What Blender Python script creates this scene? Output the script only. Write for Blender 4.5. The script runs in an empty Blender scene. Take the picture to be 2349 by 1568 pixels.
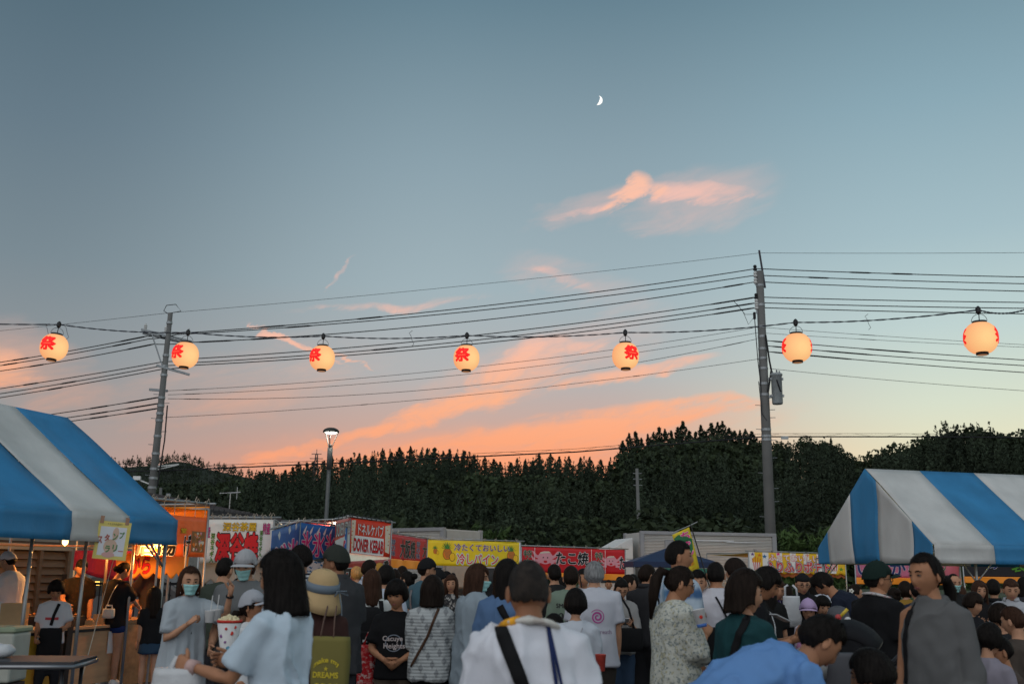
import bpy, bmesh, math, random
import numpy as np
from mathutils import Vector, Matrix, Euler
from mathutils.bvhtree import BVHTree
random.seed(7); RNG = np.random.RandomState(7)
scene = bpy.context.scene
C = scene.collection
PI = math.pi
rad = math.radians

# ------------------------------------------------------------------ camera
CAM_H = 1.55
PITCH, ROLL, FOC = rad(13.0), rad(0.7), 2284.0      # FOC: focal length for a picture 2349 wide
cam_d = bpy.data.cameras.new('camera'); cam = bpy.data.objects.new('camera', cam_d); C.objects.link(cam)
cam_d.sensor_width = 36.0; cam_d.lens = 36.0*FOC/2349.0
cam_d.clip_start = 0.05; cam_d.clip_end = 8000
CAM_R = Matrix.Rotation(rad(90)+PITCH, 4, 'X') @ Matrix.Rotation(ROLL, 4, 'Z')
cam.matrix_world = Matrix.Translation((0, 0, CAM_H)) @ CAM_R
cam_d.dof.use_dof = True; cam_d.dof.focus_distance = 17.0; cam_d.dof.aperture_fstop = 3.2
scene.camera = cam

def ray(px, py):
    return (CAM_R.to_3x3() @ Vector(((px-1174.5)/FOC, (784-py)/FOC, -1.0))).normalized()
def P(px, py, Y):
    """the point of the place seen at (px, py) of the photograph, Y metres ahead"""
    r = ray(px, py); t = Y/r.y
    return Vector((r.x*t, Y, CAM_H + r.z*t))
def azel(px, py):
    r = ray(px, py); return math.atan2(r.x, r.y), math.asin(r.z)

# ------------------------------------------------------------------ sky
def srgb(r, g, b):
    f = lambda c: (c/255/12.92 if c/255 <= .04045 else ((c/255+.055)/1.055)**2.4)
    return (f(r), f(g), f(b), 1.0)
world = bpy.data.worlds.new('World'); scene.world = world; world.use_nodes = True
wt = world.node_tree; wt.nodes.clear()
class S:
    """a socket with arithmetic"""
    nt = wt
    def __init__(s, sock): s.s = sock
    @staticmethod
    def math(op, *a, clamp=False):
        n = S.nt.nodes.new('ShaderNodeMath'); n.operation = op; n.use_clamp = clamp
        for i, x in enumerate(a):
            if isinstance(x, S): S.nt.links.new(x.s, n.inputs[i])
            else: n.inputs[i].default_value = x
        return S(n.outputs[0])
    def __add__(s, o): return S.math('ADD', s, o)
    __radd__ = __add__
    def __sub__(s, o): return S.math('SUBTRACT', s, o)
    def __rsub__(s, o): return S.math('SUBTRACT', o, s)
    def __mul__(s, o): return S.math('MULTIPLY', s, o)
    __rmul__ = __mul__
    def __truediv__(s, o): return S.math('DIVIDE', s, o)
    def smooth(s, a, b):
        n = S.nt.nodes.new('ShaderNodeMapRange'); n.interpolation_type = 'SMOOTHSTEP'
        S.nt.links.new(s.s, n.inputs[0]); n.inputs[1].default_value = a; n.inputs[2].default_value = b
        return S(n.outputs[0])
    def lin(s, a, b):
        n = S.nt.nodes.new('ShaderNodeMapRange'); n.clamp = True
        S.nt.links.new(s.s, n.inputs[0]); n.inputs[1].default_value = a; n.inputs[2].default_value = b
        return S(n.outputs[0])
def s_ramp(fac, stops):
    n = S.nt.nodes.new('ShaderNodeValToRGB'); S.nt.links.new(fac.s, n.inputs[0])
    e = n.color_ramp.elements
    while len(e) > 1: e.remove(e[-1])
    e[0].position, e[0].color = stops[0]
    for p, c in stops[1:]:
        x = e.new(p); x.color = c
    return S(n.outputs[0])
def s_mix(fac, a, b):
    n = S.nt.nodes.new('ShaderNodeMix'); n.data_type = 'RGBA'
    for i, x in ((0, fac), (6, a), (7, b)):
        if isinstance(x, S): S.nt.links.new(x.s, n.inputs[i])
        else: n.inputs[i].default_value = x
    return S(n.outputs[2])
def s_xyz(x, y, z):
    n = S.nt.nodes.new('ShaderNodeCombineXYZ')
    for i, v in enumerate((x, y, z)):
        if isinstance(v, S): S.nt.links.new(v.s, n.inputs[i])
        else: n.inputs[i].default_value = v
    return S(n.outputs[0])
def s_noise(vec, scale, detail=4, rough=.55, dist=0.0):
    n = S.nt.nodes.new('ShaderNodeTexNoise'); S.nt.links.new(vec.s, n.inputs['Vector'])
    n.inputs['Scale'].default_value = scale; n.inputs['Detail'].default_value = detail
    n.inputs['Roughness'].default_value = rough; n.inputs['Distortion'].default_value = dist
    return S(n.outputs[0])
tc = wt.nodes.new('ShaderNodeTexCoord'); sp = wt.nodes.new('ShaderNodeSeparateXYZ'); wt.links.new(tc.outputs['Generated'], sp.inputs[0])
gx, gy, gz = (S(sp.outputs[i]) for i in range(3))
AZ = S.math('ARCTAN2', gx, gy); EL = S.math('ARCSINE', gz)
elf = EL.lin(0.0, rad(60))
def column(cols):      # [(elevation in degrees, sRGB)]
    return s_ramp(elf, [(e/60.0, srgb(*c)) for e, c in cols])
cl = column([(0, (178, 150, 140)), (4, (172, 155, 149)), (7, (160, 154, 152)), (11, (142, 149, 153)), (16, (122, 138, 147)), (23, (103, 123, 136)), (32, (79, 104, 118)), (60, (62, 88, 104))])
cc = column([(0, (245, 148, 112)), (5.5, (240, 160, 126)), (8, (206, 170, 156)), (11, (180, 180, 180)), (16, (161, 179, 186)), (23, (140, 162, 173)), (32, (102, 130, 145)), (60, (74, 103, 122))])
cr = column([(0, (238, 222, 178)), (6, (234, 226, 190)), (9, (216, 224, 204)), (13, (192, 211, 209)), (18, (165, 190, 198)), (25, (138, 168, 181)), (33, (104, 134, 149)), (60, (74, 102, 119))])
wr = AZ.smooth(rad(4), rad(25)); wl = (0.0-AZ).smooth(rad(3), rad(28))
sky = s_mix(wr, s_mix(wl, cc, cl), cr)
back = S.math('ABSOLUTE', AZ).smooth(rad(60), rad(150))
sky = s_mix(back, sky, column([(0, (170, 172, 182)), (10, (160, 172, 186)), (25, (128, 152, 170)), (60, (88, 116, 134))]))
# clouds, painted on the dome by direction; streaks follow the wind
vec = s_xyz(AZ, EL, 0.0)
def field(scale, detail, ang, stretch, seed, rough=.6, dist=.4):
    c, s = math.cos(rad(ang)), math.sin(rad(ang))
    u = AZ*c + EL*s; v = EL*c - AZ*s
    return s_noise(s_xyz(u*stretch+seed, v+seed*.37, seed*.11), scale, detail, rough, dist) - 0.5
W1 = field(8.0, 4, 0, 1.0, .0)
W2 = field(8.0, 3, 0, 1.0, 5.3)
FS = field(30.0, 6, 13, .2, 2.0)            # wind-drawn streaks
FP = field(58.0, 7, 16, .32, 7.0, .68, .9)  # curdled detail
AZW = AZ + W1*.06 + FP*.03; ELW = EL + W2*.04 + FP*.016
def cloud(px, py, lx, ly, ang, k=1.0):
    """soft elongated patch round the direction of (px, py): half axes lx, ly in photo pixels, turned by ang degrees"""
    a0, e0 = azel(px, py); c, s = math.cos(rad(ang)), math.sin(rad(ang))
    ax, ay, bx, by = c*FOC/lx, s*FOC/lx, -s*FOC/ly, c*FOC/ly
    uu = AZW*ax + (ELW*ay - (a0*ax+e0*ay)); vv = AZW*bx + (ELW*by - (a0*bx+e0*by))
    return (1.0 - (uu*uu + vv*vv))*k
def gather(items):
    m = None
    for it in items:
        q = cloud(*it); m = q if m is None else S.math('MAXIMUM', m, q)
    return S.math('MAXIMUM', m, 0.0)
def lay(mask, col, k):
    global sky
    sky = s_mix(S.math('MULTIPLY', mask, k, clamp=True), sky, col)
ccol = s_ramp(elf, [(e/60, srgb(*c)) for e, c in ((0, (250, 152, 112)), (7, (254, 168, 124)), (10, (255, 182, 142)), (13, (250, 192, 168)), (18, (236, 190, 178)), (24, (242, 194, 180)))])
veil = gather([(1090, 1075, 760, 120, 4), (1350, 1000, 560, 70, 7), (1250, 830, 360, 90, 20, .8), (60, 850, 260, 110, -12, .7), (560, 880, 420, 110, 12, .5), (1330, 650, 250, 70, -14, .55), (1600, 455, 260, 85, 6, .8), (1340, 470, 180, 40, 20, .7)])
lay(S.math('MULTIPLY', veil.smooth(.0, .3), (veil*.9 + FS*1.6 + FP*.5).smooth(.0, 1.1)), ccol, .45)
dense = gather([(1330, 985, 480, 40, 7, .9), (1090, 1060, 620, 66, 5, .75), (880, 988, 430, 17, 15, .9), (1090, 918, 300, 36, 18), (1180, 850, 170, 56, 28, .9), (1300, 800, 140, 20, 12, .8), (1440, 858, 240, 24, 10, .75),
                (1500, 938, 320, 20, 4, .85), (680, 796, 140, 9, -24, .8), (800, 838, 60, 7, -28, .6), (782, 622, 70, 7, 55, .4), (1290, 632, 110, 22, -18, .45), (900, 700, 300, 14, 8, .3), (10, 850, 120, 44, -12, .55),
                (1570, 440, 215, 30, -4, .78), (1350, 470, 120, 11, 20, .6)])
lay(S.math('MULTIPLY', dense.smooth(.02, .3), (dense*.95 + FS*1.8 + FP*1.6).smooth(-.08, 1.02)), ccol, .95)
puff = gather([(1440, 438, 80, 32, 18, .95), (1474, 414, 44, 40, 60, .9), (1500, 436, 70, 24, 0, .7)])
lay(S.math('MULTIPLY', puff.smooth(.0, .3), (puff*1.1 + FP*2.2).smooth(.05, 1.0)), srgb(252, 194, 168), .95)
bg = wt.nodes.new('ShaderNodeBackground'); wt.links.new(sky.s, bg.inputs[0]); bg.inputs[1].default_value = 1.0
wo = wt.nodes.new('ShaderNodeOutputWorld'); wt.links.new(bg.outputs[0], wo.inputs[0])
world.cycles.sampling_method = 'MANUAL'; world.cycles.sample_map_resolution = 512

# soft skylight fill, added from behind the camera to brighten the crowd after sunset
dusk_fill_d = bpy.data.lights.new('sun', 'SUN'); sun = bpy.data.objects.new('sun', dusk_fill_d); C.objects.link(sun)
dusk_fill_d.energy = 1.35; dusk_fill_d.angle = rad(110); dusk_fill_d.color = (1.0, .95, .9)
sun.rotation_euler = (rad(52), 0, rad(-18))
scene.view_settings.view_transform = 'Standard'; scene.view_settings.look = 'None'
scene.view_settings.exposure = 0.0; scene.view_settings.gamma = 1.0; scene.view_settings.use_curve_mapping = False
scene.cycles.max_bounces = 6; scene.cycles.diffuse_bounces = 3; scene.cycles.glossy_bounces = 3
scene.cycles.transparent_max_bounces = 8; scene.cycles.use_denoising = True
scene.cycles.sample_clamp_indirect = 4.0

# ------------------------------------------------------------------ helpers
MATS = {}
def mat(name, col, rough=.7, metal=0.0, var=.12, vscale=6.0, bump=.0, bscale=40.0, emit=None, estr=1.0, spec=.4, stretch=(1, 1, 1), sheen=0.0):
    if name in MATS: return MATS[name]
    m = bpy.data.materials.new(name); m.use_nodes = True; MATS[name] = m
    nt = m.node_tree; b = nt.nodes['Principled BSDF']
    b.inputs['Roughness'].default_value = rough; b.inputs['Metallic'].default_value = metal
    b.inputs['Specular IOR Level'].default_value = spec
    if sheen: b.inputs['Sheen Weight'].default_value = sheen
    col = tuple(col[:3])
    tcn = nt.nodes.new('ShaderNodeTexCoord'); mp = nt.nodes.new('ShaderNodeMapping'); mp.inputs['Scale'].default_value = stretch
    nt.links.new(tcn.outputs['Object'], mp.inputs[0])
    if var > 0:
        n = nt.nodes.new('ShaderNodeTexNoise'); n.inputs['Scale'].default_value = vscale; n.inputs['Detail'].default_value = 5
        nt.links.new(mp.outputs[0], n.inputs['Vector'])
        r = nt.nodes.new('ShaderNodeValToRGB')
        r.color_ramp.elements[0].position = .3; r.color_ramp.elements[1].position = .7
        r.color_ramp.elements[0].color = (*[max(0, c*(1-var)) for c in col], 1)
        r.color_ramp.elements[1].color = (*[min(1, c*(1+var)) for c in col], 1)
        nt.links.new(n.outputs[0], r.inputs[0]); nt.links.new(r.outputs[0], b.inputs['Base Color'])
    else: b.inputs['Base Color'].default_value = (*col, 1)
    if bump > 0:
        n2 = nt.nodes.new('ShaderNodeTexNoise'); n2.inputs['Scale'].default_value = bscale; n2.inputs['Detail'].default_value = 4
        nt.links.new(mp.outputs[0], n2.inputs['Vector'])
        bp = nt.nodes.new('ShaderNodeBump'); bp.inputs['Strength'].default_value = bump; bp.inputs['Distance'].default_value = .02
        nt.links.new(n2.outputs[0], bp.inputs['Height']); nt.links.new(bp.outputs[0], b.inputs['Normal'])
    if emit:
        b.inputs['Emission Color'].default_value = (*emit[:3], 1); b.inputs['Emission Strength'].default_value = estr
        m.cycles.emission_sampling = 'NONE'
    return m
class MB:
    """collects geometry, links it as ONE mesh object"""
    def __init__(s): s.v = []; s.f = []; s.mi = []; s.n = 0
    def add(s, v, f, mi=0):
        v = np.asarray(v, float); s.v.append(v)
        for q in f: s.f.append(tuple(int(i)+s.n for i in q)); s.mi.append(mi)
        s.n += len(v); return s
    def box(s, c, d, R=None, mi=0):
        x, y, z = (np.asarray(d, float)/2)
        v = np.array([(-x, -y, -z), (x, -y, -z), (x, y, -z), (-x, y, -z), (-x, -y, z), (x, -y, z), (x, y, z), (-x, y, z)])
        if R is not None: v = v @ np.array(R.to_3x3()).T
        return s.add(v + np.asarray(c, float), [(0, 3, 2, 1), (4, 5, 6, 7), (0, 1, 5, 4), (1, 2, 6, 5), (2, 3, 7, 6), (3, 0, 4, 7)], mi)
    def bar(s, a, b, w, h=None, mi=0):
        a, b = Vector(a), Vector(b); d = b-a
        q = d.to_track_quat('Y', 'Z').to_matrix()
        return s.box((a+b)/2, (w, d.length, h or w), q, mi)
    def tube(s, pts, r, n=8, mi=0, ref=None, cap=True):
        v, f = tube(pts, r, n, ref, cap); return s.add(v, f, mi)
    def lathe(s, prof, c=(0, 0, 0), n=20, mi=0, R=None):
        v = []; k = len(prof)
        for r, z in prof:
            for i in range(n):
                a = 2*PI*i/n; v.append((r*math.cos(a), r*math.sin(a), z))
        v = np.array(v)
        if R is not None: v = v @ np.array(R.to_3x3()).T
        f = [(i*n+j, i*n+(j+1) % n, (i+1)*n+(j+1) % n, (i+1)*n+j) for i in range(k-1) for j in range(n)]
        f += [tuple(reversed(range(n))), tuple(range((k-1)*n, k*n))]
        return s.add(v+np.asarray(c, float), f, mi)
    def mesh(s, name, mats, smooth=False):
        me = bpy.data.meshes.new(name)
        v = np.concatenate(s.v) if s.v else np.zeros((0, 3))
        me.from_pydata(v.tolist(), [], s.f)
        for m in (mats if isinstance(mats, (list, tuple)) else [mats]): me.materials.append(m)
        if len(me.materials) > 1: me.polygons.foreach_set('material_index', s.mi)
        if smooth: me.polygons.foreach_set('use_smooth', [True]*len(me.polygons))
        return me
    def build(s, name, mats, parent=None, smooth=False, M=None):
        return link(name, s.mesh(name, mats, smooth), parent, M)
def link(name, me, parent=None, M=None):
    o = bpy.data.objects.new(name, me); C.objects.link(o)
    if M is not None: o.matrix_local = M
    if parent is not None: o.parent = parent
    return o
def tube(pts, r, n=8, ref=None, cap=True):
    """tube along pts; r: one radius, a list, or a list of (side, front) half axes measured along ref"""
    pts = [np.asarray(p, float) for p in pts]; k = len(pts)
    rr = [r]*k if np.isscalar(r) else list(r)
    rr = [(x, x) if np.isscalar(x) else x for x in rr]
    up = None; V = []
    for i in range(k):
        t = pts[min(i+1, k-1)] - pts[max(i-1, 0)]; t = t/(np.linalg.norm(t)+1e-9)
        if up is None:
            up = np.asarray(ref, float) if ref is not None else (np.array((0, 0, 1.)) if abs(t[2]) < .9 else np.array((1., 0, 0)))
        a = up - t*up.dot(t); a /= np.linalg.norm(a)+1e-9; b = np.cross(t, a)
        if ref is None: up = a
        for j in range(n):
            an = 2*PI*j/n; V.append(pts[i] + a*math.cos(an)*rr[i][0] + b*math.sin(an)*rr[i][1])
    F = [(i*n+j, i*n+(j+1) % n, (i+1)*n+(j+1) % n, (i+1)*n+j) for i in range(k-1) for j in range(n)]
    if cap: F += [tuple(reversed(range(n))), tuple(range((k-1)*n, k*n))]
    return np.array(V), F
def tag(o, label, cat, group=None, kind=None):
    if label: o['label'] = label
    if cat: o['category'] = cat
    if group: o['group'] = group
    if kind: o['kind'] = kind
    return o
def thing(name, loc, label, cat, group=None, rz=0.0):
    o = bpy.data.objects.new(name, None); C.objects.link(o); o.empty_display_size = .2
    o.location = loc; o.rotation_euler = (0, 0, rz)
    return tag(o, label, cat, group)
def struct(o): o['kind'] = 'structure'; return o
def copy_tree(root, loc, rz=None, scale=None, label=None):
    r = root.copy(); C.objects.link(r); r.location = loc
    if rz is not None: r.rotation_euler = (0, 0, rz)
    if scale is not None: r.scale = scale
    if label: r['label'] = label
    for ch in list(root.children):
        c = ch.copy(); C.objects.link(c); c.parent = r
        for g in list(ch.children):
            d = g.copy(); C.objects.link(d); d.parent = c
    return r
# lattice noise for numpy arrays
_PERM = np.random.RandomState(11).rand(64, 64, 64)
def vnoise(p):
    p = np.asarray(p, float); i = np.floor(p).astype(int); f = p-i; f = f*f*(3-2*f)
    o = 0
    for dx in (0, 1):
        for dy in (0, 1):
            for dz in (0, 1):
                w = (f[:, 0] if dx else 1-f[:, 0])*(f[:, 1] if dy else 1-f[:, 1])*(f[:, 2] if dz else 1-f[:, 2])
                o = o + w*_PERM[(i[:, 0]+dx) % 64, (i[:, 1]+dy) % 64, (i[:, 2]+dz) % 64]
    return o*2-1
def sstep(x, a, b):
    t = np.clip((np.asarray(x, float)-a)/(b-a), 0, 1); return t*t*(3-2*t)
# lettering: the font's outlines are swept on a fine grid, thickened like brush or block letters, and laid out as strips
_TXT = {}; _RAS = {}
GR_ = 72
def glyph_mask(body):
    if body in _RAS: return _RAS[body]
    cu = bpy.data.curves.new('lettering', 'FONT'); cu.body = body; cu.resolution_u = 3
    o = bpy.data.objects.new('lettering', cu); C.objects.link(o)
    me = bpy.data.meshes.new_from_object(o.evaluated_get(bpy.context.evaluated_depsgraph_get()))
    bpy.data.objects.remove(o); bpy.data.curves.remove(cu)
    me.calc_loop_triangles(); v = np.array([q.co[:2] for q in me.vertices]); T_ = [tuple(t.vertices) for t in me.loop_triangles]; bpy.data.meshes.remove(me)
    pad = .16; lo = v.min(0)-pad; hi = v.max(0)+pad; n = np.ceil((hi-lo)*GR_).astype(int)
    M = np.zeros((n[1], n[0]), bool)
    for t in T_:
        p = (v[list(t)]-lo)*GR_-.5; a, b = np.floor(p.min(0)).astype(int), np.ceil(p.max(0)).astype(int)+1
        a = np.maximum(a, 0); b = np.minimum(b, n)
        if (b <= a).any(): continue
        X, Y = np.meshgrid(np.arange(a[0], b[0]), np.arange(a[1], b[1]))
        d = [(p[(k+1) % 3, 0]-p[k, 0])*(Y-p[k, 1])-(p[(k+1) % 3, 1]-p[k, 1])*(X-p[k, 0]) for k in range(3)]
        M[a[1]:b[1], a[0]:b[0]] |= ((d[0] >= 0) & (d[1] >= 0) & (d[2] >= 0)) | ((d[0] <= 0) & (d[1] <= 0) & (d[2] <= 0))
    _RAS[body] = (M, lo); return _RAS[body]
def text_geo(body, offset=0.0, cuts=0):
    key = (body, offset)
    if key in _TXT: return _TXT[key]
    M, lo = glyph_mask(body); r = offset*GR_
    if r > .3:
        q = int(math.ceil(r)); D = np.zeros_like(M)
        for dy in range(-q, q+1):
            for dx in range(-q, q+1):
                if dx*dx+dy*dy <= r*r+.5: D |= np.roll(np.roll(M, dy, 0), dx, 1)
        M = D
    V, F = [], []; h = 1.0/GR_; mx = 9
    prev = {}
    for y in range(M.shape[0]):
        row = np.diff(np.concatenate([[0], M[y].astype(np.int8), [0]])); a, b = np.where(row == 1)[0], np.where(row == -1)[0]
        for x0, x1 in zip(a, b):
            k = max(1, int(math.ceil((x1-x0)/mx)))
            for j in range(k):
                u0, u1 = lo[0]+(x0+(x1-x0)*j/k)*h, lo[0]+(x0+(x1-x0)*(j+1)/k)*h; z0, z1 = lo[1]+y*h, lo[1]+(y+1)*h; n = len(V)
                V += [(u0, z0, 0), (u1, z0, 0), (u1, z1, 0), (u0, z1, 0)]; F.append((n, n+1, n+2, n+3))
    _TXT[key] = (np.array(V), F); return _TXT[key]
def fit_text(body, box, offset=0.0, base=None, cuts=0, skew=0.0, vertical=False):
    """lettering fitted to box=(u0, v0, u1, v1); base: offset whose bounds fill the box (so outlines line up)"""
    if vertical: body = '\n'.join(body)
    v, f = text_geo(body, offset, cuts); b, _ = text_geo(body, base if base is not None else offset, 0)
    lo, hi = b.min(0), b.max(0)
    u0, v0, u1, v1 = box
    o = np.zeros_like(v)
    o[:, 0] = u0+(v[:, 0]-lo[0])/(hi[0]-lo[0])*(u1-u0)
    t = (v[:, 1]-lo[1])/(hi[1]-lo[1])
    o[:, 1] = v0+t*(v1-v0); o[:, 0] += skew*(t-.5)*(v1-v0)
    return o, f
def cut_poly(pts, step):
    """outline -> triangles no bigger than step, so that it can follow a wavy cloth"""
    bm = bmesh.new(); f = bm.faces.new([bm.verts.new((x, y, 0)) for x, y in pts]); bmesh.ops.triangulate(bm, faces=[f])
    for ax in (0, 1):
        q = [p[ax] for p in pts]; lo, hi = min(q), max(q); k = int((hi-lo)/step)
        for j in range(1, k+1):
            co = [0, 0, 0]; no = [0, 0, 0]; co[ax] = lo+(hi-lo)*j/(k+1); no[ax] = 1
            bmesh.ops.bisect_plane(bm, geom=bm.verts[:]+bm.edges[:]+bm.faces[:], plane_co=co, plane_no=no)
    bm.verts.index_update(); v = np.array([x.co[:] for x in bm.verts]); F = [tuple(x.index for x in q.verts) for q in bm.faces]; bm.free(); return v, F
def blob(seed, n=28, rx=1, ry=1, jit=.0):
    """closed outline as one n-gon in the plane"""
    r = np.random.RandomState(seed)
    a = np.linspace(0, 2*PI, n, endpoint=False); q = 1+jit*r.uniform(-1, 1, n)
    return np.stack([np.cos(a)*rx*q, np.sin(a)*ry*q, a*0], 1), [tuple(range(n))]
# ------------------------------------------------------------------ ground
asphalt = mat('asphalt', (.055, .055, .058), .9, var=.35, vscale=3.0, bump=.35, bscale=160)
earth = mat('earth', (.05, .06, .03), .95, var=.4, vscale=.05)
g = MB(); g.add([(-2500, -400, -.03), (2500, -400, -.03), (2500, 4000, -.03), (-2500, 4000, -.03)], [(0, 1, 2, 3)])
struct(g.build('ground', earth))
g = MB(); nx, ny = 60, 50
V = [(-60+120*i/nx, -12+76*j/ny, 0) for j in range(ny+1) for i in range(nx+1)]
V = np.array(V); V[:, 2] = .006+.006*vnoise(V*.35)
g.add(V, [(j*(nx+1)+i, j*(nx+1)+i+1, (j+1)*(nx+1)+i+1, (j+1)*(nx+1)+i) for j in range(ny) for i in range(nx)])
struct(g.build('asphalt_lot', asphalt, smooth=True))
# grass verge behind the stalls
verge = mat('verge_grass', (.05, .085, .03), .95, var=.5, vscale=1.2)
mb = MB(); r = np.random.RandomState(3)
for _ in range(9000):
    x, y = r.uniform(-55, 60), r.uniform(45, 60); h = r.uniform(.25, .9); a = r.uniform(0, PI); w = .05
    mb.add([(x-w*math.cos(a), y-w*math.sin(a), 0), (x+w*math.cos(a), y+w*math.sin(a), 0), (x+r.uniform(-.2, .2), y, h)], [(0, 1, 2)])
tag(mb.build('verge_grass', verge), None, None, kind='stuff')

# ------------------------------------------------------------------ hills and forest
def interp(tab, x):
    return float(np.interp(x, [t[0] for t in tab], [t[1] for t in tab]))
RIDGE = [(-700, 1040), (0, 1066), (190, 1084), (300, 1092), (430, 1092), (560, 1078), (620, 1072), (680, 1066), (720, 1059), (760, 1049), (800, 1041), (860, 1034), (920, 1029), (980, 1022), (1040, 1031), (1100, 1037), (1130, 1049), (1160, 1056), (1200, 1047), (1260, 1044), (1340, 1051), (1412, 1053), (1422, 1040), (1432, 1002), (1460, 994), (1500, 989), (1560, 974), (1600, 981), (1660, 970), (1690, 986), (1720, 997), (1760, 1002), (1800, 1002), (1850, 996), (1890, 997), (1920, 1012), (1950, 1032), (1990, 1042), (2010, 1018), (2060, 1008), (2100, 998), (2130, 978), (2180, 962), (2230, 960), (2280, 972), (2310, 982), (2400, 976), (3100, 960)]
DIST = [(-700, 290), (0, 290), (560, 330), (1415, 330), (1440, 262), (1990, 255), (2010, 215), (3100, 205)]
FAR = [(-500, 1030), (0, 1035), (190, 1042), (250, 1051), (320, 1046), (370, 1043), (400, 1034), (430, 1036), (470, 1051), (540, 1066), (590, 1078), (700, 1090), (900, 1110)]
hill_mat = mat('hill_soil', (.014, .019, .010), .95, var=.4, vscale=.03)
D0 = 135.0
def hill_pt(px, s, ridge, dist, th, d0):
    dr = interp(dist, px) if isinstance(dist, list) else dist
    top = P(px, interp(ridge, px), dr); zt = max(top.z-th, 3)
    d = d0+(dr-d0)*s; q = top.x/top.y
    return Vector((q*d, d, zt*(s**1.25) if s <= 1 else zt*max(0, 1-(s-1)*1.6)))
def hill(name, ridge, dist, x0, x1, th, d0):
    mb = MB(); nx, ns = 120, 18
    ss = [1.7*j/ns for j in range(ns+1)]
    V = [hill_pt(x0+(x1-x0)*i/nx, s, ridge, dist, th, d0) for s in ss for i in range(nx+1)]
    mb.add([tuple(v-Vector((0, 0, .2))) for v in V], [(j*(nx+1)+i, j*(nx+1)+i+1, (j+1)*(nx+1)+i+1, (j+1)*(nx+1)+i) for j in range(ns) for i in range(nx)])
    return struct(mb.build(name, hill_mat, smooth=True))
hill('hill', RIDGE, DIST, -700, 3100, 11.0, D0)
hill('hill', FAR, 560.0, -500, 900, 2.6, 330.0)

leaf_d = mat('cedar_foliage', (.031, .043, .026), .85, var=.65, vscale=.07, spec=.15)
leaf_m = mat('broadleaf_foliage', (.030, .043, .020), .8, var=.6, vscale=.1, spec=.2)
leaf_b = mat('bamboo_foliage', (.055, .092, .026), .75, var=.45, vscale=.5, spec=.2)
bark = mat('bark', (.05, .04, .03), .95, var=.3, vscale=2.0)
def quads(c, sz, r, droop=0.3, asp=.55):
    """leaf clumps: one bent quad round every centre"""
    n = len(c); a = r.uniform(0, 2*PI, n); t = r.uniform(-.9, .9, n)
    u = np.stack([np.cos(a)*np.cos(t), np.sin(a)*np.cos(t), np.sin(t)-droop], 1)
    w = r.normal(size=(n, 3)); w -= u*(w*u).sum(1)[:, None]; w /= np.linalg.norm(w, axis=1)[:, None]+1e-9
    s = (sz*r.uniform(.6, 1.4, n))[:, None]
    V = np.stack([c-u*s, c+w*s*asp, c+u*s, c-w*s*asp], 1).reshape(-1, 3)
    return V, np.arange(4*n).reshape(n, 4)
def cedar_geo(seed, n, H=16.0, R=2.7, lo=.12, big=1.0):
    r = np.random.RandomState(seed); h = lo+(1-lo)*r.rand(n)**.85
    lay_ = .72+.28*np.sin(h*46+r.rand()*6)                     # loose whorls of boughs
    rr = R*(1-h)**.66*(.35+.65*r.rand(n)**.5)*lay_; a = r.uniform(0, 2*PI, n)
    lop = 1+.25*np.cos(a-r.uniform(0, 6))
    c = np.stack([np.cos(a)*rr*lop, np.sin(a)*rr*lop, h*H+r.uniform(-.2, .2, n)], 1)
    return quads(c, (.28+.42*(1-h))*big, r, .35)
def broad_geo(seed, n, H=12.0, R=4.5, lobes=9, sz=.55):
    r = np.random.RandomState(seed); cs = []
    for k in range(lobes):
        a = r.uniform(0, 2*PI); d = R*.62*r.rand()**.5; z = H*(.42+.45*r.rand())*(1-.25*d/R)
        q = R*r.uniform(.32, .52); m = n//lobes
        v = r.normal(size=(m, 3)); v /= np.linalg.norm(v, axis=1)[:, None]; v *= (q*(.55+.45*r.rand(m)**.4))[:, None]
        v[:, 2] *= .75; cs.append(v+np.array([math.cos(a)*d, math.sin(a)*d, z]))
    c = np.concatenate(cs); return quads(c, np.full(len(c), sz), r, .1, .7)
def raw_mesh(name, V, F, m):
    me = bpy.data.meshes.new(name); nv, nf = len(V), len(F)
    me.vertices.add(nv); me.vertices.foreach_set('co', np.asarray(V, np.float32).ravel())
    me.loops.add(nf*4); me.loops.foreach_set('vertex_index', np.asarray(F, np.int32).ravel())
    me.polygons.add(nf); me.polygons.foreach_set('loop_start', np.arange(0, nf*4, 4, dtype=np.int32))
    me.update(calc_edges=True); me.materials.append(m); return me
def forest(name, protos, spots, m):
    Vs, Fs, n = [], [], 0; r = np.random.RandomState(5)
    for (x, y, z, s) in spots:
        V, F = protos[r.randint(len(protos))]; a = r.uniform(0, 2*PI); c, d = math.cos(a), math.sin(a)
        w = np.stack([V[:, 0]*c-V[:, 1]*d, V[:, 0]*d+V[:, 1]*c, V[:, 2]*r.uniform(.9, 1.1)], 1)*s+np.array([x, y, z])
        Vs.append(w); Fs.append(F+n); n += len(V)
    o = link(name, raw_mesh(name, np.concatenate(Vs), np.concatenate(Fs), m)); o['kind'] = 'stuff'; return o
r = np.random.RandomState(21)
ced, bro, bam = [], [], []
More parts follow.
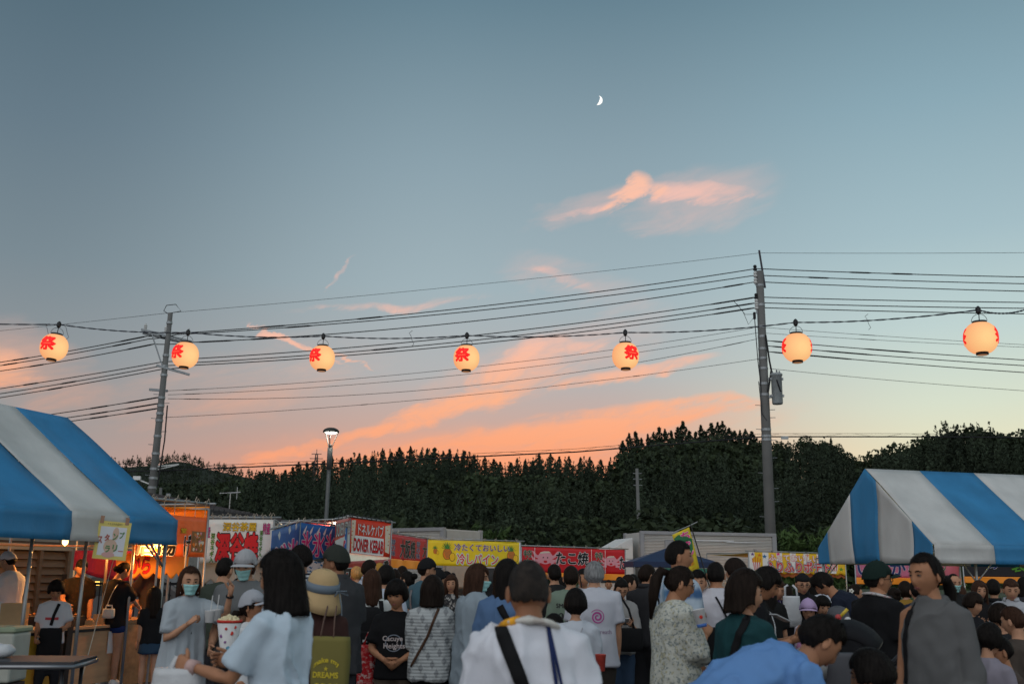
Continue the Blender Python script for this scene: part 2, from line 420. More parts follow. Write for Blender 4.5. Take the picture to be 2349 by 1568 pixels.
for _ in range(4300):
    px = r.uniform(-420, 2800); s = r.uniform(.02, .985)**.75
    v = hill_pt(px, s, RIDGE, DIST, 11.0, D0)
    nz = vnoise([[v.x*.022, v.y*.022, 3.3]])[0]
    tp = P(px, interp(RIDGE, px), interp(DIST, px)); room = CAM_H+(tp.z-CAM_H)/tp.y*v.y-v.z-r.uniform(.2, 3.0)     # keep under the ridge line seen from the lot
    if s < .16 or nz > .28 or (px > 1960 and nz > -.35) or (px < 560 and s > .3 and nz > -.2):
        k = min(r.uniform(.55, 1.0)*(.75 if s < .2 else 1), room/11.5)
        if k > .2: bro.append((v.x, v.y, v.z, k))
    else:
        k = min(r.uniform(.62, .98)*(1 if s > .5 else .85), room/16)
        if k > .2: ced.append((v.x, v.y, v.z-.3, k))
for _ in range(260):                                          # bright bamboo and scrub along the foot of the hill
    px = r.uniform(-100, 2500); v = hill_pt(px, r.uniform(.0, .05), RIDGE, DIST, 13.0, D0)
    bam.append((v.x, v.y-r.uniform(0, 6), max(0, v.z-.3), r.uniform(.5, 1.0)))
forest('cedar_forest', [cedar_geo(k, 130) for k in range(5)], ced, leaf_d)
forest('broadleaf_forest', [broad_geo(40+k, 130, sz=.64) for k in range(5)], bro, leaf_m)
def bamboo_geo(seed, n, H=5.0):
    r = np.random.RandomState(seed); k = 9; cs = []
    for _ in range(k):
        a, d = r.uniform(0, 2*PI), r.uniform(0, 1.6); h = H*r.uniform(.6, 1.1); m = n//k
        t = r.rand(m)**.7; lean = r.uniform(.2, .8)
        cs.append(np.stack([math.cos(a)*(d+lean*t**2)+r.normal(0, .22, m), math.sin(a)*(d+lean*t**2)+r.normal(0, .22, m), t*h], 1))
    c = np.concatenate(cs); return quads(c, np.full(len(c), .3), r, .45, .35)
forest('bamboo_scrub', [bamboo_geo(70+k, 240) for k in range(4)], bam, leaf_b)
farc = []
for _ in range(3000):
    px = r.uniform(-200, 800); s = r.uniform(.25, 1.0)**.6
    v = hill_pt(px, s, FAR, 560.0, 2.6, 330.0); farc.append((v.x, v.y, v.z-1.0, r.uniform(.18, .30)))
forest('far_cedar_forest', [cedar_geo(90+k, 26, 16, 6.0, .1, 3.6) for k in range(4)], farc, leaf_d)

# trees that stand out against the sky, one by one
def trunk_mesh(H, r0, seed, limbs=0):
    rr = np.random.RandomState(seed); mb = MB()
    pts = [(rr.uniform(-.1, .1)*t*H*.1, rr.uniform(-.1, .1)*t*H*.1, H*t) for t in (0, .25, .5, .75, 1)]
    mb.tube(pts, [r0, r0*.85, r0*.65, r0*.42, r0*.12], 7)
    for _ in range(limbs):
        a = rr.uniform(0, 2*PI); t = rr.uniform(.3, .6); b = np.array([0, 0, H*t]); L = H*rr.uniform(.25, .42)
        e = b+np.array([math.cos(a)*L, math.sin(a)*L, L*.8])
        mb.tube([b, (b+e)/2+np.array([0, 0, -.1*L]), e], [r0*.5, r0*.32, r0*.08], 5)
    return mb.mesh('trunk', bark, True)
CED = []
for k in range(4):
    V, F = cedar_geo(200+k, 760, 16, 3.5, .15); CED.append((raw_mesh('crown', V, F, leaf_d), trunk_mesh(15.5, .28, k)))
def plant(name, px, py, d, H0, meshes, label, cat, group, r, sx=1.0, H=None, hill_ref=True):
    """stands so that its tip is seen at (px, py)"""
    tip = P(px, py, d); h = H or H0; s = h/H0
    t = thing(name, (tip.x, d, tip.z-h), label, cat, group, r.uniform(0, 6))
    t.scale = (s*sx, s*sx, s)
    link('crown', meshes[0], t); link('trunk', meshes[1], t)
    return t
r = np.random.RandomState(31)
x = 596
while x < 1410:
    plant('cedar_tree', x, interp(RIDGE, x)-r.uniform(-12, 7), 329+r.uniform(-3, 8), 16, CED[r.randint(4)], 'dark cedar in the ridge-top row of the long middle hill', 'tree', 'cedars along the ridge of the middle hill', r, r.uniform(1.0, 1.6)); x += r.uniform(13, 27)
x = 1428
while x < 1725:
    plant('cedar_tree', x, interp(RIDGE, x)-r.uniform(-14, 10), 261+r.uniform(-3, 6), 16, CED[r.randint(4)], 'tall cedar in the dense clump left of the pole with the transformer', 'tree', 'cedars in the tall clump', r, r.uniform(.9, 1.5)); x += r.uniform(10, 16)
BRO = []
for k in range(4):
    V, F = broad_geo(300+k, 1500, 11, 4.6, 13, .34); BRO.append((raw_mesh('crown', V, F, leaf_m), trunk_mesh(8.5, .3, 40+k, 7)))
for (px, py, d, H, sx) in [(1742, 994, 256, 11, .8), (1790, 996, 256, 11, .85), (1852, 990, 255, 13, .9), (1893, 994, 255, 12, .85), (1930, 1016, 252, 11, .9), (1968, 1036, 250, 10, .9)]:
    plant('broadleaf_tree', px, py, d, 11, BRO[r.randint(4)], 'broadleaf tree on the saddle right of the pole with the transformer', 'tree', 'broadleaf trees on the saddle', r, sx, H)
for (px, py, d, H, sx) in [(2022, 1010, 212, 12, .9), (2080, 1000, 211, 13, 1.0), (2140, 972, 210, 15, 1.05), (2192, 955, 208, 17, 1.2), (2246, 957, 208, 17, 1.15), (2300, 976, 210, 15, 1.0), (2352, 972, 208, 16, 1.1)]:
    plant('broadleaf_tree', px, py, d, 11, BRO[r.randint(4)], 'big round-crowned tree on the hilltop above the right striped tent', 'tree', 'big trees above the right tent', r, sx, H)
BUSH = []
for k in range(3):
    V, F = broad_geo(400+k, 1700, 6, 3.6, 12, .22); BUSH.append((raw_mesh('crown', V, F, leaf_m), trunk_mesh(4.5, .2, 60+k, 5)))
plant('round_tree', 905, 1178, 68, 6, BUSH[0], 'pale round-crowned tree behind the left silver truck roof', 'tree', None, r, 1.1, 6)
plant('round_tree', 2000, 1165, 66, 6, BUSH[1], 'dark leafy tree right of the big pole, behind the right tent peak', 'tree', None, r, 1.3, 6.5)
plant('round_tree', 1590, 1150, 69, 6, BUSH[2], 'dark round tree behind the long silver truck', 'tree', None, r, 1.3, 6.5)
V, F = bamboo_geo(500, 1400, 5.5); BAMB = (raw_mesh('crown', V, F, leaf_b), trunk_mesh(4.5, .05, 80))
for (px, py, d, lab) in [(1085, 1208, 66, 'light green bamboo clump right of the left silver truck'), (1140, 1216, 66, 'feathery bamboo clump above the yellow pineapple banner'), (1830, 1212, 64, 'bright bamboo clump just right of the big utility pole'), (1872, 1216, 64, 'bright bamboo clump touching the right tent corner')]:
    plant('bamboo_clump', px, py, d, 5.5, BAMB, lab, 'bamboo', 'bamboo clumps at the foot of the hill', r, 1.0, 5.0)

# steel pylon far off on the ridge
steel = mat('pylon_steel', (.10, .08, .075), .6, .4, var=.1)
top = P(727, 1030, 300); py = thing('pylon', (top.x, 300, top.z-14), 'tiny lattice pylon standing on the ridge left of the street lamp', 'pylon')
mb = MB()
for sx in (-1, 1):
    for sy in (-1, 1): mb.bar((sx*1.1, sy*1.1, 0), (sx*.25, sy*.25, 12.5), .16)
for z in range(0, 12, 2):
    w, w2 = 1.1-.068*z, 1.1-.068*(z+2)
    for s in (-1, 1): mb.bar((-s*w, -w, z), (s*w2, -w2, z+2), .12); mb.bar((-w, -s*w, z), (-w2, s*w2, z+2), .12)
mb.bar((0, 0, 12.4), (0, 0, 14), .16); mb.build('tower', steel, py)
mb = MB()
for z, w in ((9.5, 2.4), (11.2, 2.0), (12.6, 1.5)): mb.bar((-w, 0, z), (w, 0, z), .2)
mb.build('crossarm', steel, py)

# ------------------------------------------------------------------ building behind the stalls
tile = mat('roof_tile', (.045, .04, .042), .6, var=.25, vscale=1.5, bump=.3, bscale=12, stretch=(1, 8, 8))
wallm = mat('house_wall', (.22, .19, .15), .9, var=.12, vscale=2)
eave = mat('eave_wood', (.10, .075, .05), .8, var=.2, vscale=3)
hs = thing('house', P(500, 1312, 40)*1.0, 'low house with dark tiled hip roofs behind the stalls on the left', 'house')
hs.location.z = 0; hl = Vector(hs.location)
A = P(215, 1113, 40.5); B = P(527, 1153, 48); A.z = B.z = 4.7
E1, E2 = P(150, 1160, 27), P(690, 1206, 39); E1.z = E2.z = 3.15
dirv = (E2-E1).normalized(); nrm = Vector((-dirv.y, dirv.x, 0))
wd = (B-E2).dot(nrm)
E3 = E2+nrm*2*wd; E4 = E1+nrm*2*wd
Bx = E2+nrm*wd-dirv*3.2; Bx.z = 4.7; Ax = E1+nrm*wd; Ax.z = 4.7
L = lambda v: tuple(v-hl)
mb = MB(); th = Vector((0, 0, .18))
pts = [E1, E2, E3, E4, Ax, Bx]
mb.add([L(p) for p in pts]+[L(p-th) for p in pts[:4]], [(0, 1, 5, 4), (1, 2, 5), (2, 3, 4, 5), (6, 9, 8, 7), (0, 6, 7, 1), (1, 7, 8, 2), (2, 8, 9, 3), (3, 9, 6, 0), (0, 4, 3)])
rf = mb.build('roof', tile, hs)
mb = MB()                                                       # courses of tiles, each lip a little proud
for k in range(1, 12):
    t = k/12; a = E1.lerp(Ax, t); b = E2.lerp(Bx, t); mb.bar(L(a+Vector((0, 0, .03))), L(b+Vector((0, 0, .03))), .05, .05)
    b2 = E3.lerp(Bx, t); mb.bar(L(b+Vector((0, 0, .03))), L(b2+Vector((0, 0, .03))), .05, .05)
mb.bar(L(Ax+Vector((0, 0, .1))), L(Bx+Vector((0, 0, .1))), .3, .22); mb.bar(L(Bx+Vector((0, 0, .06))), L(E2+Vector((0, 0, .06))), .22, .16)
mb.build('ridge_tile', tile, rf)
mb = MB(); rr_ = np.random.RandomState(8)
for row in (.22, .42):
    for k in range(26):
        t = .25+.75*k/26; a = E1.lerp(E2, t).lerp(Ax.lerp(Bx, t), row)+Vector((0, 0, .14)); mb.box(L(a), (.14, .05, .09))
sg = mb.build('snow_guard', mat('guard_metal', (.06, .06, .06), .5, .3), rf); sg['kind'] = 'stuff'
mb = MB(); ins = .7
Q = [E1+nrm*ins+dirv*ins, E2+nrm*ins-dirv*ins, E3-nrm*ins-dirv*ins, E4-nrm*ins+dirv*ins]
mb.add([L(Vector((q.x, q.y, 0))) for q in Q]+[L(Vector((q.x, q.y, 3.0))) for q in Q], [(0, 1, 5, 4), (1, 2, 6, 5), (2, 3, 7, 6), (3, 0, 4, 7)])
wl_ = mb.build('wall', wallm, hs)
for k in range(3):
    c = E1.lerp(E2, .35+.22*k)+nrm*(ins-.02); c.z = 1.5
    w_ = MB(); w_.box(L(c), (1.7, .06, 1.2), Matrix.Rotation(math.atan2(dirv.y, dirv.x), 3, 'Z')); fr = w_.build('window', mat('window_frame', (.3, .3, .3), .5, .3), wl_)
mb = MB(); mb.bar(L(E1-Vector((0, 0, .3))), L(E2-Vector((0, 0, .3))), .14, .2); mb.bar(L(E2-Vector((0, 0, .3))), L(E3-Vector((0, 0, .3))), .14, .2); mb.build('eave', eave, hs)
# tv aerial on the ridge
ab = P(527, 1154, 46); an = thing('tv_aerial', (ab.x, ab.y, ab.z), 'thin TV aerial on the dark house roof', 'aerial')
alu = mat('aluminium', (.45, .45, .46), .4, .8, var=.05)
mb = MB(); mb.tube([(0, 0, -.3), (0, 0, .5)], .02, 6); mb.build('mast', alu, an)
mb = MB(); mb.bar((-.5, 0, .45), (.45, 0, .52), .03)
for k in range(6): mb.bar((-.4+.14*k, -.2, .47), (-.4+.14*k, .2, .47), .015)
mb.bar((.3, 0, .2), (.3, 0, .75), .02); mb.build('yagi', alu, an)

# ------------------------------------------------------------------ utility poles
conc = mat('pole_concrete', (.135, .135, .13), .85, var=.14, vscale=1.2, bump=.1, bscale=30)
galv = mat('galvanised', (.30, .32, .33), .5, .6, var=.15, vscale=5)
porc = mat('porcelain', (.55, .55, .53), .3, var=.04)
blackp = mat('black_polymer', (.012, .012, .013), .6, var=0)
cablem = mat('cable_black', (.008, .008, .01), .7, var=0)
def upole(name, bx, by, d, tpx, tpy, r0, r1, label):
    top = P(tpx, tpy, d); base = P(bx, by, d)
    lean = (top.x-base.x)/(top.z-base.z)
    x0 = base.x-lean*base.z
    t = thing(name, (x0, d, 0), label, 'utility pole')
    h = top.z; mb = MB(); mb.tube([(0, 0, 0), (lean*h/2, 0, h/2), (lean*h, 0, h)], [r0, (r0+r1)/2, r1], 18); mb.build('shaft', conc, t, True)
    return t, (lambda z: Vector((x0+lean*z, d, z))), (lambda z: Vector((lean*z, 0, z))), h
def insul(mb, c, h=.3, r=.07, R=None):
    prof = [(r*.4, 0)]
    for k in range(3): prof += [(r, h*(.1+.27*k)), (r, h*(.2+.27*k)), (r*.6, h*(.27+.27*k))]
    prof += [(r*.5, h)]
    mb.lathe(prof, c, 10, R=R)
PD = 42.0
p1, P1w, P1l, h1 = upole('utility_pole', 346, 1150, PD, 391, 718, .20, .10, 'leaning concrete utility pole with crossarms left of the street lamp')
p2, P2w, P2l, h2 = upole('utility_pole', 1767, 1215, PD, 1742, 622, .24, .16, 'tall concrete utility pole with a grey transformer can')
def band(parent, f, z, r): mb = MB(); mb.lathe([(r, -.05), (r, .05)], f(z), 16); mb.build('band', galv, parent)
zof = lambda px, py: P(px, py, PD).z
# left pole furniture
mb = MB(); z = zof(385, 770); mb.bar(P1l(z)+Vector((-1.0, -.5, .15)), P1l(z)+Vector((.9, .45, -.15)), .09, .09); mb.bar(P1l(z-.1)+Vector((-1.0, -.28, .15)), P1l(z-.1)+Vector((.9, .65, -.15)), .09, .09); mb.bar(P1l(z-1.6), P1l(z)+Vector((-.6, -.3, 0)), .05, .05); mb.build('crossarm', galv, p1)
mb = MB(); z = zof(380, 845); mb.bar(P1l(z)+Vector((-.3, -.2, .1)), P1l(z)+Vector((1.0, .3, -.2)), .09, .09); mb.build('crossarm', galv, p1)
mb = MB(); z = zof(365, 895); mb.bar(P1l(z)+Vector((-.5, -.2, 0)), P1l(z)+Vector((.2, .1, 0)), .1, .1); mb.build('crossarm', galv, p1)
mb = MB(); z = zof(352, 1070); mb.bar(P1l(z), P1l(z)+Vector((1.05, -.1, .1)), .07, .05); mb.bar(P1l(z-.15), P1l(z)+Vector((1.0, -.1, .08)), .04, .04); mb.build('bracket', mat('pale_metal', (.5, .52, .5), .5, .3), p1)
for k, dx in enumerate((-.85, -.1, .75)):
    mb = MB(); insul(mb, P1l(zof(385, 766))+Vector((dx, dx*.5, .05))); mb.build('insulator', porc, p1)
mb = MB(); c = P1l(h1); mb.tube([c+Vector((0, 0, -.1)), c+Vector((-.3, 0, .1)), c+Vector((-.2, 0, .35)), c+Vector((.2, 0, .4)), c+Vector((.45, 0, .1)), c], .018, 5); mb.build('top_loop', cablem, p1)
for py_ in (740, 815, 840, 860, 912, 930, 948, 964, 1000, 1040, 1075, 1096, 1118): z = zof(375-(py_-750)*.08, py_); band(p1, P1l, z, .125+.09*(1-z/h1))
for k, py_ in enumerate((905, 925, 960, 990, 1020, 1050, 1090)):
    z = zof(370, py_); s = 1 if k % 2 else -1; mb = MB(); mb.tube([P1l(z), P1l(z)+Vector((s*.36, 0, .02))], .014, 5); mb.build('step_bolt', galv, p1)
mb = MB(); mb.tube([P1l(zof(370, 930))+Vector((.32, -.12, 0)), P1l(zof(362, 1010))+Vector((.36, -.14, 0)), P1l(zof(352, 1120))+Vector((.26, -.2, 0))], .03, 6); mb.build('riser_cable', cablem, p1)
mb = MB(); mb.box(P1l(zof(343, 1108))+Vector((-.62, -.15, .2)), (.3, .12, .16)); mb.bar(P1l(zof(343, 1112)), P1l(zof(343, 1108))+Vector((-.6, -.1, .15)), .05); mb.build('floodlight', mat('lamp_white', (.7, .7, .68), .4), p1)
# right pole furniture
mb = MB(); zt = zof(1748, 574); mb.bar(P2l(zof(1750, 660))+Vector((.22, 0, 0)), Vector((P2l(h2).x+.03, 0, zt)), .07, .07); mb.build('mast_head', mat('dark_steel', (.04, .04, .05), .5, .5), p2)
for py_ in (616, 631, 646, 681, 694, 705):
    mb = MB(); c = P2l(zof(1740, py_))+Vector((-.2, -.05, -.12)); mb.lathe([(.04, 0), (.09, .04), (.09, .1), (.05, .14), (.085, .18), (.06, .26)], c, 10); mb.build('insulator', blackp if py_ in (616, 681) else porc, p2)
mb = MB(); mb.bar(P2l(zof(1738, 655))+Vector((-.2, -.05, 0)), P2l(zof(1738, 610))+Vector((-.2, -.05, 0)), .05); mb.bar(P2l(zof(1738, 720))+Vector((-.2, -.05, 0)), P2l(zof(1738, 676))+Vector((-.2, -.05, 0)), .05); mb.build('insulator_rack', galv, p2)
mb = MB(); c = P2l(zof(1730, 725))+Vector((-.32, -.1, 0)); mb.box(c, (.1, .1, .3)); mb.tube([c+Vector((0, 0, -.15)), c+Vector((.06, 0, -2.0)), c+Vector((.2, 0, -3.9))], .02, 5); mb.tube([c+Vector((.05, 0, -2.9)), c+Vector((.12, -.05, -4.3)), c+Vector((.3, -.1, -4.6))], .016, 5); mb.build('dropper', cablem, p2)
c = P2l(zof(1756, 895)); tr = MB(); tc_ = Vector((.52, -.25, 0))
zb, ztp = zof(1781, 929)-0, zof(1781, 860)
tr.lathe([(.20, zb), (.225, zb+.05), (.225, ztp-.1), (.26, ztp-.08), (.26, ztp), (.2, ztp+.03)], (c.x+tc_.x-.05, tc_.y, 0), 20)
to = tr.build('transformer', mat('transformer_paint', (.30, .33, .34), .5, .2, var=.12, vscale=4), p2, True)
mb = MB()
for k in range(3):
    a = 2*PI*k/3+.4; insul(mb, Vector((c.x+tc_.x-.05+.17*math.cos(a), tc_.y+.17*math.sin(a), ztp)), .16, .04)
mb.bar((c.x, 0, ztp-.2), (c.x+tc_.x, tc_.y, ztp-.2), .09, .12); mb.bar((c.x, 0, zb+.35), (c.x+tc_.x, tc_.y, zb+.35), .09, .12)
for q in (.24, -.24): mb.box((c.x+tc_.x-.05+q, tc_.y-.02, ztp-.22), (.08, .1, .1)); mb.box((c.x+tc_.x-.05+q, tc_.y-.02, zb+.36), (.08, .1, .1))
mb.build('fitting', galv, to)
mb = MB(); mb.tube([(c.x+tc_.x-.1, tc_.y-.23, ztp-.3), (c.x+tc_.x-.02, tc_.y-.25, ztp-.6), (c.x+tc_.x+.06, tc_.y-.24, zb+.5)], .03, 6); mb.build('lead', cablem, to)
for py_ in (655, 700, 750, 772, 800, 822, 845, 880, 905, 985, 1000, 1008): z = zof(1748, py_); band(p2, P2l, z, .17+.09*(1-z/h2))
for k, py_ in enumerate((930, 940, 958, 985, 1010, 1050, 1085, 1120, 1150, 1185)):
    z = zof(1755, py_); s = 1 if k % 3 else -1; mb = MB(); mb.tube([P2l(z), P2l(z)+Vector((s*.42, 0, .02))], .014, 5); mb.build('step_bolt', galv, p2)
mb = MB(); mb.tube([P2l(zof(1748, 770))+Vector((.1, -.2, 0)), P2l(zof(1750, 830))+Vector((.22, -.2, 0)), P2l(zof(1752, 850))+Vector((.28, -.2, 0)), P2l(zof(1752, 900))+Vector((.1, -.24, 0))], .04, 6); mb.build('riser_cable', cablem, p2)
mb = MB(); mb.tube([P2l(zof(1744, 705))+Vector((-1.25, -.2, .25)), P2l(zof(1744, 716))+Vector((-.85, -.2, 0)), P2l(zof(1744, 735))+Vector((-.6, -.1, -.2)), P2l(zof(1744, 726))+Vector((-.3, -.1, 0))], .012, 4)
mb.tube([P2l(zof(1744, 700))+Vector((-1.1, -.2, 0)), P2l(zof(1744, 724))+Vector((-.75, -.2, 0)), P2l(zof(1744, 722))+Vector((-.3, -.1, 0))], .012, 4); mb.build('jumper', cablem, p2)
mb = MB(); mb.box(P2l(zof(1795, 1004))+Vector((.75, -.1, .0)), (.3, .05, .14)); mb.build('tag_plate', mat('plate_pale', (.4, .42, .42), .5), p2)
# small pole far behind
sp_, SPw, SPl, hsp = upole('utility_pole', 1466, 1222, 78, 1461, 1074, .15, .12, 'small slim utility pole behind the silver truck front')
for py_ in (1085, 1098, 1112): z = P(1462, py_, 78).z; mb = MB(); mb.bar(SPl(z)+Vector((-.32, 0, 0)), SPl(z)+Vector((.36, 0, 0)), .035); mb.build('crossarm', galv, sp_)
lp_, LPw, LPl, hlp = upole('utility_pole', 367, 1160, 44, 369, 1118, .07, .06, 'short metal post beside the foot of the leaning pole')
mb = MB(); mb.box((.15, 0, hlp-.5), (.16, .16, .5)); mb.build('box', galv, lp_)

# ------------------------------------------------------------------ overhead cables
def cable(pts, r, label, group, name='power_cable', lumps=()):
    """pts: (px, py, distance, sag to the next point in px) -> a sagging cable run over the poles"""
    W = []; k = len(pts)
    for i in range(k-1):
        a, b = pts[i], pts[i+1]; A_, B_ = P(*a[:3]), P(*b[:3]); sg = a[3]*A_.lerp(B_, .5).y/FOC if len(a) > 3 else 0
        n = 24
        for j in range(n+(i == k-2)):
            t = j/n; w = A_.lerp(B_, t); w.z -= sg*4*t*(1-t); W.append(w)
    c0 = W[len(W)//2].copy(); mb = MB(); mb.tube([w-c0 for w in W], r, 6)
    for (px, ln) in lumps:
        # sleeve where the cable is seen at px
        j = min(range(len(W)), key=lambda q: abs(((cam.matrix_world.inverted() @ W[q]).x/-(cam.matrix_world.inverted() @ W[q]).z)*FOC+1174.5-px))
        j = max(1, min(len(W)-2, j)); d_ = (W[j+1]-W[j-1]).normalized(); mb.tube([W[j]-c0-d_*ln*.5, W[j]-c0-d_*ln*.35, W[j]-c0+d_*ln*.35, W[j]-c0+d_*ln*.5], [r, r*1.7, r*1.7, r], 6)
    o = mb.build(name, cablem, None, True); o.location = c0
    return tag(o, label, 'cable', group)
GP = 'power cables strung along the utility poles'
T, K = .009, .021
cable([(-300, 787, 49, 2), (391, 717, 42, 7), (1745, 580, 42, 4), (2900, 572, 41)], T, 'topmost thin wire over both tall poles', GP)
cable([(-300, 866, 49, 10), (335, 771, 42, 2), (398, 765, 42, 17), (1735, 616, 42, 7), (2900, 640, 41)], K, 'highest thick black cable, just under the topmost wire', GP, lumps=((60, 1.2), (290, 1.6), (620, 1.3), (850, 1.2), (1950, 1), (2050, 1)))
cable([(-300, 874, 49, 10), (342, 777, 42, 2), (405, 767, 42, 17), (1735, 631, 42, 7), (2900, 656, 41)], K, 'second thick cable of the upper three', GP, lumps=((30, 1), (270, 1.2), (680, 1.2), (1900, 1)))
cable([(-300, 882, 49, 12), (352, 789, 42, 2), (440, 785, 42, 22), (1735, 646, 42, 7), (2900, 675, 41)], K, 'lowest thick cable of the upper three', GP, lumps=((90, 1), (320, 1.6), (500, 1.6), (580, 1.2), (1700, 1)))
cable([(-300, 930, 49, 6), (377, 829, 42, 2), (450, 822, 42, 18), (1737, 681, 42, 6), (2900, 694, 41)], K, 'top cable of the middle three, behind the lanterns', GP, lumps=((1680, 2.2), (80, 1)))
cable([(-300, 944, 49, 6), (375, 838, 42, 2), (450, 831, 42, 18), (1737, 694, 42, 6), (2900, 708, 41)], K, 'centre cable of the middle three, behind the lanterns', GP, lumps=((1665, 2), (150, 1), (860, 1.2)))
cable([(-300, 954, 49, 6), (374, 846, 42, 2), (450, 837, 42, 18), (1737, 705, 42, 6), (2900, 722, 41)], K, 'bottom cable of the middle three, behind the lanterns', GP, lumps=((1690, 2), (140, 1)))
cable([(381, 896, 42, 22), (1727, 752, 42)], T*1.1, 'highest of four thin lines between the tall poles', GP, lumps=((400, .8),))
cable([(385, 905, 42, 26), (1738, 763, 42)], T*1.1, 'second of four thin lines between the tall poles', GP, lumps=((430, .8),))
cable([(385, 914, 42, 42), (1737, 777, 42)], T*1.2, 'third of four thin lines between the tall poles', GP, lumps=((410, .8), (1690, 1)))
cable([(378, 957, 42, 18), (1740, 823, 42)], T*1.1, 'lowest thin line between the tall poles, carrying two small weights', GP, lumps=((836, .35), (1478, .35)))
for i, y in enumerate((912, 926, 937)):
    cable([(-60, (973, 985, 992)[i], 46.5, 3), (357, y, 42)], K*.95, ('upper', 'centre', 'lower')[i]+' of three thick drop cables ending at the left pole above the blue tent', GP, lumps=((318, 1.6), (340, 1.4), (235, 1.2)))
for i, (a, b) in enumerate(((751, 800), (764, 805))):
    cable([(1757, a, 42, 7), (2900, b+(14 if i == 0 else 8), 41)], T, ('upper', 'lower')[i]+' of two thin lines right of the transformer pole', GP, lumps=((2005, .8),))
for i, (a, b) in enumerate(((781, 852), (793, 866), (806, 884))):
    cable([(1760, a, 42, 8), (2900, b, 41)], K*.9, ('highest', 'middle', 'lowest')[i]+' of three cables leaving the transformer pole rightwards', GP, lumps=((1782, 1.4), (2020-60*i, 2.2)))
cable([(1765, 845, 42, 10), (2900, 925, 41)], T*1.1, 'thin stay wire leaving the pole just above the transformer', GP)
# communication line with its spiral hanger, low across the hill
def spiral_line():
    pts = [(-200, 1082, 46), (352, 1080, 42), (740, 1063, 42), (1320, 1036, 42), (1752, 1001, 42), (2050, 1001, 42), (2900, 1006, 41)]
    W = []
    for a, b in zip(pts[:-1], pts[1:]):
        A_, B_ = P(*a), P(*b); W += [A_.lerp(B_, j/12) for j in range(12)]
    W.append(P(*pts[-1])); c0 = W[len(W)//2].copy(); mb = MB(); mb.tube([w-c0 for w in W], .028, 6)
    mb.tube([w-c0+Vector((0, 0, .13)) for w in W], .009, 5)
    H_ = []
    for a, b in zip(W[:-1], W[1:]):
        m = max(1, int((b-a).length/.16))
        for j in range(m):
            w = a.lerp(b, j/m); H_.append(w)
    S_ = [w-c0+Vector((0, .07*math.cos(i*.55), .065+.07*math.sin(i*.55))) for i, w in enumerate(H_)]
    mb.tube(S_, .006, 3)
    o = mb.build('communication_cable', cablem, None, True); o.location = c0
    tag(o, 'low cable with a spiral hanger crossing in front of the hills', 'cable', GP)
spiral_line()

# ------------------------------------------------------------------ street lamp
lb = P(747, 1210, 32); lt = P(760, 981, 32); lean = (lt.x-lb.x)/(lt.z-lb.z); lx = lb.x-lean*lb.z
lamp = thing('street_lamp', (lx, 32, 0), 'lit street lamp with a domed head on a slim grey post', 'street lamp')
zz = lambda py: P(755, py, 32).z
LL = lambda z, dx=0, dy=0: Vector((lean*z+dx, dy, z))
lampgrey = mat('lamp_post_paint', (.085, .09, .09), .5, .3, var=.08)
mb = MB(); zm = zz(1075); mb.tube([LL(0), LL(zm)], .062, 14); mb.tube([LL(zm), LL(zz(1026))], .085, 14); mb.build('post', lampgrey, lamp, True)
dk = mat('lamp_head_paint', (.035, .04, .035), .5, .2, var=.05)
zc = zz(990); mb = MB(); cc_ = LL(zc); mb.lathe([(.255, -.02), (.26, .03), (.22, .08), (.13, .125), (.0, .14)], cc_, 24); mb.build('head', dk, lamp, True)
for k in range(3):
    a = 2*PI*k/3+.5; mb = MB(); mb.bar(LL(zz(1026), .05*math.cos(a), .05*math.sin(a)), LL(zc, .235*math.cos(a), .235*math.sin(a)), .03, .02); mb.build('arm', lampgrey, lamp)
mb = MB(); mb.lathe([(.0, -.06), (.14, -.055), (.2, -.025), (.2, -.015)], cc_, 20); mb.build('lens', mat('lamp_lens', (.9, .95, .9), .3, emit=(1, 1, .86), estr=5.0, var=0), lamp, True)
mb = MB(); mb.lathe([(.06, 0), (.045, .12), (.02, .14)], LL(zz(1028)), 14); mb.build('socket', lampgrey, lamp, True)
pl = bpy.data.lights.new('street_lamp_light', 'POINT'); pl.energy = 25; pl.color = (1, .96, .82); pl.shadow_soft_size = .12
po = bpy.data.objects.new('bulb', pl); C.objects.link(po); po.parent = lamp; po.location = LL(zc-.14)

# ------------------------------------------------------------------ moon: the sunlit part of its sphere
mc = P(1371, 231, 3000); Rm = 21.5/2/FOC*mc.length*1.0
mb = MB(); n1, n2 = 24, 8; Vm = []
for i in range(n1+1):
    th_ = PI*i/n1
    for j in range(n2+1):
        ph = rad(0)+(rad(62))*j/n2
        Vm.append((Rm*math.sin(th_)*math.cos(ph), -Rm*math.sin(th_)*math.sin(ph), Rm*math.cos(th_)))
mb.add(Vm, [(i*(n2+1)+j, i*(n2+1)+j+1, (i+1)*(n2+1)+j+1, (i+1)*(n2+1)+j) for i in range(n1) for j in range(n2)])
mo = mb.build('moon', mat('moon_surface', (.8, .8, .78), .9, emit=(1, .98, .94), estr=1.0, var=.0), None, True); mo.location = mc
mo.rotation_euler = Euler((0, rad(14), math.atan2(-mc.x, mc.y)))
tag(mo, 'thin white crescent moon alone in the blue sky', 'moon')
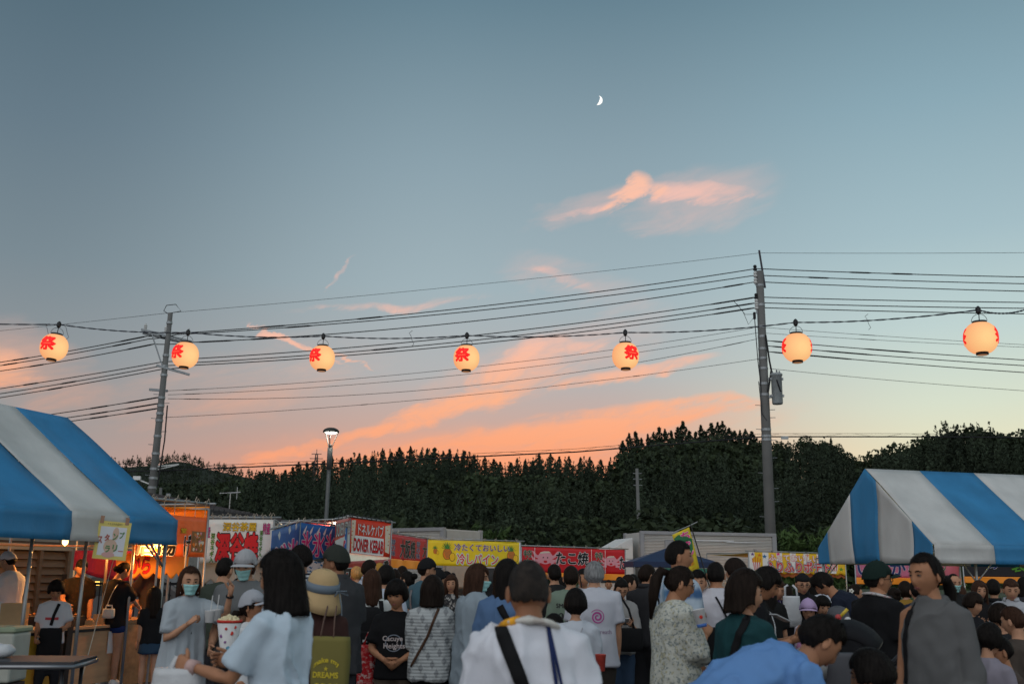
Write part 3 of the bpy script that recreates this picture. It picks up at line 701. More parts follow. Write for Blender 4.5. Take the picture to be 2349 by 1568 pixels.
# ------------------------------------------------------------------ festival lanterns on their string
paper = mat('lantern_paper', (.85, .6, .35), .8, var=0)
def lantern_mat(name, core, rim, k):
    if name in MATS: return MATS[name]
    m = mat(name, core, .8, var=0); nt = m.node_tree; b = nt.nodes['Principled BSDF']
    tcn = nt.nodes.new('ShaderNodeTexCoord'); ds = nt.nodes.new('ShaderNodeVectorMath'); ds.operation = 'DISTANCE'
    nt.links.new(tcn.outputs['Object'], ds.inputs[0]); ds.inputs[1].default_value = (.10, -.22, -.04)   # glow of an inner bulb painted into the emission, paler near this point
    rp = nt.nodes.new('ShaderNodeValToRGB'); nt.links.new(ds.outputs['Value'], rp.inputs[0])
    e = rp.color_ramp.elements; e[0].position, e[0].color = .06, (*core, 1); e[1].position, e[1].color = .42, (*rim, 1)
    b.inputs['Base Color'].default_value = (.10, .07, .05, 1)
    nt.links.new(rp.outputs[0], b.inputs['Emission Color']); b.inputs['Emission Strength'].default_value = k; m.cycles.emission_sampling = 'NONE'
    return m
lan_m = lantern_mat('lantern_glow', (1.0, .62, .25), (.92, .32, .13), .97)
kan_m = mat('lantern_ink', (.5, .01, .01), .7, var=0, emit=(1.0, .012, .01), estr=.78)  # red emission stands in for lantern light through the ink
lan_black = mat('lantern_hoop', (.012, .012, .014), .45, var=0)
wire_m = mat('wire_grey', (.12, .12, .13), .5, .5, var=0)
LANT = [(124, 796, 61, 5, -32, 'farthest left glowing lantern, above the ridge of the blue left tent'), (425, 814, 60, 2, -46, 'glowing lantern just right of the leaning utility pole'), (739, 821, 58, 0, -42, 'glowing lantern hanging above the street lamp'), (1070, 821, 60, 0, -22, 'glowing lantern in the middle of the string, over the red sunset cloud'),
        (1435, 816, 62, 0, 32, 'glowing lantern left of the transformer pole with its red sign turned right'), (1828, 797, 67, 0, -80, 'glowing lantern right of the transformer pole, red sign just on its left edge'), (2250, 775, 75, 0, -90, 'largest glowing lantern, far right, red signs on both edges')]
KV, KF = fit_text('祭', (-.5, -.5, .5, .5), .05)
hook = []
for i, (px, py, w, tilt, ky, lab) in enumerate(LANT):
    dia = .45; d = dia*FOC/w*.985; c = P(px, py, d)
    t = thing('paper_lantern', c, lab, 'lantern', 'festival lanterns on the string', math.atan2(-c.x, c.y)*1.0)
    t.rotation_euler = Euler((0, rad(tilt), math.atan2(-c.x, c.y)))
    R, Hh = dia/2, .205
    prof = lambda z: R*(1-abs(z/(Hh*1.16))**2.25)**.5
    mb = MB(); zs_ = np.linspace(-Hh, Hh, 40)
    mb.lathe([(prof(z)*(1+.004*math.cos(q*PI)), z) for q, z in enumerate(zs_)], n=40); mb.build('paper_shade', lan_m, t, True)
    for zc_, rr_, nm in ((Hh+.012, .098, 'top_hoop'), (-Hh-.014, .082, 'bottom_hoop')):
        mb = MB(); mb.lathe([(rr_-.012, -.022), (rr_, -.02), (rr_, .022), (rr_-.012, .024)], (0, 0, zc_), 24); mb.build(nm, lan_black, t, True)
    mb = MB(); mb.lathe([(.0, 0), (.07, .002), (.07, .006)], (0, 0, -Hh-.04), 16); mb.build('base_plate', mat('lantern_base', (.35, .2, .12), .6, var=.05, emit=(1, .45, .2), estr=.25), t)
    # the character wraps round the shade; a second one sits opposite
    for q in (0, 180):
        a = KV[:, 0]*1.3 + rad(ky+q); z = KV[:, 1]*.25 + .025
        rr_ = np.array([prof(zz_)+.004 for zz_ in z])
        v = np.stack([np.sin(a)*rr_, -np.cos(a)*rr_, z], 1); mb = MB(); mb.add(v, KF); mb.build('lettering', kan_m, t)
    mb = MB(); top = Hh+.035
    hp = [(math.cos(q)*.1, 0, top+math.sin(q)*.105) for q in np.linspace(0, PI, 12)]; mb.tube(hp, .004, 5); mb.build('bail', wire_m, t)
    mb = MB(); mb.tube([(0, 0, top-.02), (.004, 0, top+.13)], .007, 5); mb.lathe([(.012, .10), (.035, .13), (.036, .19), (.012, .22)], (0, 0, top), 10); mb.build('bulb_cord', lan_black, t)
    hook.append(t.matrix_basis @ Vector((0, 0, top+.165)) if False else c+Vector((0, 0, 0))+t.rotation_euler.to_matrix() @ Vector((0, 0, top+.165)))
ends = [P(-420, 722, hook[0].y*1.02)] + hook + [P(2349, 711, hook[-1].y*.985), P(2800, 690, hook[-1].y*.9)]
W = []
for a, b in zip(ends[:-1], ends[1:]):
    for j in range(26):
        q = a.lerp(b, j/26); q.z -= .05*4*(j/26)*(1-j/26); W.append(q)
W.append(ends[-1]); c0 = W[len(W)//2].copy(); mb = MB()
dark_blue = mat('cord_navy', (.012, .016, .035), .6, var=0)
Wf = []
for a, b in zip(W[:-1], W[1:]):
    for j in range(3): Wf.append(a.lerp(b, j/3))
for s in (0, PI): mb.tube([w-c0+Vector((0, .007*math.cos(i*.5+s), .007*math.sin(i*.5+s))) for i, w in enumerate(Wf)], .0062, 5)
o = mb.build('lantern_cord', dark_blue, None, True); o.location = c0; tag(o, 'twisted navy cord from which the glowing lanterns hang', 'cord')
mb = MB()                                                        # loose tie ends on the cord
for px, py in ((108, 752), (942, 768), (1988, 730), (152, 752)):
    q = P(px, py, 16.5)-c0; mb.tube([q, q+Vector((.03, 0, -.1)), q+Vector((.06, 0, -.16)), q+Vector((.02, 0, -.2))], .004, 4); mb.tube([q, q+Vector((-.03, 0, .03)), q+Vector((.03, 0, .08))], .004, 4)
mb.build('tie', wire_m, o)

# ------------------------------------------------------------------ the two striped event tents
tblue = mat('tent_blue', (.035, .20, .40), .55, var=.18, vscale=1.5, bump=1.0, bscale=3, stretch=(1, 1, .5), spec=.3)
twhite = mat('tent_white', (.52, .52, .50), .6, var=.15, vscale=1.5, bump=1.0, bscale=3, stretch=(1, 1, .5), spec=.3)
tpole = mat('tent_pipe', (.34, .35, .35), .4, .6, var=.08)
def tent(name, label, A, e, n, length, width, zE, zR, val, stripes, gable, posts, sag=.05):
    """A: front eave corner at the gable; e: unit vector along the eave; n: towards the back eave; stripes: list of widths along e, first colour given"""
    t = thing(name, (A.x, A.y, 0), label, 'tent')
    A0 = Vector((0, 0, zE)); Rg = n*(width/2)+Vector((0, 0, zR)); Bk = n*width+Vector((0, 0, zE))
    rs = np.random.RandomState(len(label))
    def sheet(nm, m, p00, p10, p11, p01, nu, nv, amp, par, out, seed):
        mb = MB(); V = []
        for j in range(nv+1):
            for i in range(nu+1):
                u, v = i/nu, j/nv
                q = (p00*(1-u)+p10*u)*(1-v)+(p01*(1-u)+p11*u)*v
                w = amp*math.sin(PI*min(1, max(0, v)))*(math.sin(PI*min(max(u, 0), 1)))
                q = q - out*w + out*amp*.5*float(vnoise([[u*3.1+seed, v*2.2, seed*1.3]])[0])*math.sin(PI*v)
                V.append(tuple(q))
        mb.add(V, [(j*(nu+1)+i, j*(nu+1)+i+1, (j+1)*(nu+1)+i+1, (j+1)*(nu+1)+i) for j in range(nv) for i in range(nu)])
        o = mb.build(nm, m, par, True); so = o.modifiers.new('thickness', 'SOLIDIFY'); so.thickness = .006; so.offset = 0
        return o
    x = 0; k = 0
    dn = (Rg-A0); outF = dn.cross(e).normalized(); outF = outF if outF.z > 0 else -outF
    db = (Rg-Bk); outB = db.cross(e).normalized(); outB = outB if outB.z > 0 else -outB
    for w, c in stripes:
        m = tblue if c == 'b' else twhite
        p, q = e*x, e*(x+w)
        sheet('roof_panel', m, A0+p, A0+q, Rg+q, Rg+p, 6, 14, sag, t, outF, k+.3)
        sheet('roof_panel', m, Bk+p, Bk+q, Rg+q, Rg+p, 4, 8, sag, t, outB, k+5.3)
        for base, sd in ((A0, -1), (Bk, 1)):
            o_ = (-n if sd < 0 else n)
            dz = Vector((0, 0, -val)); sheet('valance', m, base+p+o_*.02, base+q+o_*.02, base+q+dz+o_*.03, base+p+dz+o_*.03, 8, 4, .03, t, o_, k*2+sd)
        x += w; k += 1
    if gable:
        y = 0; hgt = lambda f: zE+(zR-zE)*(1-abs(2*f-1))
        for f0, f1, c in gable:
            m = tblue if c == 'b' else twhite; mb = MB(); V, F = [], []; nu, nv = 8, 10
            for i in range(nu+1):
                f = f0+(f1-f0)*i/nu
                for j in range(nv+1):
                    z = zE-val+(hgt(f)-zE+val)*j/nv; b_ = .05*float(vnoise([[f*7, z*1.7, 2.2]])[0])*(1-j/nv)
                    q = n*(width*f)-e*(.01+b_); V.append((q.x, q.y, z))
            mb.add(V, [(i*(nv+1)+j, (i+1)*(nv+1)+j, (i+1)*(nv+1)+j+1, i*(nv+1)+j+1) for i in range(nu) for j in range(nv)])
            o = mb.build('gable_panel', m, t, True); so = o.modifiers.new('thickness', 'SOLIDIFY'); so.thickness = .006
    for (a, b) in posts:
        q = e*a+n*(width*b); mb = MB(); mb.tube([(q.x, q.y, 0), (q.x, q.y, zE-.02)], .024, 12); mb.lathe([(.06, 0), (.06, .012), (.03, .02)], (q.x, q.y, 0), 12); mb.build('post', tpole, t, True)
        for s in ((1 if a < length/2 else -1),):
            for dv in (e*s, n*(1 if b < .5 else -1)):
                mb = MB(); mb.tube([tuple(q+Vector((0, 0, zE-.62))), tuple(q+dv*.55+Vector((0, 0, zE-.08)))], .013, 8); mb.build('brace', tpole, t, True)
    for base in (A0+n*.04, Bk-n*.04, Rg):
        mb = MB(); mb.tube([tuple(base-Vector((0, 0, .10))), tuple(base+e*length-Vector((0, 0, .10)))], .02, 8); mb.build('rail', tpole, t, True)
    for a in (.04, length-.04):
        for base in (A0, Bk): mb = MB(); mb.tube([tuple(base+e*a-Vector((0, 0, .13))), tuple(Rg+e*a-Vector((0, 0, .13)))], .018, 8); mb.build('rafter', tpole, t, True)
        mb = MB(); mb.tube([tuple(A0+e*a-Vector((0, 0, .1))), tuple(Bk+e*a-Vector((0, 0, .1)))], .018, 8); mb.build('tie_rail', tpole, t, True)
    return t
# left tent: eave runs from the corner towards the camera
LA = P(404, 1202, 13.4); LA.z = 0
le = Vector((-.30, -.954, 0)).normalized(); ln = Vector((-.954, .30, 0)).normalized()
tent('event_tent', 'big blue and white striped tent on the left with a poster taped to it', LA, le, ln, 7.0, 3.9, 2.17, 3.60, .33, [(.98, 'b'), (1.0, 'w'), (1.1, 'b'), (1.1, 'w'), (1.1, 'b'), (1.72, 'w')], None, [(.03, .03), (.03, .97), (6.9, .97)], .07)
# right tent: gable towards the left, front eave facing us
RA = P(2141, 1250, 17.0); RA.z = 0
re_ = Vector((.97, .24, 0)).normalized(); rn = Vector((-.24, .97, 0)).normalized()
tent('event_tent', 'blue and white striped tent on the right with its gable end showing', RA, re_, rn, 7.2, 3.6, 2.09, 3.52, .31, [(1.16, 'w'), (1.2, 'b'), (1.2, 'w'), (1.2, 'b'), (1.2, 'w'), (1.24, 'b')],
     [(0, .14, 'b'), (.14, .41, 'w'), (.41, .65, 'b'), (.65, .89, 'w'), (.89, 1, 'b')], [(.9, .04), (.02, .97), (7.1, .03), (7.1, .97)], .05)
# a work lamp under the right tent
gl = P(2225, 1302, 17.6); gt = thing('work_lamp', (gl.x+.5, 18.6, 1.98), 'yellowish work lamp hung under the right tent roof', 'lamp')
mb = MB(); mb.lathe([(.02, .08), (.09, .02), (.1, 0)], n=14); mb.build('shade', galv, gt)
mb = MB(); mb.lathe([(.0, -.09), (.04, -.06), (.045, -.02), (.02, .01)], n=12); mb.build('bulb', mat('warm_bulb', (1, .8, .4), .4, emit=(1, .75, .25), estr=6, var=0), gt)
pl = bpy.data.lights.new('work_light', 'POINT'); pl.energy = 16; pl.color = (1, .78, .2); pl.shadow_soft_size = .06
po = bpy.data.objects.new('lamp_light', pl); C.objects.link(po); po.parent = gt; po.location = (0, 0, -.15)

# ------------------------------------------------------------------ stalls with lettered curtains
ccache = {}
def cm(c, gloss=.55, name='cloth'):
    key = (name,)+tuple(round(x, 3) for x in c[:3])
    if key not in ccache: ccache[key] = mat('%s_%d' % (name, len(ccache)), c, gloss, var=.08, vscale=3, spec=.3)
    return ccache[key]
INK = {'k': (.010, .009, .010), 'w': (.80, .79, .76), 'r': (.60, .012, .018), 'y': (.80, .48, .02), 'g': (.10, .30, .03), 'pk': (.55, .05, .22), 'n': (.02, .03, .14), 'o': (.70, .20, .02), 'pu': (.12, .04, .22), 'aq': (.40, .66, .60), 'lp': (.75, .32, .36), 'br': (.30, .14, .05), 'dg': (.03, .12, .05), 'mag': (.74, .04, .24), 'bl': (.02, .16, .36), 'cr': (.70, .62, .48)}
ink = lambda k: mat('ink_'+k, INK[k], .55, var=.03, spec=.3)
rope = mat('cotton_rope', (.45, .40, .32), .9, var=.15, vscale=30)
def curtain(stall, p0, p1, h, mat_, items=(), scallop=0, wave=.02, nu=48, ties=6, name='banner', rope_m=None, slack=0.0, seed=0, drop=0.0, pole=True):
    """hanging lettered cloth between the upper corners p0, p1 (stall frame); items in fractions of its width and height"""
    p0, p1 = Vector(p0), Vector(p1); L_ = (p1-p0).length; e = (p1-p0).normalized(); out = e.cross(Vector((0, 0, 1))).normalized()
    # out points to the front: left-to-right e gives -Y side
    def at(u, v):            # u along in m, v down in m -> point on the cloth
        w = wave*math.sin(u*7.0/1.0+seed)*(.3+v/h)+wave*.7*float(vnoise([[u*1.9+seed, v*1.3, seed+.5]])[0])
        s = slack*4*(u/L_)*(1-u/L_)
        return p0+e*u-Vector((0, 0, v+drop+s))+out*w
    def atN(uv, lift):
        u = uv[:, 0]; v = uv[:, 1]
        w = wave*np.sin(u*7.0+seed)*(.3+v/h)+wave*.7*vnoise(np.stack([u*1.9+seed, v*1.3, np.full(len(u), seed+.5)], 1))
        s = slack*4*(u/L_)*(1-u/L_)
        E_, O_ = np.array(e), np.array(out)
        return np.array(p0)+u[:, None]*E_-np.stack([u*0, u*0, v+drop+s], 1)+(w+lift)[:, None]*O_
    mb = MB(); nv = 8; uv = []
    for j in range(nv+1):
        for i in range(nu+1):
            u = L_*i/nu; hv = h - (abs(math.sin(u*PI/scallop))*.09*(-1)+.045 if scallop else 0)
            uv.append((u, hv*j/nv))
    mb.add(atN(np.array(uv), np.zeros(len(uv))), [(j*(nu+1)+i, (j+1)*(nu+1)+i, (j+1)*(nu+1)+i+1, j*(nu+1)+i+1) for j in range(nv) for i in range(nu)])
    b = mb.build(name, mat_, stall, True); so = b.modifiers.new('thickness', 'SOLIDIFY'); so.thickness = .004; so.offset = -1
    lift = .004
    for it in items:
        kind = it[0]
        if kind == 't':      # ('t', text, (u0, v0, u1, v1) fractions from the top left, [(ink, bold), ...] from the back forward, vertical)
            _, s, (a0, b0, a1, b1), layers = it[:4]; vert = len(it) > 4 and it[4]
            base = layers[-1][1]
            for q, (k_, off) in enumerate(layers):
                v_, f_ = fit_text(s, (a0*L_, -b1*h, a1*L_, -b0*h), off, base, vertical=vert, cuts=max(2, int((a1-a0)*L_/.12)))
                uvq = np.stack([v_[:, 0], -v_[:, 1]], 1); mb = MB(); mb.add(atN(uvq, np.full(len(uvq), lift+.004+.003*q)), f_)
                mb.build('lettering', ink(k_), b)
        elif kind == 'p':    # ('p', [(u, v), ...] outline, ink, layer)
            _, pts, k_, q = it; v_, f_ = cut_poly([(a*L_, c*h) for a, c in pts], .13); mb = MB(); mb.add(atN(v_[:, :2], np.full(len(v_), lift-.002+.0025*q)), f_)
            mb.build('print', ink(k_), b)
    if pole:
        mb = MB(); mb.tube([p0-e*.12+Vector((0, 0, .035)), p1+e*.12+Vector((0, 0, .035))], .019, 10); mb.build('top_pipe', tpole, stall, True)
    rs = np.random.RandomState(int(seed*10)+3)
    for k in range(ties):
        u = L_*(k+.35)/max(1, ties-.3); q = p0+e*u+Vector((0, 0, .035)); mb = MB(); R_ = .024
        mb.tube([q+out*R_*math.cos(a)+Vector((0, 0, R_*math.sin(a)))+e*(.012*a/6-.02) for a in np.linspace(0, 4*PI, 14)], .006, 4)
        for s in (-1, 1):
            a, c = rs.uniform(.02, .06), rs.uniform(.01, .07); mb.tube([q+Vector((0, 0, .02))+out*.02, q+e*s*a*.6+Vector((0, 0, .02+c))+out*.03, q+e*s*a*1.3+Vector((0, 0, c*.4))+out*.03], .005, 4)
        mb.tube([q, q-Vector((0, 0, .035+drop))], .005, 4)
        mb.build('tie', rope_m or rope, stall)
    return b
def stall(label, p0, p1, depth, zt, top_mat, counter_mat, front_h=.85, posts=True, lampE=0, lcol=(1, .55, .2), back=None, canopy=True):
    """p0, p1: front corners on the ground (left, right as seen); returns the stall and local corner functions"""
    o = thing('food_stall', ((p0.x+p1.x)/2, (p0.y+p1.y)/2, 0), label, 'stall', 'food stalls with lettered curtains')
    c = Vector(o.location); a, b = p0-c, p1-c; a.z = b.z = 0
    e = (b-a).normalized(); n = Vector((-e.y, e.x, 0))
    L_ = (b-a).length
    for q in (a, b, a+n*depth, b+n*depth):
        mb = MB(); mb.tube([(q.x, q.y, 0), (q.x, q.y, zt)], .02, 10); mb.build('post', tpole, o, True)
    for q0, q1 in ((a+n*depth, b+n*depth), (a, a+n*depth), (b, b+n*depth)):
        mb = MB(); mb.tube([(q0.x, q0.y, zt), (q1.x, q1.y, zt)], .018, 8); mb.build('rail', tpole, o, True)
    if canopy:
        mb = MB(); V = []; nu, nv = 10, 6
        for j in range(nv+1):
            for i in range(nu+1):
                q = a+e*(L_*i/nu)+n*(depth*j/nv); V.append((q.x, q.y, zt-.02-.08*math.sin(PI*i/nu)*math.sin(PI*j/nv)-.05*j/nv))
        mb.add(V, [(j*(nu+1)+i, j*(nu+1)+i+1, (j+1)*(nu+1)+i+1, (j+1)*(nu+1)+i) for j in range(nv) for i in range(nu)]); q = mb.build('canopy', top_mat, o, True)
        so = q.modifiers.new('thickness', 'SOLIDIFY'); so.thickness = .004
    if back is not None:
        mb = MB(); q0, q1 = a+n*depth, b+n*depth; mb.add([(q0.x, q0.y, .3), (q1.x, q1.y, .3), (q1.x, q1.y, zt-.03), (q0.x, q0.y, zt-.03)], [(0, 1, 2, 3)]); q = mb.build('back_cloth', back, o)
        so = q.modifiers.new('thickness', 'SOLIDIFY'); so.thickness = .004
    q = (a+b)/2+n*.45; ang = math.atan2(e.y, e.x)
    mb = MB(); R_ = Matrix.Rotation(ang, 3, 'Z'); mb.box((q.x, q.y, front_h-.02), (L_-.1, .7, .04), R_); ct = mb.build('counter', counter_mat, o)
    mb = MB(); q2 = q-n*.33; mb.box((q2.x, q2.y, front_h/2-.02), (L_-.12, .03, front_h-.06), R_); mb.build('counter_front', counter_mat, ct)
    if lampE:
        q = (a+b)/2+n*depth*.5; mb = MB(); mb.lathe([(.0, -.07), (.045, -.04), (.05, 0), (.02, .05), (.015, .09)], (q.x, q.y, zt-.25), 12); bl = mb.build('bulb', mat('stall_bulb', (1, .7, .3), .4, emit=(1, .62, .2), estr=6, var=0), o, True)
        pl = bpy.data.lights.new('stall_light', 'POINT'); pl.energy = lampE*1.7; pl.color = lcol; pl.shadow_soft_size = .06
        po = bpy.data.objects.new('stall_lamp', pl); C.objects.link(po); po.parent = o; po.location = (q.x, q.y, zt-.38)
    return o, a, b, e, n
def top(v, z): return Vector((v.x, v.y, z))
def gnd(px, d, py=1300):
    q = P(px, py, d); q.z = 0; return q
def ell(cx, cy, rx, ry, n=18, a0=0, a1=2*PI): return [(cx+rx*math.cos(a), cy+ry*math.sin(a)) for a in np.linspace(a0, a1, n, endpoint=False)]
wood = mat('counter_wood', (.30, .17, .08), .6, var=.25, vscale=2, stretch=(1, 6, 6))
plain = mat('counter_plain', (.40, .38, .34), .6, var=.1)
orange_c = mat('orange_sheet', (.75, .25, .02), .5, var=.12, vscale=2, emit=(1, .3, .02), estr=.10)  # cloth glows faintly to imitate stall lamps shining through it
BK, RD = 'k', 'r'

# fried chicken stall, orange, next to the left tent
o, a, b, e, n = stall('orange fried chicken stall half hidden by the left tent corner', gnd(316, 13.9, 1160), gnd(479, 15.2, 1168), 2.4, 2.42, orange_c, wood, lampE=15)
def chicken(u0, v0, u1, v1, n_=46):
    r = np.random.RandomState(4); it = [('p', [(u0, v0), (u1, v0), (u1, v1), (u0, v1)], 'br', 0)]
    for k in range(n_):
        c = (r.uniform(u0+.03, u1-.03), r.uniform(v0+.05, v1-.05)); rx = r.uniform(.012, .028)
        it.append(('p', [(c[0]+rx*math.cos(t)*r.uniform(.7, 1.2), c[1]+rx*2.2*math.sin(t)*r.uniform(.7, 1.2)) for t in np.linspace(0, 2*PI, 9, endpoint=False)], r.choice(['o', 'br', 'cr', 'br', 'lp']), 1+k % 3))
    return it
curtain(o, top(a, 2.46), top(b, 2.46), .58, mat('orange_curtain', (.72, .12, .02), .35, var=.12, vscale=4, bump=.3, bscale=12, emit=(1, .12, .01), estr=.06),  # small emission paints the backlight from inside the stall
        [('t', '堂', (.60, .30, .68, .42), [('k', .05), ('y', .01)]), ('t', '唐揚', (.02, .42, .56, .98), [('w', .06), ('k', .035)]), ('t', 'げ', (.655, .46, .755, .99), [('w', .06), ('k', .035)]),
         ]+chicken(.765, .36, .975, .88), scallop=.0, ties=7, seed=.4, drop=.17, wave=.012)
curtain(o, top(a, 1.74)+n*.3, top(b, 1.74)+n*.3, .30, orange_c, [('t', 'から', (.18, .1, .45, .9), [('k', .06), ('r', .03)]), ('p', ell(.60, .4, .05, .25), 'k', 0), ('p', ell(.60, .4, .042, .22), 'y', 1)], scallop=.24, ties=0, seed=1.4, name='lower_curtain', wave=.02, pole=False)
q = b; curtain(o, top(b, 2.46), top(b+n*2.3, 2.46), .30, orange_c, [], ties=2, seed=2.2, name='side_curtain')

# negi pancake stall, white banner
o, a, b, e, n = stall('white bannered stall with big red lettering, behind the man in the grey cap', gnd(462, 18.0, 1200), gnd(629, 18.2, 1198), 2.6, 2.42, mat('cream_sheet', (.42, .36, .28), .6, var=.1), wood, lampE=12)
GR = [('k', .045), ('g', .015)]
curtain(o, top(a, 2.4), top(b, 2.42), .76, mat('white_vinyl', (.72, .72, .68), .35, var=.07, vscale=3, bump=.25, bscale=9),
        [('t', '深谷茶屋', (.30, .07, .76, .27), [('k', .05), ('y', .02)]), ('t', '深谷焼', (.22, .30, .80, .97), [('k', .085), ('r', .05)]), ('t', '特産', (.0, .16, .13, .42), [('k', .05), ('pk', .02)]), ('t', '特産', (.85, .08, .95, .34), [('k', .05), ('pk', .02)]),
         ('t', '深谷ネギ入', (.145, .32, .20, .99), GR, True), ('t', '深谷ネギ入', (.81, .26, .855, .86), GR, True)]
        , ties=9, seed=.9, wave=.01)
curtain(o, top(a, 1.66)+n*.1, top(b, 1.66)+n*.1, .34, mat('cream_sheet', (.4, .3, .2), .6), [], scallop=.22, ties=0, seed=3.1, name='lower_curtain', pole=False)

# shaved ice stall, blue with pink brush lettering
o, a, b, e, n = stall('blue stall curtain with pink brush lettering between the white and the kebab stalls', gnd(688, 21.0, 1210), gnd(797, 22.6, 1217), 3.0, 2.50, mat('blue_sheet', (.03, .12, .3), .6, var=.1), plain)
blue_c = mat('blue_curtain', (.02, .14, .42), .55, var=.18, vscale=2)
pkb = [('w', .045), ('mag', .015)]
def waves(u0, u1, v0, v1, seed):
    r = np.random.RandomState(seed); it = [('p', [(u0, v0), (u1, v0), (u1, v1), (u0, v1)], 'w', 0)]
    for k in range(26):
        c = (r.uniform(u0+.03, u1-.05), r.uniform(v0+.03, v1-.03)); w = r.uniform(.02, .04)
        it.append(('p', [(c[0]-w, c[1]), (c[0]-w*.4, c[1]-.025), (c[0]+w*.5, c[1]-.005), (c[0]+w, c[1]-.02), (c[0]+w*.4, c[1]+.022), (c[0]-w*.5, c[1]+.005)], 'bl', 1))
    return it
flk = []
for k in range(7):
    u = .06+.135*k; flk += [('p', [(u, .16), (u+.03, .10), (u+.075, .03), (u+.05, .15), (u+.02, .2)], 'w', 0)]
curtain(o, top(a, 2.5), top(b, 2.46), 1.15, blue_c, [('t', '氷氷氷水', (.03, .14, .98, .58), pkb)]+flk+waves(.0, 1.0, .64, .99, 2), ties=7, seed=1.9, wave=.02)
sb = a-e*.0+n*.0; sl = gnd(623, 17.6, 1225)-Vector(o.location); sl.z = 0
curtain(o, top(sl, 2.2), top(a, 2.5), 1.1, blue_c, [('t', 'ジ氷', (.06, .25, .95, .70), pkb), ('p', [(.2, .1), (.26, .04), (.3, .12), (.26, .2)], 'w', 0), ('p', [(.55, .06), (.62, .0), (.66, .1), (.6, .16)], 'w', 0), ('p', [(.78, .02), (.84, -.02), (.88, .06), (.82, .12)], 'w', 0)], ties=3, seed=2.6, name='side_banner', wave=.015)

# kebab stall
o, a, b, e, n = stall('red and white kebab stall, its curtain lit from behind', gnd(803, 23.6, 1200), gnd(898, 24.6, 1212), 2.6, 2.72, mat('red_sheet', (.4, .03, .02), .6), plain, lampE=45, lcol=(1, .85, .6))
kred = mat('kebab_red', (.66, .04, .012), .4, var=.06)
kw = [('p', [(.13, .48), (.81, .48), (.81, .99), (.05, .99), (.05, .9)], 'w', 0)]
roll = [('p', [(.03, .06), (.13, .04), (.11, .9), (.05, .95)], 'cr', 1), ('p', [(.84, .1), (.98, .04), (.96, .9), (.85, .86)], 'cr', 1)]
for k in range(14):
    r_ = np.random.RandomState(k); u = .045+.05*r_.rand() if k % 2 else .86+.09*r_.rand(); v = .1+.055*k
    roll.append(('p', ell(u, v, .018, .016, 7), ['y', 'br', 'o'][k % 3], 2))
curtain(o, top(a, 2.74), top(b, 2.66), .80, kred, kw+roll+[('t', 'ドネルケバブ', (.19, .10, .80, .44), [('k', .03), ('w', .012)]), ('t', 'DONER KEBAB', (.10, .56, .80, .92), [('k', .045), ('r', .02)])], ties=9, seed=.7, wave=.008, rope_m=mat('cable_tie', (.05, .05, .05), .6))
curtain(o, top(a, 1.94)+n*.05, top(b, 1.9)+n*.05, .24, mat('lit_white_sheet', (.7, .72, .6), .6, emit=(.9, 1, .75), estr=.18), [], scallop=.2, ties=0, seed=1.7, name='lower_curtain', pole=False)  # lit-from-behind look is emission put into the cloth
sl = gnd(770, 20.4, 1206)-Vector(o.location); sl.z = 0
curtain(o, top(sl, 2.52), top(a, 2.74), .8, kred, [('t', 'DONER KEBAB', (-.9 if False else .02, .08, .96, .42), [('k', .05), ('w', .02)]), ('p', [(.0, .5), (1.0, .46), (1.0, .98), (.0, .98)], 'w', 0), ('p', ell(.62, .7, .09, .12, 14), 'r', 1)], ties=4, seed=2.9, name='side_banner', wave=.008, rope_m=MATS['cable_tie'])
curtain(o, top(sl, 1.70), top(b, 1.82)-n*.02, .5, mat('red_lower', (.45, .03, .02), .5), [('t', 'ケバブ', (.1, .05, .95, .95), [('w', .06), ('k', .04)])], ties=0, seed=3.3, name='front_cloth', pole=False)

# osaka pancake stall
o, a, b, e, n = stall('red stall with black brush lettering between the kebab and pineapple stalls', gnd(893, 25.0, 1232), gnd(980, 28.0, 1246), 2.6, 2.42, mat('red_sheet2', (.4, .04, .02), .6), plain, lampE=22)
curtain(o, top(a, 2.44), top(b, 2.40), .62, mat('osaka_red', (.64, .012, .022), .5, var=.06), [('t', '大阪焼', (.26, .14, .66, .90), [('w', .05), ('k', .03)]), ('t', '昔の味', (.04, .2, .15, .85), [('w', .05), ('n', .01)], True), ('t', '昔の味', (.70, .15, .80, .88), [('w', .05), ('n', .01)], True), ('t', '大', (.86, .2, .99, .8), [('w', .05), ('k', .03)])], ties=7, seed=1.1, wave=.012)
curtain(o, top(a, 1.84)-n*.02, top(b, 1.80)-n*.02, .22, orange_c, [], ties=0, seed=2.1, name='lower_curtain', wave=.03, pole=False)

# chilled pineapple stall
o, a, b, e, n = stall('yellow stall banner with pineapples, right of the red pancake stall', gnd(977, 29.6, 1245), gnd(1194, 30.4, 1252), 2.8, 2.42, mat('yellow_sheet', (.6, .45, .05), .6), plain)
def pineapple(u, v, s):
    it = [('p', ell(u, v+.16*s, .042*s, .20*s, 16), 'k', 0), ('p', ell(u, v+.16*s, .039*s, .185*s, 16), 'o', 1)]
    for k in range(9):
        a_ = -PI/2+(k-4)*.33; it.append(('p', [(u-.008*s, v), (u+.05*s*math.cos(a_)-.004*s, v+.22*s*math.sin(a_)+.01), (u+.056*s*math.cos(a_), v+.26*s*math.sin(a_)), (u+.008*s, v)], 'g' if k % 2 else 'dg', 2))
    for k in range(6): it.append(('p', [(u-.035*s+.02*k*s*.6, v+.02*s), (u-.03*s+.02*k*s*.6, v+.02*s), (u+.0*s+.01*k*s, v+.3*s), (u-.005*s+.01*k*s, v+.3*s)], 'br', 2))
    it += [('p', ell(u+.045*s, v+.26*s, .026*s, .15*s, 14), 'k', 3), ('p', ell(u+.045*s, v+.26*s, .023*s, .135*s, 14), 'y', 4)]
    return it
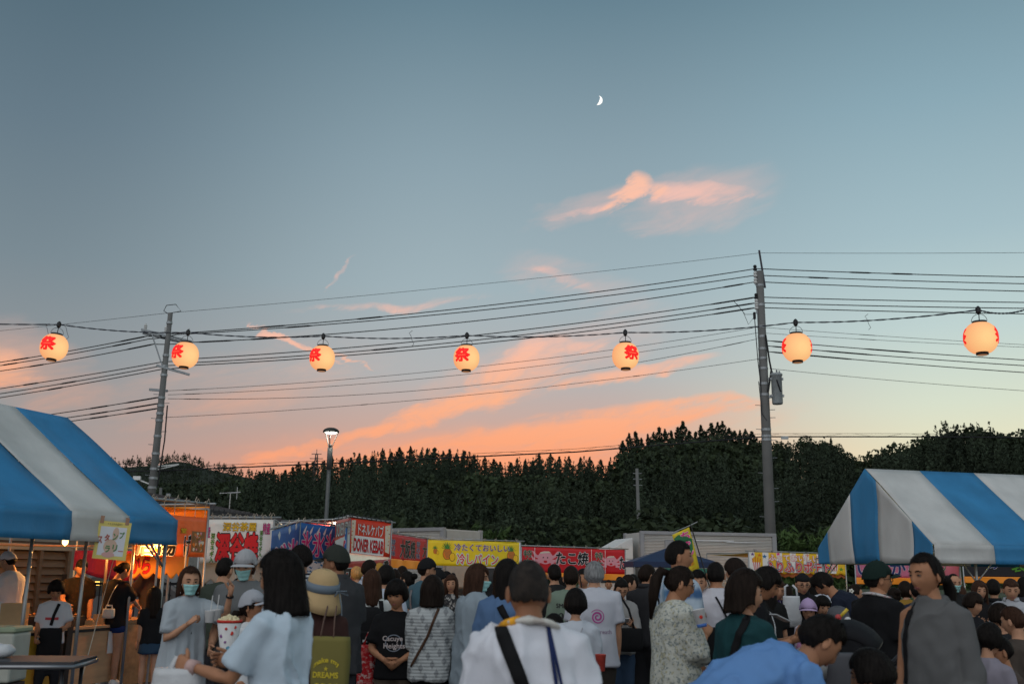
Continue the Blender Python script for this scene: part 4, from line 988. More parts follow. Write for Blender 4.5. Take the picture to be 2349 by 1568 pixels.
curtain(o, top(a, 2.44), top(b, 2.42), .73, mat('pine_yellow', (.80, .58, .012), .45, var=.06), pineapple(.10, .35, .55)+pineapple(.225, .35, 1.15)+pineapple(.90, .38, 1.05)+
        [('t', '冷たくておいしい', (.295, .12, .88, .40), [('w', .045), ('pu', .02)]), ('t', '冷しパイン', (.325, .50, .76, .93), [('aq', .10), ('w', .055), ('r', .02)]), ('p', [(0, 0), (.008, 0), (.008, 1), (0, 1)], 'w', 1), ('p', [(.985, 0), (1, 0), (1, 1), (.985, 1)], 'w', 1)], ties=9, seed=.2, wave=.01)

# takoyaki stall
o, a, b, e, n = stall('long red octopus ball stall behind the grey-haired man', gnd(1196, 33.4, 1258), gnd(1434, 34.6, 1266), 2.8, 2.35, mat('dark_orange_sheet', (.4, .1, .01), .6), plain, lampE=30)
def octopus(u, v, s):
    it = [('p', ell(u, v+.2*s, .07*s, .26*s, 18), 'lp', 0)]
    for k in range(6):
        q = -1 if k < 3 else 1; m = k % 3; x0 = u+q*(.03+.012*m)*s; it.append(('p', [(x0, v+(.15+.1*m)*s), (x0+q*.05*s, v+(.1+.18*m)*s), (x0+q*.085*s, v+(-.06+.2*m)*s), (x0+q*.095*s, v+(-.05+.2*m)*s), (x0+q*.07*s, v+(.18+.18*m)*s), (x0, v+(.32+.1*m)*s)], 'lp', 0))
    it += [('p', ell(u-.02*s, v+.2*s, .006*s, .03*s, 8), 'k', 1), ('p', ell(u+.02*s, v+.2*s, .006*s, .03*s, 8), 'k', 1), ('p', ell(u, v+.36*s, .018*s, .05*s, 10), 'r', 1), ('p', [(u-.05*s, v-.0*s), (u+.03*s, v-.05*s), (u+.05*s, v+.0*s), (u-.045*s, v+.05*s)], 'cr', 1)]
    return it
tk = [('w', .06), ('k', .035)]
curtain(o, top(a, 2.37), top(b, 2.33), .82, mat('tako_red', (.58, .008, .014), .45, var=.06), octopus(.225, .2, 1.0)+[('t', 'たこ焼', (.325, .14, .64, .66), tk), ('t', '特大', (.02, .12, .10, .72), [('w', .04), ('dg', .02)], True), ('t', '特大', (.70, .12, .78, .74), [('w', .04), ('dg', .02)], True), ('t', 'た', (.94, .28, 1.0, .78), tk),
        ('p', [(.123, .02), (.127, .02), (.127, .98), (.123, .98)], 'w', 1), ('p', [(.665, .02), (.669, .02), (.669, .98), (.665, .98)], 'w', 1), ('p', [(.80, .02), (.804, .02), (.804, .98), (.80, .98)], 'w', 1)]+octopus(.86, .3, .8), ties=9, seed=1.3, wave=.012)
curtain(o, top(a, 1.56)-n*.02, top(b, 1.52)-n*.02, .2, orange_c, [], ties=0, seed=2.7, name='lower_curtain', pole=False)

# potato stall
o, a, b, e, n = stall('bright yellow potato fries stall left of the right tent', gnd(1717, 34.0, 1270), gnd(1938, 35.2, 1272), 2.8, 2.28, mat('yellow_sheet', (.6, .45, .05), .6), wood, lampE=22)
def fries(u, v, s):
    it = [('p', [(u-.04*s, v), (u+.04*s, v), (u+.03*s, v+.36*s), (u-.03*s, v+.36*s)], 'w', 2)]
    for k in range(4): it.append(('p', [(u-.033*s+.02*k*s, v+.0), (u-.024*s+.02*k*s, v+.0), (u-.02*s+.014*k*s, v+.36*s), (u-.026*s+.014*k*s, v+.36*s)], 'r', 3))
    for k in range(7): it += [('p', [(u-.04*s+.012*k*s, v+.02), (u-.04*s+.013*k*s-.004, v-.2*s-.05*s*(k % 3)), (u-.028*s+.013*k*s, v-.2*s-.05*s*(k % 3)), (u-.03*s+.012*k*s, v+.02)], 'y' if k % 2 else 'o', 1)]
    return it
def star(u, v, s, k_, q=1): return ('p', [(u+(.028 if i % 2 == 0 else .012)*s*math.cos(i*PI/5-PI/2), v+(.12 if i % 2 == 0 else .05)*s*math.sin(i*PI/5-PI/2)) for i in range(10)], k_, q)
sun_ = []
for k in range(7): sun_.append(('p', [(.14*k, 0), (.14*k+.06, 0), (.14*k+.06, .97), (.14*k, .97)], 'w', 0))
curtain(o, top(a, 2.30), top(b, 2.27), .66, mat('potato_yellow', (.80, .50, .02), .45, var=.05), sun_+fries(.075, .5, 1.0)+fries(.875, .45, 1.1)+[star(.04, .1, .8, 'pu'), star(.11, .14, .9, 'o'), star(.16, .2, 1, 'bl'), star(.30, .06, .9, 'mag'), star(.6, .1, .9, 'o'), star(.83, .14, .9, 'bl'), star(.93, .2, .8, 'r'), star(.2, .9, .8, 'pu'), star(.95, .75, 1, 'g'),
        ('t', 'ふっておいしい', (.20, .07, .72, .40), [('r', .08), ('w', .03)]), ('t', 'ふりふりポテト', (.165, .42, .835, .95), [('n', .12), ('w', .07), ('r', .035)])], ties=6, seed=.5, wave=.008, scallop=.3, rope_m=MATS['cable_tie'])
curtain(o, top(a, 1.66)+n*.06, top(b, 1.64)+n*.06, .14, mat('brown_orange', (.35, .1, .02), .6), [], scallop=.26, ties=0, seed=.9, name='lower_curtain', pole=False)

# pink stall and dark stall seen under the right tent
o, a, b, e, n = stall('pink stall curtain with navy lettering, seen beneath the right tent', gnd(1962, 29.0, 1310), gnd(2203, 29.4, 1310), 2.6, 2.08, mat('pink_sheet', (.5, .1, .2), .6), wood, lampE=16)
curtain(o, top(a, 2.12), top(b, 2.12), .60, mat('pink_curtain', (.58, .16, .27), .5, var=.15, vscale=2), [('t', 'いくから', (.02, .2, .62, .92), [('w', .05), ('n', .03)]), ('t', '物の', (.70, .15, .86, .7), [('w', .04), ('dg', .01)])], ties=6, seed=.8, wave=.012)
curtain(o, top(a, 1.52)-n*.02, top(b, 1.52)-n*.02, .18, orange_c, [], ties=0, seed=1.8, name='lower_curtain', pole=False)
o, a, b, e, n = stall('dark stall with a red net and green lettering at the far right', gnd(2210, 27.0, 1310), gnd(2480, 26.0, 1310), 2.6, 2.12, mat('dark_sheet', (.02, .02, .025), .6), plain, lampE=12)
curtain(o, top(a, 2.14), top(b, 2.14), .60, mat('dark_curtain', (.015, .013, .016), .5), [('t', 'の', (.22, .08, .31, .6), [('w', .04), ('n', .02)]), ('t', '製', (.42, .08, .56, .72), [('k', .04), ('g', .02)]), ('t', 'て', (.62, .05, .80, .9), [('w', .05), ('r', .03)])], ties=5, seed=1.4, wave=.012)
curtain(o, top(a, 1.58)-n*.02, top(b, 1.58)-n*.02, .16, orange_c, [], ties=0, seed=1.1, name='lower_curtain', pole=False)

# ------------------------------------------------------------------ trucks and the small navy canopy
silver = mat('truck_silver', (.56, .54, .51), .45, .15, var=.07, vscale=1.2)
silver_d = mat('truck_frame', (.30, .30, .31), .5, .4, var=.05)
white_p = mat('truck_white', (.58, .58, .56), .4, var=.05)
glass = mat('vehicle_glass', (.02, .025, .03), .1, var=0, spec=.6)
rubber = mat('tyre_rubber', (.02, .02, .02), .9, var=0)
def truck(label, x0, x1, d0, d1, zt, cab):
    A_, B_ = gnd(x0, d0, 1222), gnd(x1, d1, 1220); t = thing('box_truck', (A_+B_)/2, label, 'truck', None, math.atan2(B_.y-A_.y, B_.x-A_.x))
    L_ = (B_-A_).length; W_ = 2.1; z0 = .95; Hh = zt-z0
    mb = MB(); mb.box((0, W_/2, z0+Hh/2), (L_-.1, W_-.08, Hh-.06)); bx = mb.build('cargo_box', silver, t)
    mb = MB(); n_ = 34                                              # corrugated side
    for k in range(n_):
        z = z0+.12+(Hh-.25)*k/n_; h_ = (Hh-.25)/n_; y = -.012
        mb.add([(-L_/2+.16, .02, z), (L_/2-.16, .02, z), (L_/2-.16, y-.012, z+h_*.3), (-L_/2+.16, y-.012, z+h_*.3), (-L_/2+.16, y-.012, z+h_*.6), (L_/2-.16, y-.012, z+h_*.6), (L_/2-.16, .02, z+h_*.98), (-L_/2+.16, .02, z+h_*.98)], [(0, 1, 2, 3), (3, 2, 5, 4), (4, 5, 6, 7)])
    sd = mb.build('corrugated_side', silver, bx)
    for (p, q) in (((0, 0, zt-.04), (L_, .14, .12)), ((-L_/2+.07, 0, z0+Hh/2), (.15, .12, Hh)), ((L_/2-.07, 0, z0+Hh/2), (.18, .12, Hh)), ((0, 0, z0+.04), (L_, .1, .1)), ((-L_/2+.05, W_, z0+Hh/2), (.12, .12, Hh)), ((L_/2-.05, W_, z0+Hh/2), (.12, .12, Hh))):
        mb = MB(); mb.box(p, q); mb.build('edge_rail', silver_d, bx)
    mb = MB(); mb.box((0, W_/2, z0-.14), (L_, .9, .2)); mb.build('chassis', mat('chassis_black', (.03, .03, .03), .7), t)
    for x in (-L_*.32, L_*.36):
        for y in (.12, W_-.12):
            mb = MB(); mb.lathe([(.2, -.1), (.4, -.1), (.42, -.05), (.42, .05), (.4, .1), (.2, .1)], (x, y, .42), 20, R=Matrix.Rotation(PI/2, 3, 'X')); mb.build('wheel', rubber, t, True)
    if cab:
        mb = MB(); cx = -L_/2-.95
        prof_ = [(-.95, .5), (-.95, 1.1), (-.75, 1.95), (-.6, 2.05), (.7, 2.05), (.75, .5)]
        V = [(cx+p_[0], y, p_[1]) for y in (.05, W_-.05) for p_ in prof_]; k = len(prof_)
        mb.add(V, [tuple(range(k))[::-1], tuple(range(k, 2*k))]+[(i, (i+1) % k, k+(i+1) % k, k+i) for i in range(k)]); cb = mb.build('cab', white_p, t)
        bev = cb.modifiers.new('b', 'BEVEL'); bev.width = .06; bev.segments = 2
        mb = MB(); mb.add([(cx-.6, .03, 1.2), (cx+.35, .03, 1.2), (cx+.35, .03, 1.85), (cx-.42, .03, 1.85)], [(0, 1, 2, 3)]); mb.build('side_window', glass, cb)
        mb = MB(); prof_ = [(-.65, 2.06), (-.2, 2.45), (.55, 2.86), (.72, 2.88), (.72, 2.06)]       # wind deflector
        V = [(cx+p_[0], y, p_[1]) for y in (.12, W_-.12) for p_ in prof_]; k = len(prof_)
        mb.add(V, [tuple(range(k))[::-1], tuple(range(k, 2*k))]+[(i, (i+1) % k, k+(i+1) % k, k+i) for i in range(k)]); df = mb.build('wind_deflector', white_p, t)
        bev = df.modifiers.new('b', 'BEVEL'); bev.width = .05; bev.segments = 2
        mb = MB(); mb.box((cx-.9, -.12, 1.55), (.12, .1, .4)); mb.build('mirror', mat('mirror_black', (.02, .02, .02), .5), cb)
    else:
        mb = MB(); mb.box((L_/2+.012, W_/2, z0+Hh/2), (.02, W_-.2, Hh-.14)); mb.build('rear_door', mat('truck_door', (.42, .40, .36), .5, var=.06), bx)
    return t, L_, zt, bx
t, L_, zt, bx = truck('long silver corrugated box truck behind the tall man, under the big pole', 1468, 1778, 38.5, 39.5, P(1620, 1221, 39).z, True)
mb = MB(); mb.box((-L_/2+1.45, -.035, zt-.85), (.95, .05, 1.1)); dr = mb.build('side_door', silver_d, bx)
mb = MB(); mb.box((-L_/2+1.3, -.075, zt-.75), (.12, .04, .5)); mb.bar((-L_/2+1.5, -.07, zt-.4), (-L_/2+1.5, -.07, zt-1.2), .04); mb.build('latch', silver_d, dr)
mb = MB()
for (x, z, w) in ((.2, zt-.3, 1.6), (1.3, zt-.34, 1.2), (1.0, zt-1.0, .8), (-.9, zt-.62, .4), (2.1, zt-.9, .5)): mb.box((x, -.045, z), (w, .012, .035))
mb.build('glossy_strip', mat('bright_strip', (.62, .62, .62), .25, .3), bx)
truck('silver truck roof showing above the kebab and pancake stalls', 872, 1020, 37.0, 35.2, P(980, 1213, 36.5).z, False)
# pop-up canopy, navy
cq = P(1550, 1290, 30); pc = thing('popup_canopy', (cq.x, 31.2, 0), 'navy pop-up canopy in front of the silver truck', 'canopy')
navy = mat('canopy_navy', (.014, .028, .075), .6, var=.12, vscale=2)
zc1, zc0 = P(1530, 1262, 31).z, P(1500, 1288, 31).z
mb = MB(); w = 1.25; mb.add([(-w, -w, zc0), (w, -w, zc0), (w, w, zc0), (-w, w, zc0), (0, 0, zc1+.1), (-w, -w, zc0-.16), (w, -w, zc0-.16), (w, w, zc0-.16), (-w, w, zc0-.16)], [(0, 1, 4), (1, 2, 4), (2, 3, 4), (3, 0, 4), (0, 5, 6, 1), (1, 6, 7, 2), (2, 7, 8, 3), (3, 8, 5, 0)])
q = mb.build('canopy_cloth', navy, pc); so = q.modifiers.new('t', 'SOLIDIFY'); so.thickness = .005
for sx in (-1, 1):
    for sy in (-1, 1): mb = MB(); mb.tube([(sx*w*.97, sy*w*.97, 0), (sx*w*.97, sy*w*.97, zc0)], .02, 8); mb.build('leg', tpole, pc)
mb = MB(); mb.box((.3, -w-.01, zc0-.3), (1.5, .02, .24)); mb.build('green_sign', mat('sign_green', (.03, .16, .11), .6), pc)
# nobori flag
f0, f1 = P(1559, 1208+0, 27.5), P(1584, 1201, 27.5)
nb = thing('nobori_flag', (P(1607, 1300, 27.5).x+.05, 27.5, 0), 'tilted yellow and green nobori flag behind the tall man in plaid', 'flag')
nl = Vector(nb.location); pb, pt = P(1617, 1310, 27.5)-nl, P(1584, 1202, 27.5)-nl
mb = MB(); dirp = (pt-pb).normalized(); g0 = pb-dirp*(pb.z/dirp.z); mb.tube([g0, pt], .016, 8); mb.build('pole', mat('flag_pole_black', (.015, .015, .015), .5), nb)
al, ar = P(1543, 1215, 27.5)-nl, P(1596, 1203, 27.5)-nl
mb = MB(); mb.tube([P(1541, 1222, 27.5)-nl, P(1584, 1204, 27.5)-nl, P(1600, 1196, 27.5)-nl], .012, 8); mb.build('top_rod', tpole, nb)
def fl(u, v):
    a_ = (P(1542, 1226, 27.5)-nl).lerp(P(1581, 1208, 27.5)-nl, u); d_ = (P(1605, 1303, 27.5)-P(1581, 1208, 27.5)); q = a_+d_*v*1.0
    return Vector((q.x, q.y-.03*math.sin(u*5+v*6)*(.3+v), q.z))
def flag_part(nm, poly, m, off):
    mb = MB(); V = [fl(u, v)-Vector((0, off, 0)) for u, v in poly]; mb.add([tuple(q) for q in V], [tuple(range(len(V)))]); return mb.build(nm, m, None)
mb = MB(); V = [tuple(fl(i/8, j/20)) for j in range(21) for i in range(9)]; mb.add(V, [(j*9+i, j*9+i+1, (j+1)*9+i+1, (j+1)*9+i) for j in range(20) for i in range(8)])
fc = mb.build('flag_cloth', mat('flag_yellow', (.66, .50, .02), .6, var=.06), nb, True); so = fc.modifiers.new('t', 'SOLIDIFY'); so.thickness = .004
p_ = flag_part('leaf_print', [(.02, .1), (.3, .06), (.6, .12), (.98, .28), (.9, .5), (.75, .66), (.7, .45), (.4, .3), (.1, .2)], mat('leaf_green', (.02, .15, .05), .6), .02); p_.parent = fc
for s, (u0, v0, u1, v1) in (('ち', (.42, .05, .9, .27)), ('ゃ', (.45, .27, .85, .44)), ('ん', (.42, .44, .9, .62))):
    for q, (k_, off) in enumerate((('w', .06), ('mag', .03))):
        v_, f_ = fit_text(s, (u0, -v1, u1, -v0), off, .03, cuts=3); mb = MB(); mb.add([tuple(fl(x, -y)-Vector((0, .03+.004*q, 0))) for x, y, _ in v_], f_); mb.build('lettering', ink(k_), fc)
v_, f_ = fit_text('日本一', (.5, -.93, .8, -.66), 0, vertical=True, cuts=3); mb = MB(); mb.add([tuple(fl(x, -y)-Vector((0, .025, 0))) for x, y, _ in v_], f_); mb.build('lettering', ink('o'), fc)
# white van behind the pineapple stall
vq = gnd(1165, 33.5, 1310); vn = thing('parked_van', (vq.x-.4, 36.5, 0), 'white van parked behind the yellow pineapple stall', 'van')
prof_ = [(-1.8, .35), (-1.85, .95), (-1.25, 1.15), (-.75, 1.75), (-.5, 1.85), (1.6, 1.87), (1.75, 1.7), (1.8, .35)]
mb = MB(); V = [(x, y, z) for y in (0, 1.6) for x, z in prof_]; k = len(prof_); mb.add(V, [tuple(range(k)), tuple(range(k, 2*k))[::-1]]+[(i, k+i, k+(i+1) % k, (i+1) % k) for i in range(k)])
bd = mb.build('body', white_p, vn); bev = bd.modifiers.new('b', 'BEVEL'); bev.width = .06; bev.segments = 2
mb = MB(); mb.add([(-1.05, -.012, 1.15), (.0, -.012, 1.15), (.0, -.012, 1.68), (-.7, -.012, 1.68)], [(0, 1, 2, 3)]); mb.build('side_window', glass, bd)
mb = MB(); mb.add([(.1, -.012, 1.15), (1.5, -.012, 1.15), (1.5, -.012, 1.68), (.1, -.012, 1.68)], [(0, 1, 2, 3)]); mb.build('side_window', glass, bd)
for x in (-1.2, 1.15):
    for y in (.05, 1.55): mb = MB(); mb.lathe([(.15, -.09), (.3, -.09), (.31, 0), (.3, .09), (.15, .09)], (x, y, .31), 18, R=Matrix.Rotation(PI/2, 3, 'X')); mb.build('wheel', rubber, vn, True)
# ------------------------------------------------------------------ people
hair_k = mat('hair_black', (.011, .009, .008), .55, var=.3, vscale=60, bump=.5, bscale=70, stretch=(1, 1, .12), spec=.06)
hair_b = mat('hair_brown', (.045, .022, .014), .55, var=.3, vscale=60, bump=.5, bscale=70, stretch=(1, 1, .12), spec=.06)
hair_d = mat('hair_dark_brown', (.016, .0105, .008), .55, var=.3, vscale=60, bump=.5, bscale=70, stretch=(1, 1, .12), spec=.06)
hair_g = mat('hair_grey', (.20, .20, .20), .5, var=.45, vscale=50, bump=.5, bscale=70, stretch=(1, 1, .2))
hair_y = mat('hair_bleached', (.42, .22, .06), .45, var=.3, vscale=50, bump=.4, bscale=70, stretch=(1, 1, .15))
hair_z = mat('hair_buzz', (.024, .017, .013), .8, var=.55, vscale=26, bump=.6, bscale=220)
SKIN = [mat('skin_%s' % n, c, .55, var=.09, vscale=14, bump=.04, bscale=120, spec=.22) for n, c in (('light', (.46, .24, .145)), ('warm', (.39, .185, .10)), ('tan', (.31, .145, .078)))]
lipm = mat('lips', (.30, .10, .085), .45, var=0); eyew = mat('eye_white', (.15, .13, .12), .3, var=0); eyed = mat('eye_dark', (.015, .011, .01), .25, var=0)
maskm = mat('mask_teal', (.32, .60, .58), .85, var=.04)
glassm = mat('spectacle_frame', (.02, .018, .018), .3, var=0)
_F = {}
def fab(c, rough=.9, bump=.2, bscale=260, var=.03, sheen=0.0):
    key = tuple(round(x, 3) for x in c)
    if key not in _F: _F[key] = mat('fabric_%d' % len(_F), c, rough, var=var, vscale=5, bump=bump, bscale=bscale, spec=.15, sheen=sheen)
    return _F[key]
def pmat(name, kind, c1, c2, c3=None, scale=20.0):
    """woven or printed patterns"""
    if name in MATS: return MATS[name]
    m = mat(name, c1, .9, var=0, spec=.15); nt = m.node_tree; b = nt.nodes['Principled BSDF']; old = S.nt; S.nt = nt
    tcn = nt.nodes.new('ShaderNodeTexCoord'); sx = nt.nodes.new('ShaderNodeSeparateXYZ'); nt.links.new(tcn.outputs['Object'], sx.inputs[0]); X, Y, Z = (S(sx.outputs[i]) for i in range(3))
    V3 = S(tcn.outputs['Object']); C1, C2, C3 = (*c1, 1), (*c2, 1), (*(c3 or c2), 1)
    if kind == 'stripe': col = s_mix(S.math('SINE', Z*scale).smooth(-.1, .1), C1, C2)
    elif kind == 'plaid':
        a = S.math('SINE', X*scale).smooth(-.35, .6); d = S.math('SINE', Z*scale).smooth(-.35, .6)
        col = s_mix(d*.6, s_mix(a*.75, C1, C2), C3)
        l = S.math('MAXIMUM', S.math('SINE', X*scale+1.2).smooth(.96, .995), S.math('SINE', Z*scale+.5).smooth(.96, .995)); col = s_mix(l*.7, col, (.5, .5, .52, 1))
    elif kind == 'shibori':
        a = S.math('SINE', X*scale+s_noise(V3, 5, 3)*5.0).smooth(-.2, .9); d = S.math('SINE', Z*scale*.8+s_noise(V3, 4, 3)*4.0).smooth(-.4, .9)
        col = s_mix(a*d, C1, C2); col = s_mix(S.math('SINE', X*scale*.5+Z*scale*.2).smooth(.5, .9)*.6, col, C3)
    elif kind == 'floral':
        n1 = s_noise(V3, scale, 3, .6).smooth(.52, .60); n2 = s_noise(s_xyz(X+4.0, Y, Z), scale*.8, 3, .6).smooth(.55, .63); col = s_mix(n2*.8, s_mix(n1*.85, C1, C2), C3)
    elif kind == 'knit':
        u = S.math('SINE', (X+Z*.55)*scale*2.2); w = S.math('SINE', Z*scale*9.0); g_ = S.math('SINE', Z*scale*.55).smooth(.2, .5)
        h = S.math('MULTIPLY', u.smooth(.1, .7), S.math('SINE', (X-Z*.6)*scale*3.1).smooth(-.6, .2)); col = s_mix(h*.75, C1, C2)
        bp = nt.nodes.new('ShaderNodeBump'); bp.inputs['Strength'].default_value = .5; bp.inputs['Distance'].default_value = .008; nt.links.new((w*.4+h).s, bp.inputs['Height']); nt.links.new(bp.outputs[0], b.inputs['Normal'])
    nt.links.new(col.s, b.inputs['Base Color']); S.nt = old
    return m

def head_pts(D, f=False):
    """D: unit directions (x right, y forward, z up) -> surface of an adult head about its centre"""
    p = D*np.array([.076, .097, .118]); x, y, z = p[:, 0], p[:, 1].copy(), p[:, 2]
    low = sstep(-z, .0, .11); fr = sstep(D[:, 1], -.1, .5)
    x = x*(1-(.26 if not f else .32)*low); y = np.where(D[:, 1] < 0, y*(1-.50*sstep(-z, .0, .09)), y*(.93-.05*low))
    x = x*(1+.05*sstep(z, -.02, .05)*(1-sstep(z, .05, .11)))
    ax = np.abs(x); g = lambda u, s: np.exp(-(u/s)**2)
    y = y+fr*(.018*g(x, .012)*g(z+.032, .017)+.012*g(x, .009)*g(z+.005, .022)-.0075*g(ax-.031, .015)*g(z-.006, .012)+.004*g(z-.032, .011)*g(ax-.025, .03)
              +.006*g(x, .022)*g(z+.060, .010)-.003*g(x, .022)*g(z+.0605, .003)+.009*g(x, .022)*g(z+.098, .015)+.003*g(ax-.04, .018)*g(z+.03, .02))
    return np.stack([x, y, z], 1)
def sphere_dirs(nu, nv):
    D = [(0, 0, 1.)]
    for j in range(1, nv):
        t = PI*j/nv
        for i in range(nu):
            a = 2*PI*i/nu; a = a-.42*math.sin(a)*1.0   # closer columns on the face
            D.append((math.sin(t)*math.sin(a), math.sin(t)*math.cos(a), math.cos(t)))
    D.append((0, 0, -1.)); F = []
    for i in range(nu): F.append((0, 1+(i+1) % nu, 1+i))
    for j in range(nv-2):
        for i in range(nu):
            a, b = 1+j*nu+i, 1+j*nu+(i+1) % nu; F.append((a, b, b+nu, a+nu))
    e = 1+(nv-1)*nu
    for i in range(nu): F.append((e, e-nu+i, e-nu+(i+1) % nu))
    return np.array(D), F
def ellipsoid(c, r, n=8, m=6):
    V = []; F = []
    for j in range(m+1):
        t = PI*j/m
        for i in range(n): a = 2*PI*i/n; V.append((c[0]+r[0]*math.sin(t)*math.cos(a), c[1]+r[1]*math.sin(t)*math.sin(a), c[2]+r[2]*math.cos(t)))
    F = [(j*n+i, (j+1)*n+i, (j+1)*n+(i+1) % n, j*n+(i+1) % n) for j in range(m) for i in range(n)]
    return np.array(V), F
def hair_geo(st, seed, fine):
    """hair shell about the head centre; st: dict of the cut"""
    r = np.random.RandomState(seed); g = dict(front=.060, side=-.005, back=-.07, open=52, th=.016, flare=1.0, bang=False, ragged=.007, crown=0.0); g.update(st)
    na, nt = (72, 22) if fine else (36, 13)
    an = np.linspace(-PI, PI, na, endpoint=False); V = np.zeros((nt+2, na, 3)); ztop = .118+g['th']+g['crown']
    ax = np.degrees(np.abs(an))
    zb = g['front']+(g['side']-g['front'])*sstep(ax, g['open']-6, g['open']+14); zb = zb+(g['back']-g['side'])*sstep(ax, 95, 128)
    zb = zb+g['ragged']*vnoise(np.stack([np.sin(an)*9+seed, np.cos(an)*9, an*0+3], 1))
    for i in range(nt):
        t = (i/(nt-1)); z = ztop-(ztop-zb)*t**1.6
        q = np.clip(z/ztop, -1, 1); zz = np.maximum(q, -.12); rad_ = np.sqrt(np.maximum(0, 1-zz**2))
        th = g['th']*(1-.55*sstep(t, .75, 1)*(ax < g['open']+10))*(1-(.62 if g['back'] > -.08 and g['th'] < .022 else 0)*sstep(ax, 48, 78)*(1-sstep(ax, 112, 150))*(1-sstep(z, .03, .09)))
        rx, ry = .077+th, .099+th*.9
        R_ = 1/np.sqrt((np.sin(an)/rx)**2+(np.cos(an)/ry)**2)*rad_
        below = np.maximum(0, -.015-z)
        if g['back'] < -.10: R_ = R_*(1+(g['flare']-1)*sstep(below, 0, .14))-.10*np.maximum(0, below-.13)*(g['flare'] < 1.02)
        else: R_ = R_*(1-.50*sstep(below, .0, .085)*sstep(ax, 90, 130)-.15*sstep(below, 0, .06))
        n1 = vnoise(np.stack([np.sin(an)*11+seed, np.cos(an)*11, z*14], 1)); n2 = vnoise(np.stack([np.sin(an)*34+seed, np.cos(an)*34, z*7], 1))
        n3 = vnoise(np.stack([np.sin(an)*24+seed, np.cos(an)*24, z*1.5+2.0], 1)); R_ = R_*(1+.018*n1+.014*n2+.026*n3*sstep(t, .08, .4))
        V[i, :, 0] = np.sin(an)*R_; V[i, :, 1] = np.cos(an)*R_-.004; V[i, :, 2] = z
    for k, f_ in ((0, .80), (1, .45)):
        V[nt+k, :, 0] = V[nt-1, :, 0]*f_; V[nt+k, :, 1] = V[nt-1, :, 1]*f_; V[nt+k, :, 2] = V[nt-1, :, 2]+.006*(1+k)
    mb = MB(); mb.add(V.reshape(-1, 3), [(j*na+i, (j+1)*na+i, (j+1)*na+(i+1) % na, j*na+(i+1) % na) for j in range(nt+1) for i in range(na)]+[tuple(reversed(range(na)))])
    if fine:                                       # loose strands, so that the outline is not a clean edge
        k = g.get('fuzz', 520)
        for _ in range(k):
            i, j = r.randint(2, nt-1), r.randint(na); p = V[i, j]; q = V[min(nt-1, i+2), j]-p; q = q/(np.linalg.norm(q)+1e-6); o_ = p/np.linalg.norm(p)
            L_ = r.uniform(.012, .034)*g.get('fl', 1); d_ = q*.85+o_*r.uniform(.05, .55)+r.normal(0, .22, 3); s_ = np.cross(d_, o_); s_ /= np.linalg.norm(s_)+1e-6; w = .0019
            mb.add([p-s_*w-o_*.003, p+s_*w-o_*.003, p+d_*L_*.6+s_*w*.5, p+d_*L_*.6-s_*w*.5, p+d_*L_+q*L_*.3], [(0, 1, 2, 3), (3, 2, 4)])
    if g.get('tail'):
        L_, r0 = g['tail']; y0 = -.112-g['th']*.6; z0 = g.get('tailz', .02)
        pts = [(0, y0+.03, z0+.01), (0, y0-.03, z0+.012), (.004, y0-.055, z0-.05), (.006, y0-.05, z0-L_*.5), (.0, y0-.03, z0-L_)]
        mb.tube(pts, [r0*.5, r0*.85, r0*1.05, r0*.9, r0*.2], 12)
    if g.get('bun'): mb.add(*ellipsoid((0, -.115, g.get('bunz', .06)), (.045, .04, .042), 14, 10))
    return mb
STY = {'short': dict(th=.017, side=.020, open=58, back=-.062), 'crop': dict(th=.008, side=.022, open=60, back=-.055, ragged=.003, fl=.5), 'buzz': dict(th=.0045, front=.064, back=-.07, side=.01, ragged=.002, fuzz=700, fl=.35), 'fluffy': dict(th=.026, front=.035, side=-.03, back=-.075, ragged=.012, open=44),
       'bowl': dict(th=.021, front=.022, side=-.03, back=-.075, open=48, ragged=.010), 'bob': dict(th=.022, back=-.165, side=-.155, open=46, flare=1.10, ragged=.004), 'shortbob': dict(th=.026, back=-.10, side=-.075, open=50, flare=1.06, ragged=.008, crown=.008),
       'long': dict(th=.020, back=-.30, side=-.27, open=40, flare=1.02, ragged=.02), 'longer': dict(th=.020, back=-.42, side=-.30, open=40, flare=1.0, ragged=.03), 'shoulder': dict(th=.022, back=-.21, side=-.19, open=44, flare=1.08, ragged=.014),
       'pony': dict(th=.010, back=-.055, tail=(.24, .038)), 'ponylong': dict(th=.014, back=-.06, tail=(.36, .055), tailz=.045), 'lowpony': dict(th=.013, back=-.085, side=-.01, tail=(.26, .036), tailz=-.055, open=48), 'bun': dict(th=.010, back=-.06, bun=True), 'lowbun': dict(th=.012, back=-.07, bun=True, bunz=-.02), 'mid': dict(th=.018, back=-.095, side=-.06, ragged=.012), 'bald': dict(th=.003, front=.10, side=.02, back=-.05, fuzz=0)}
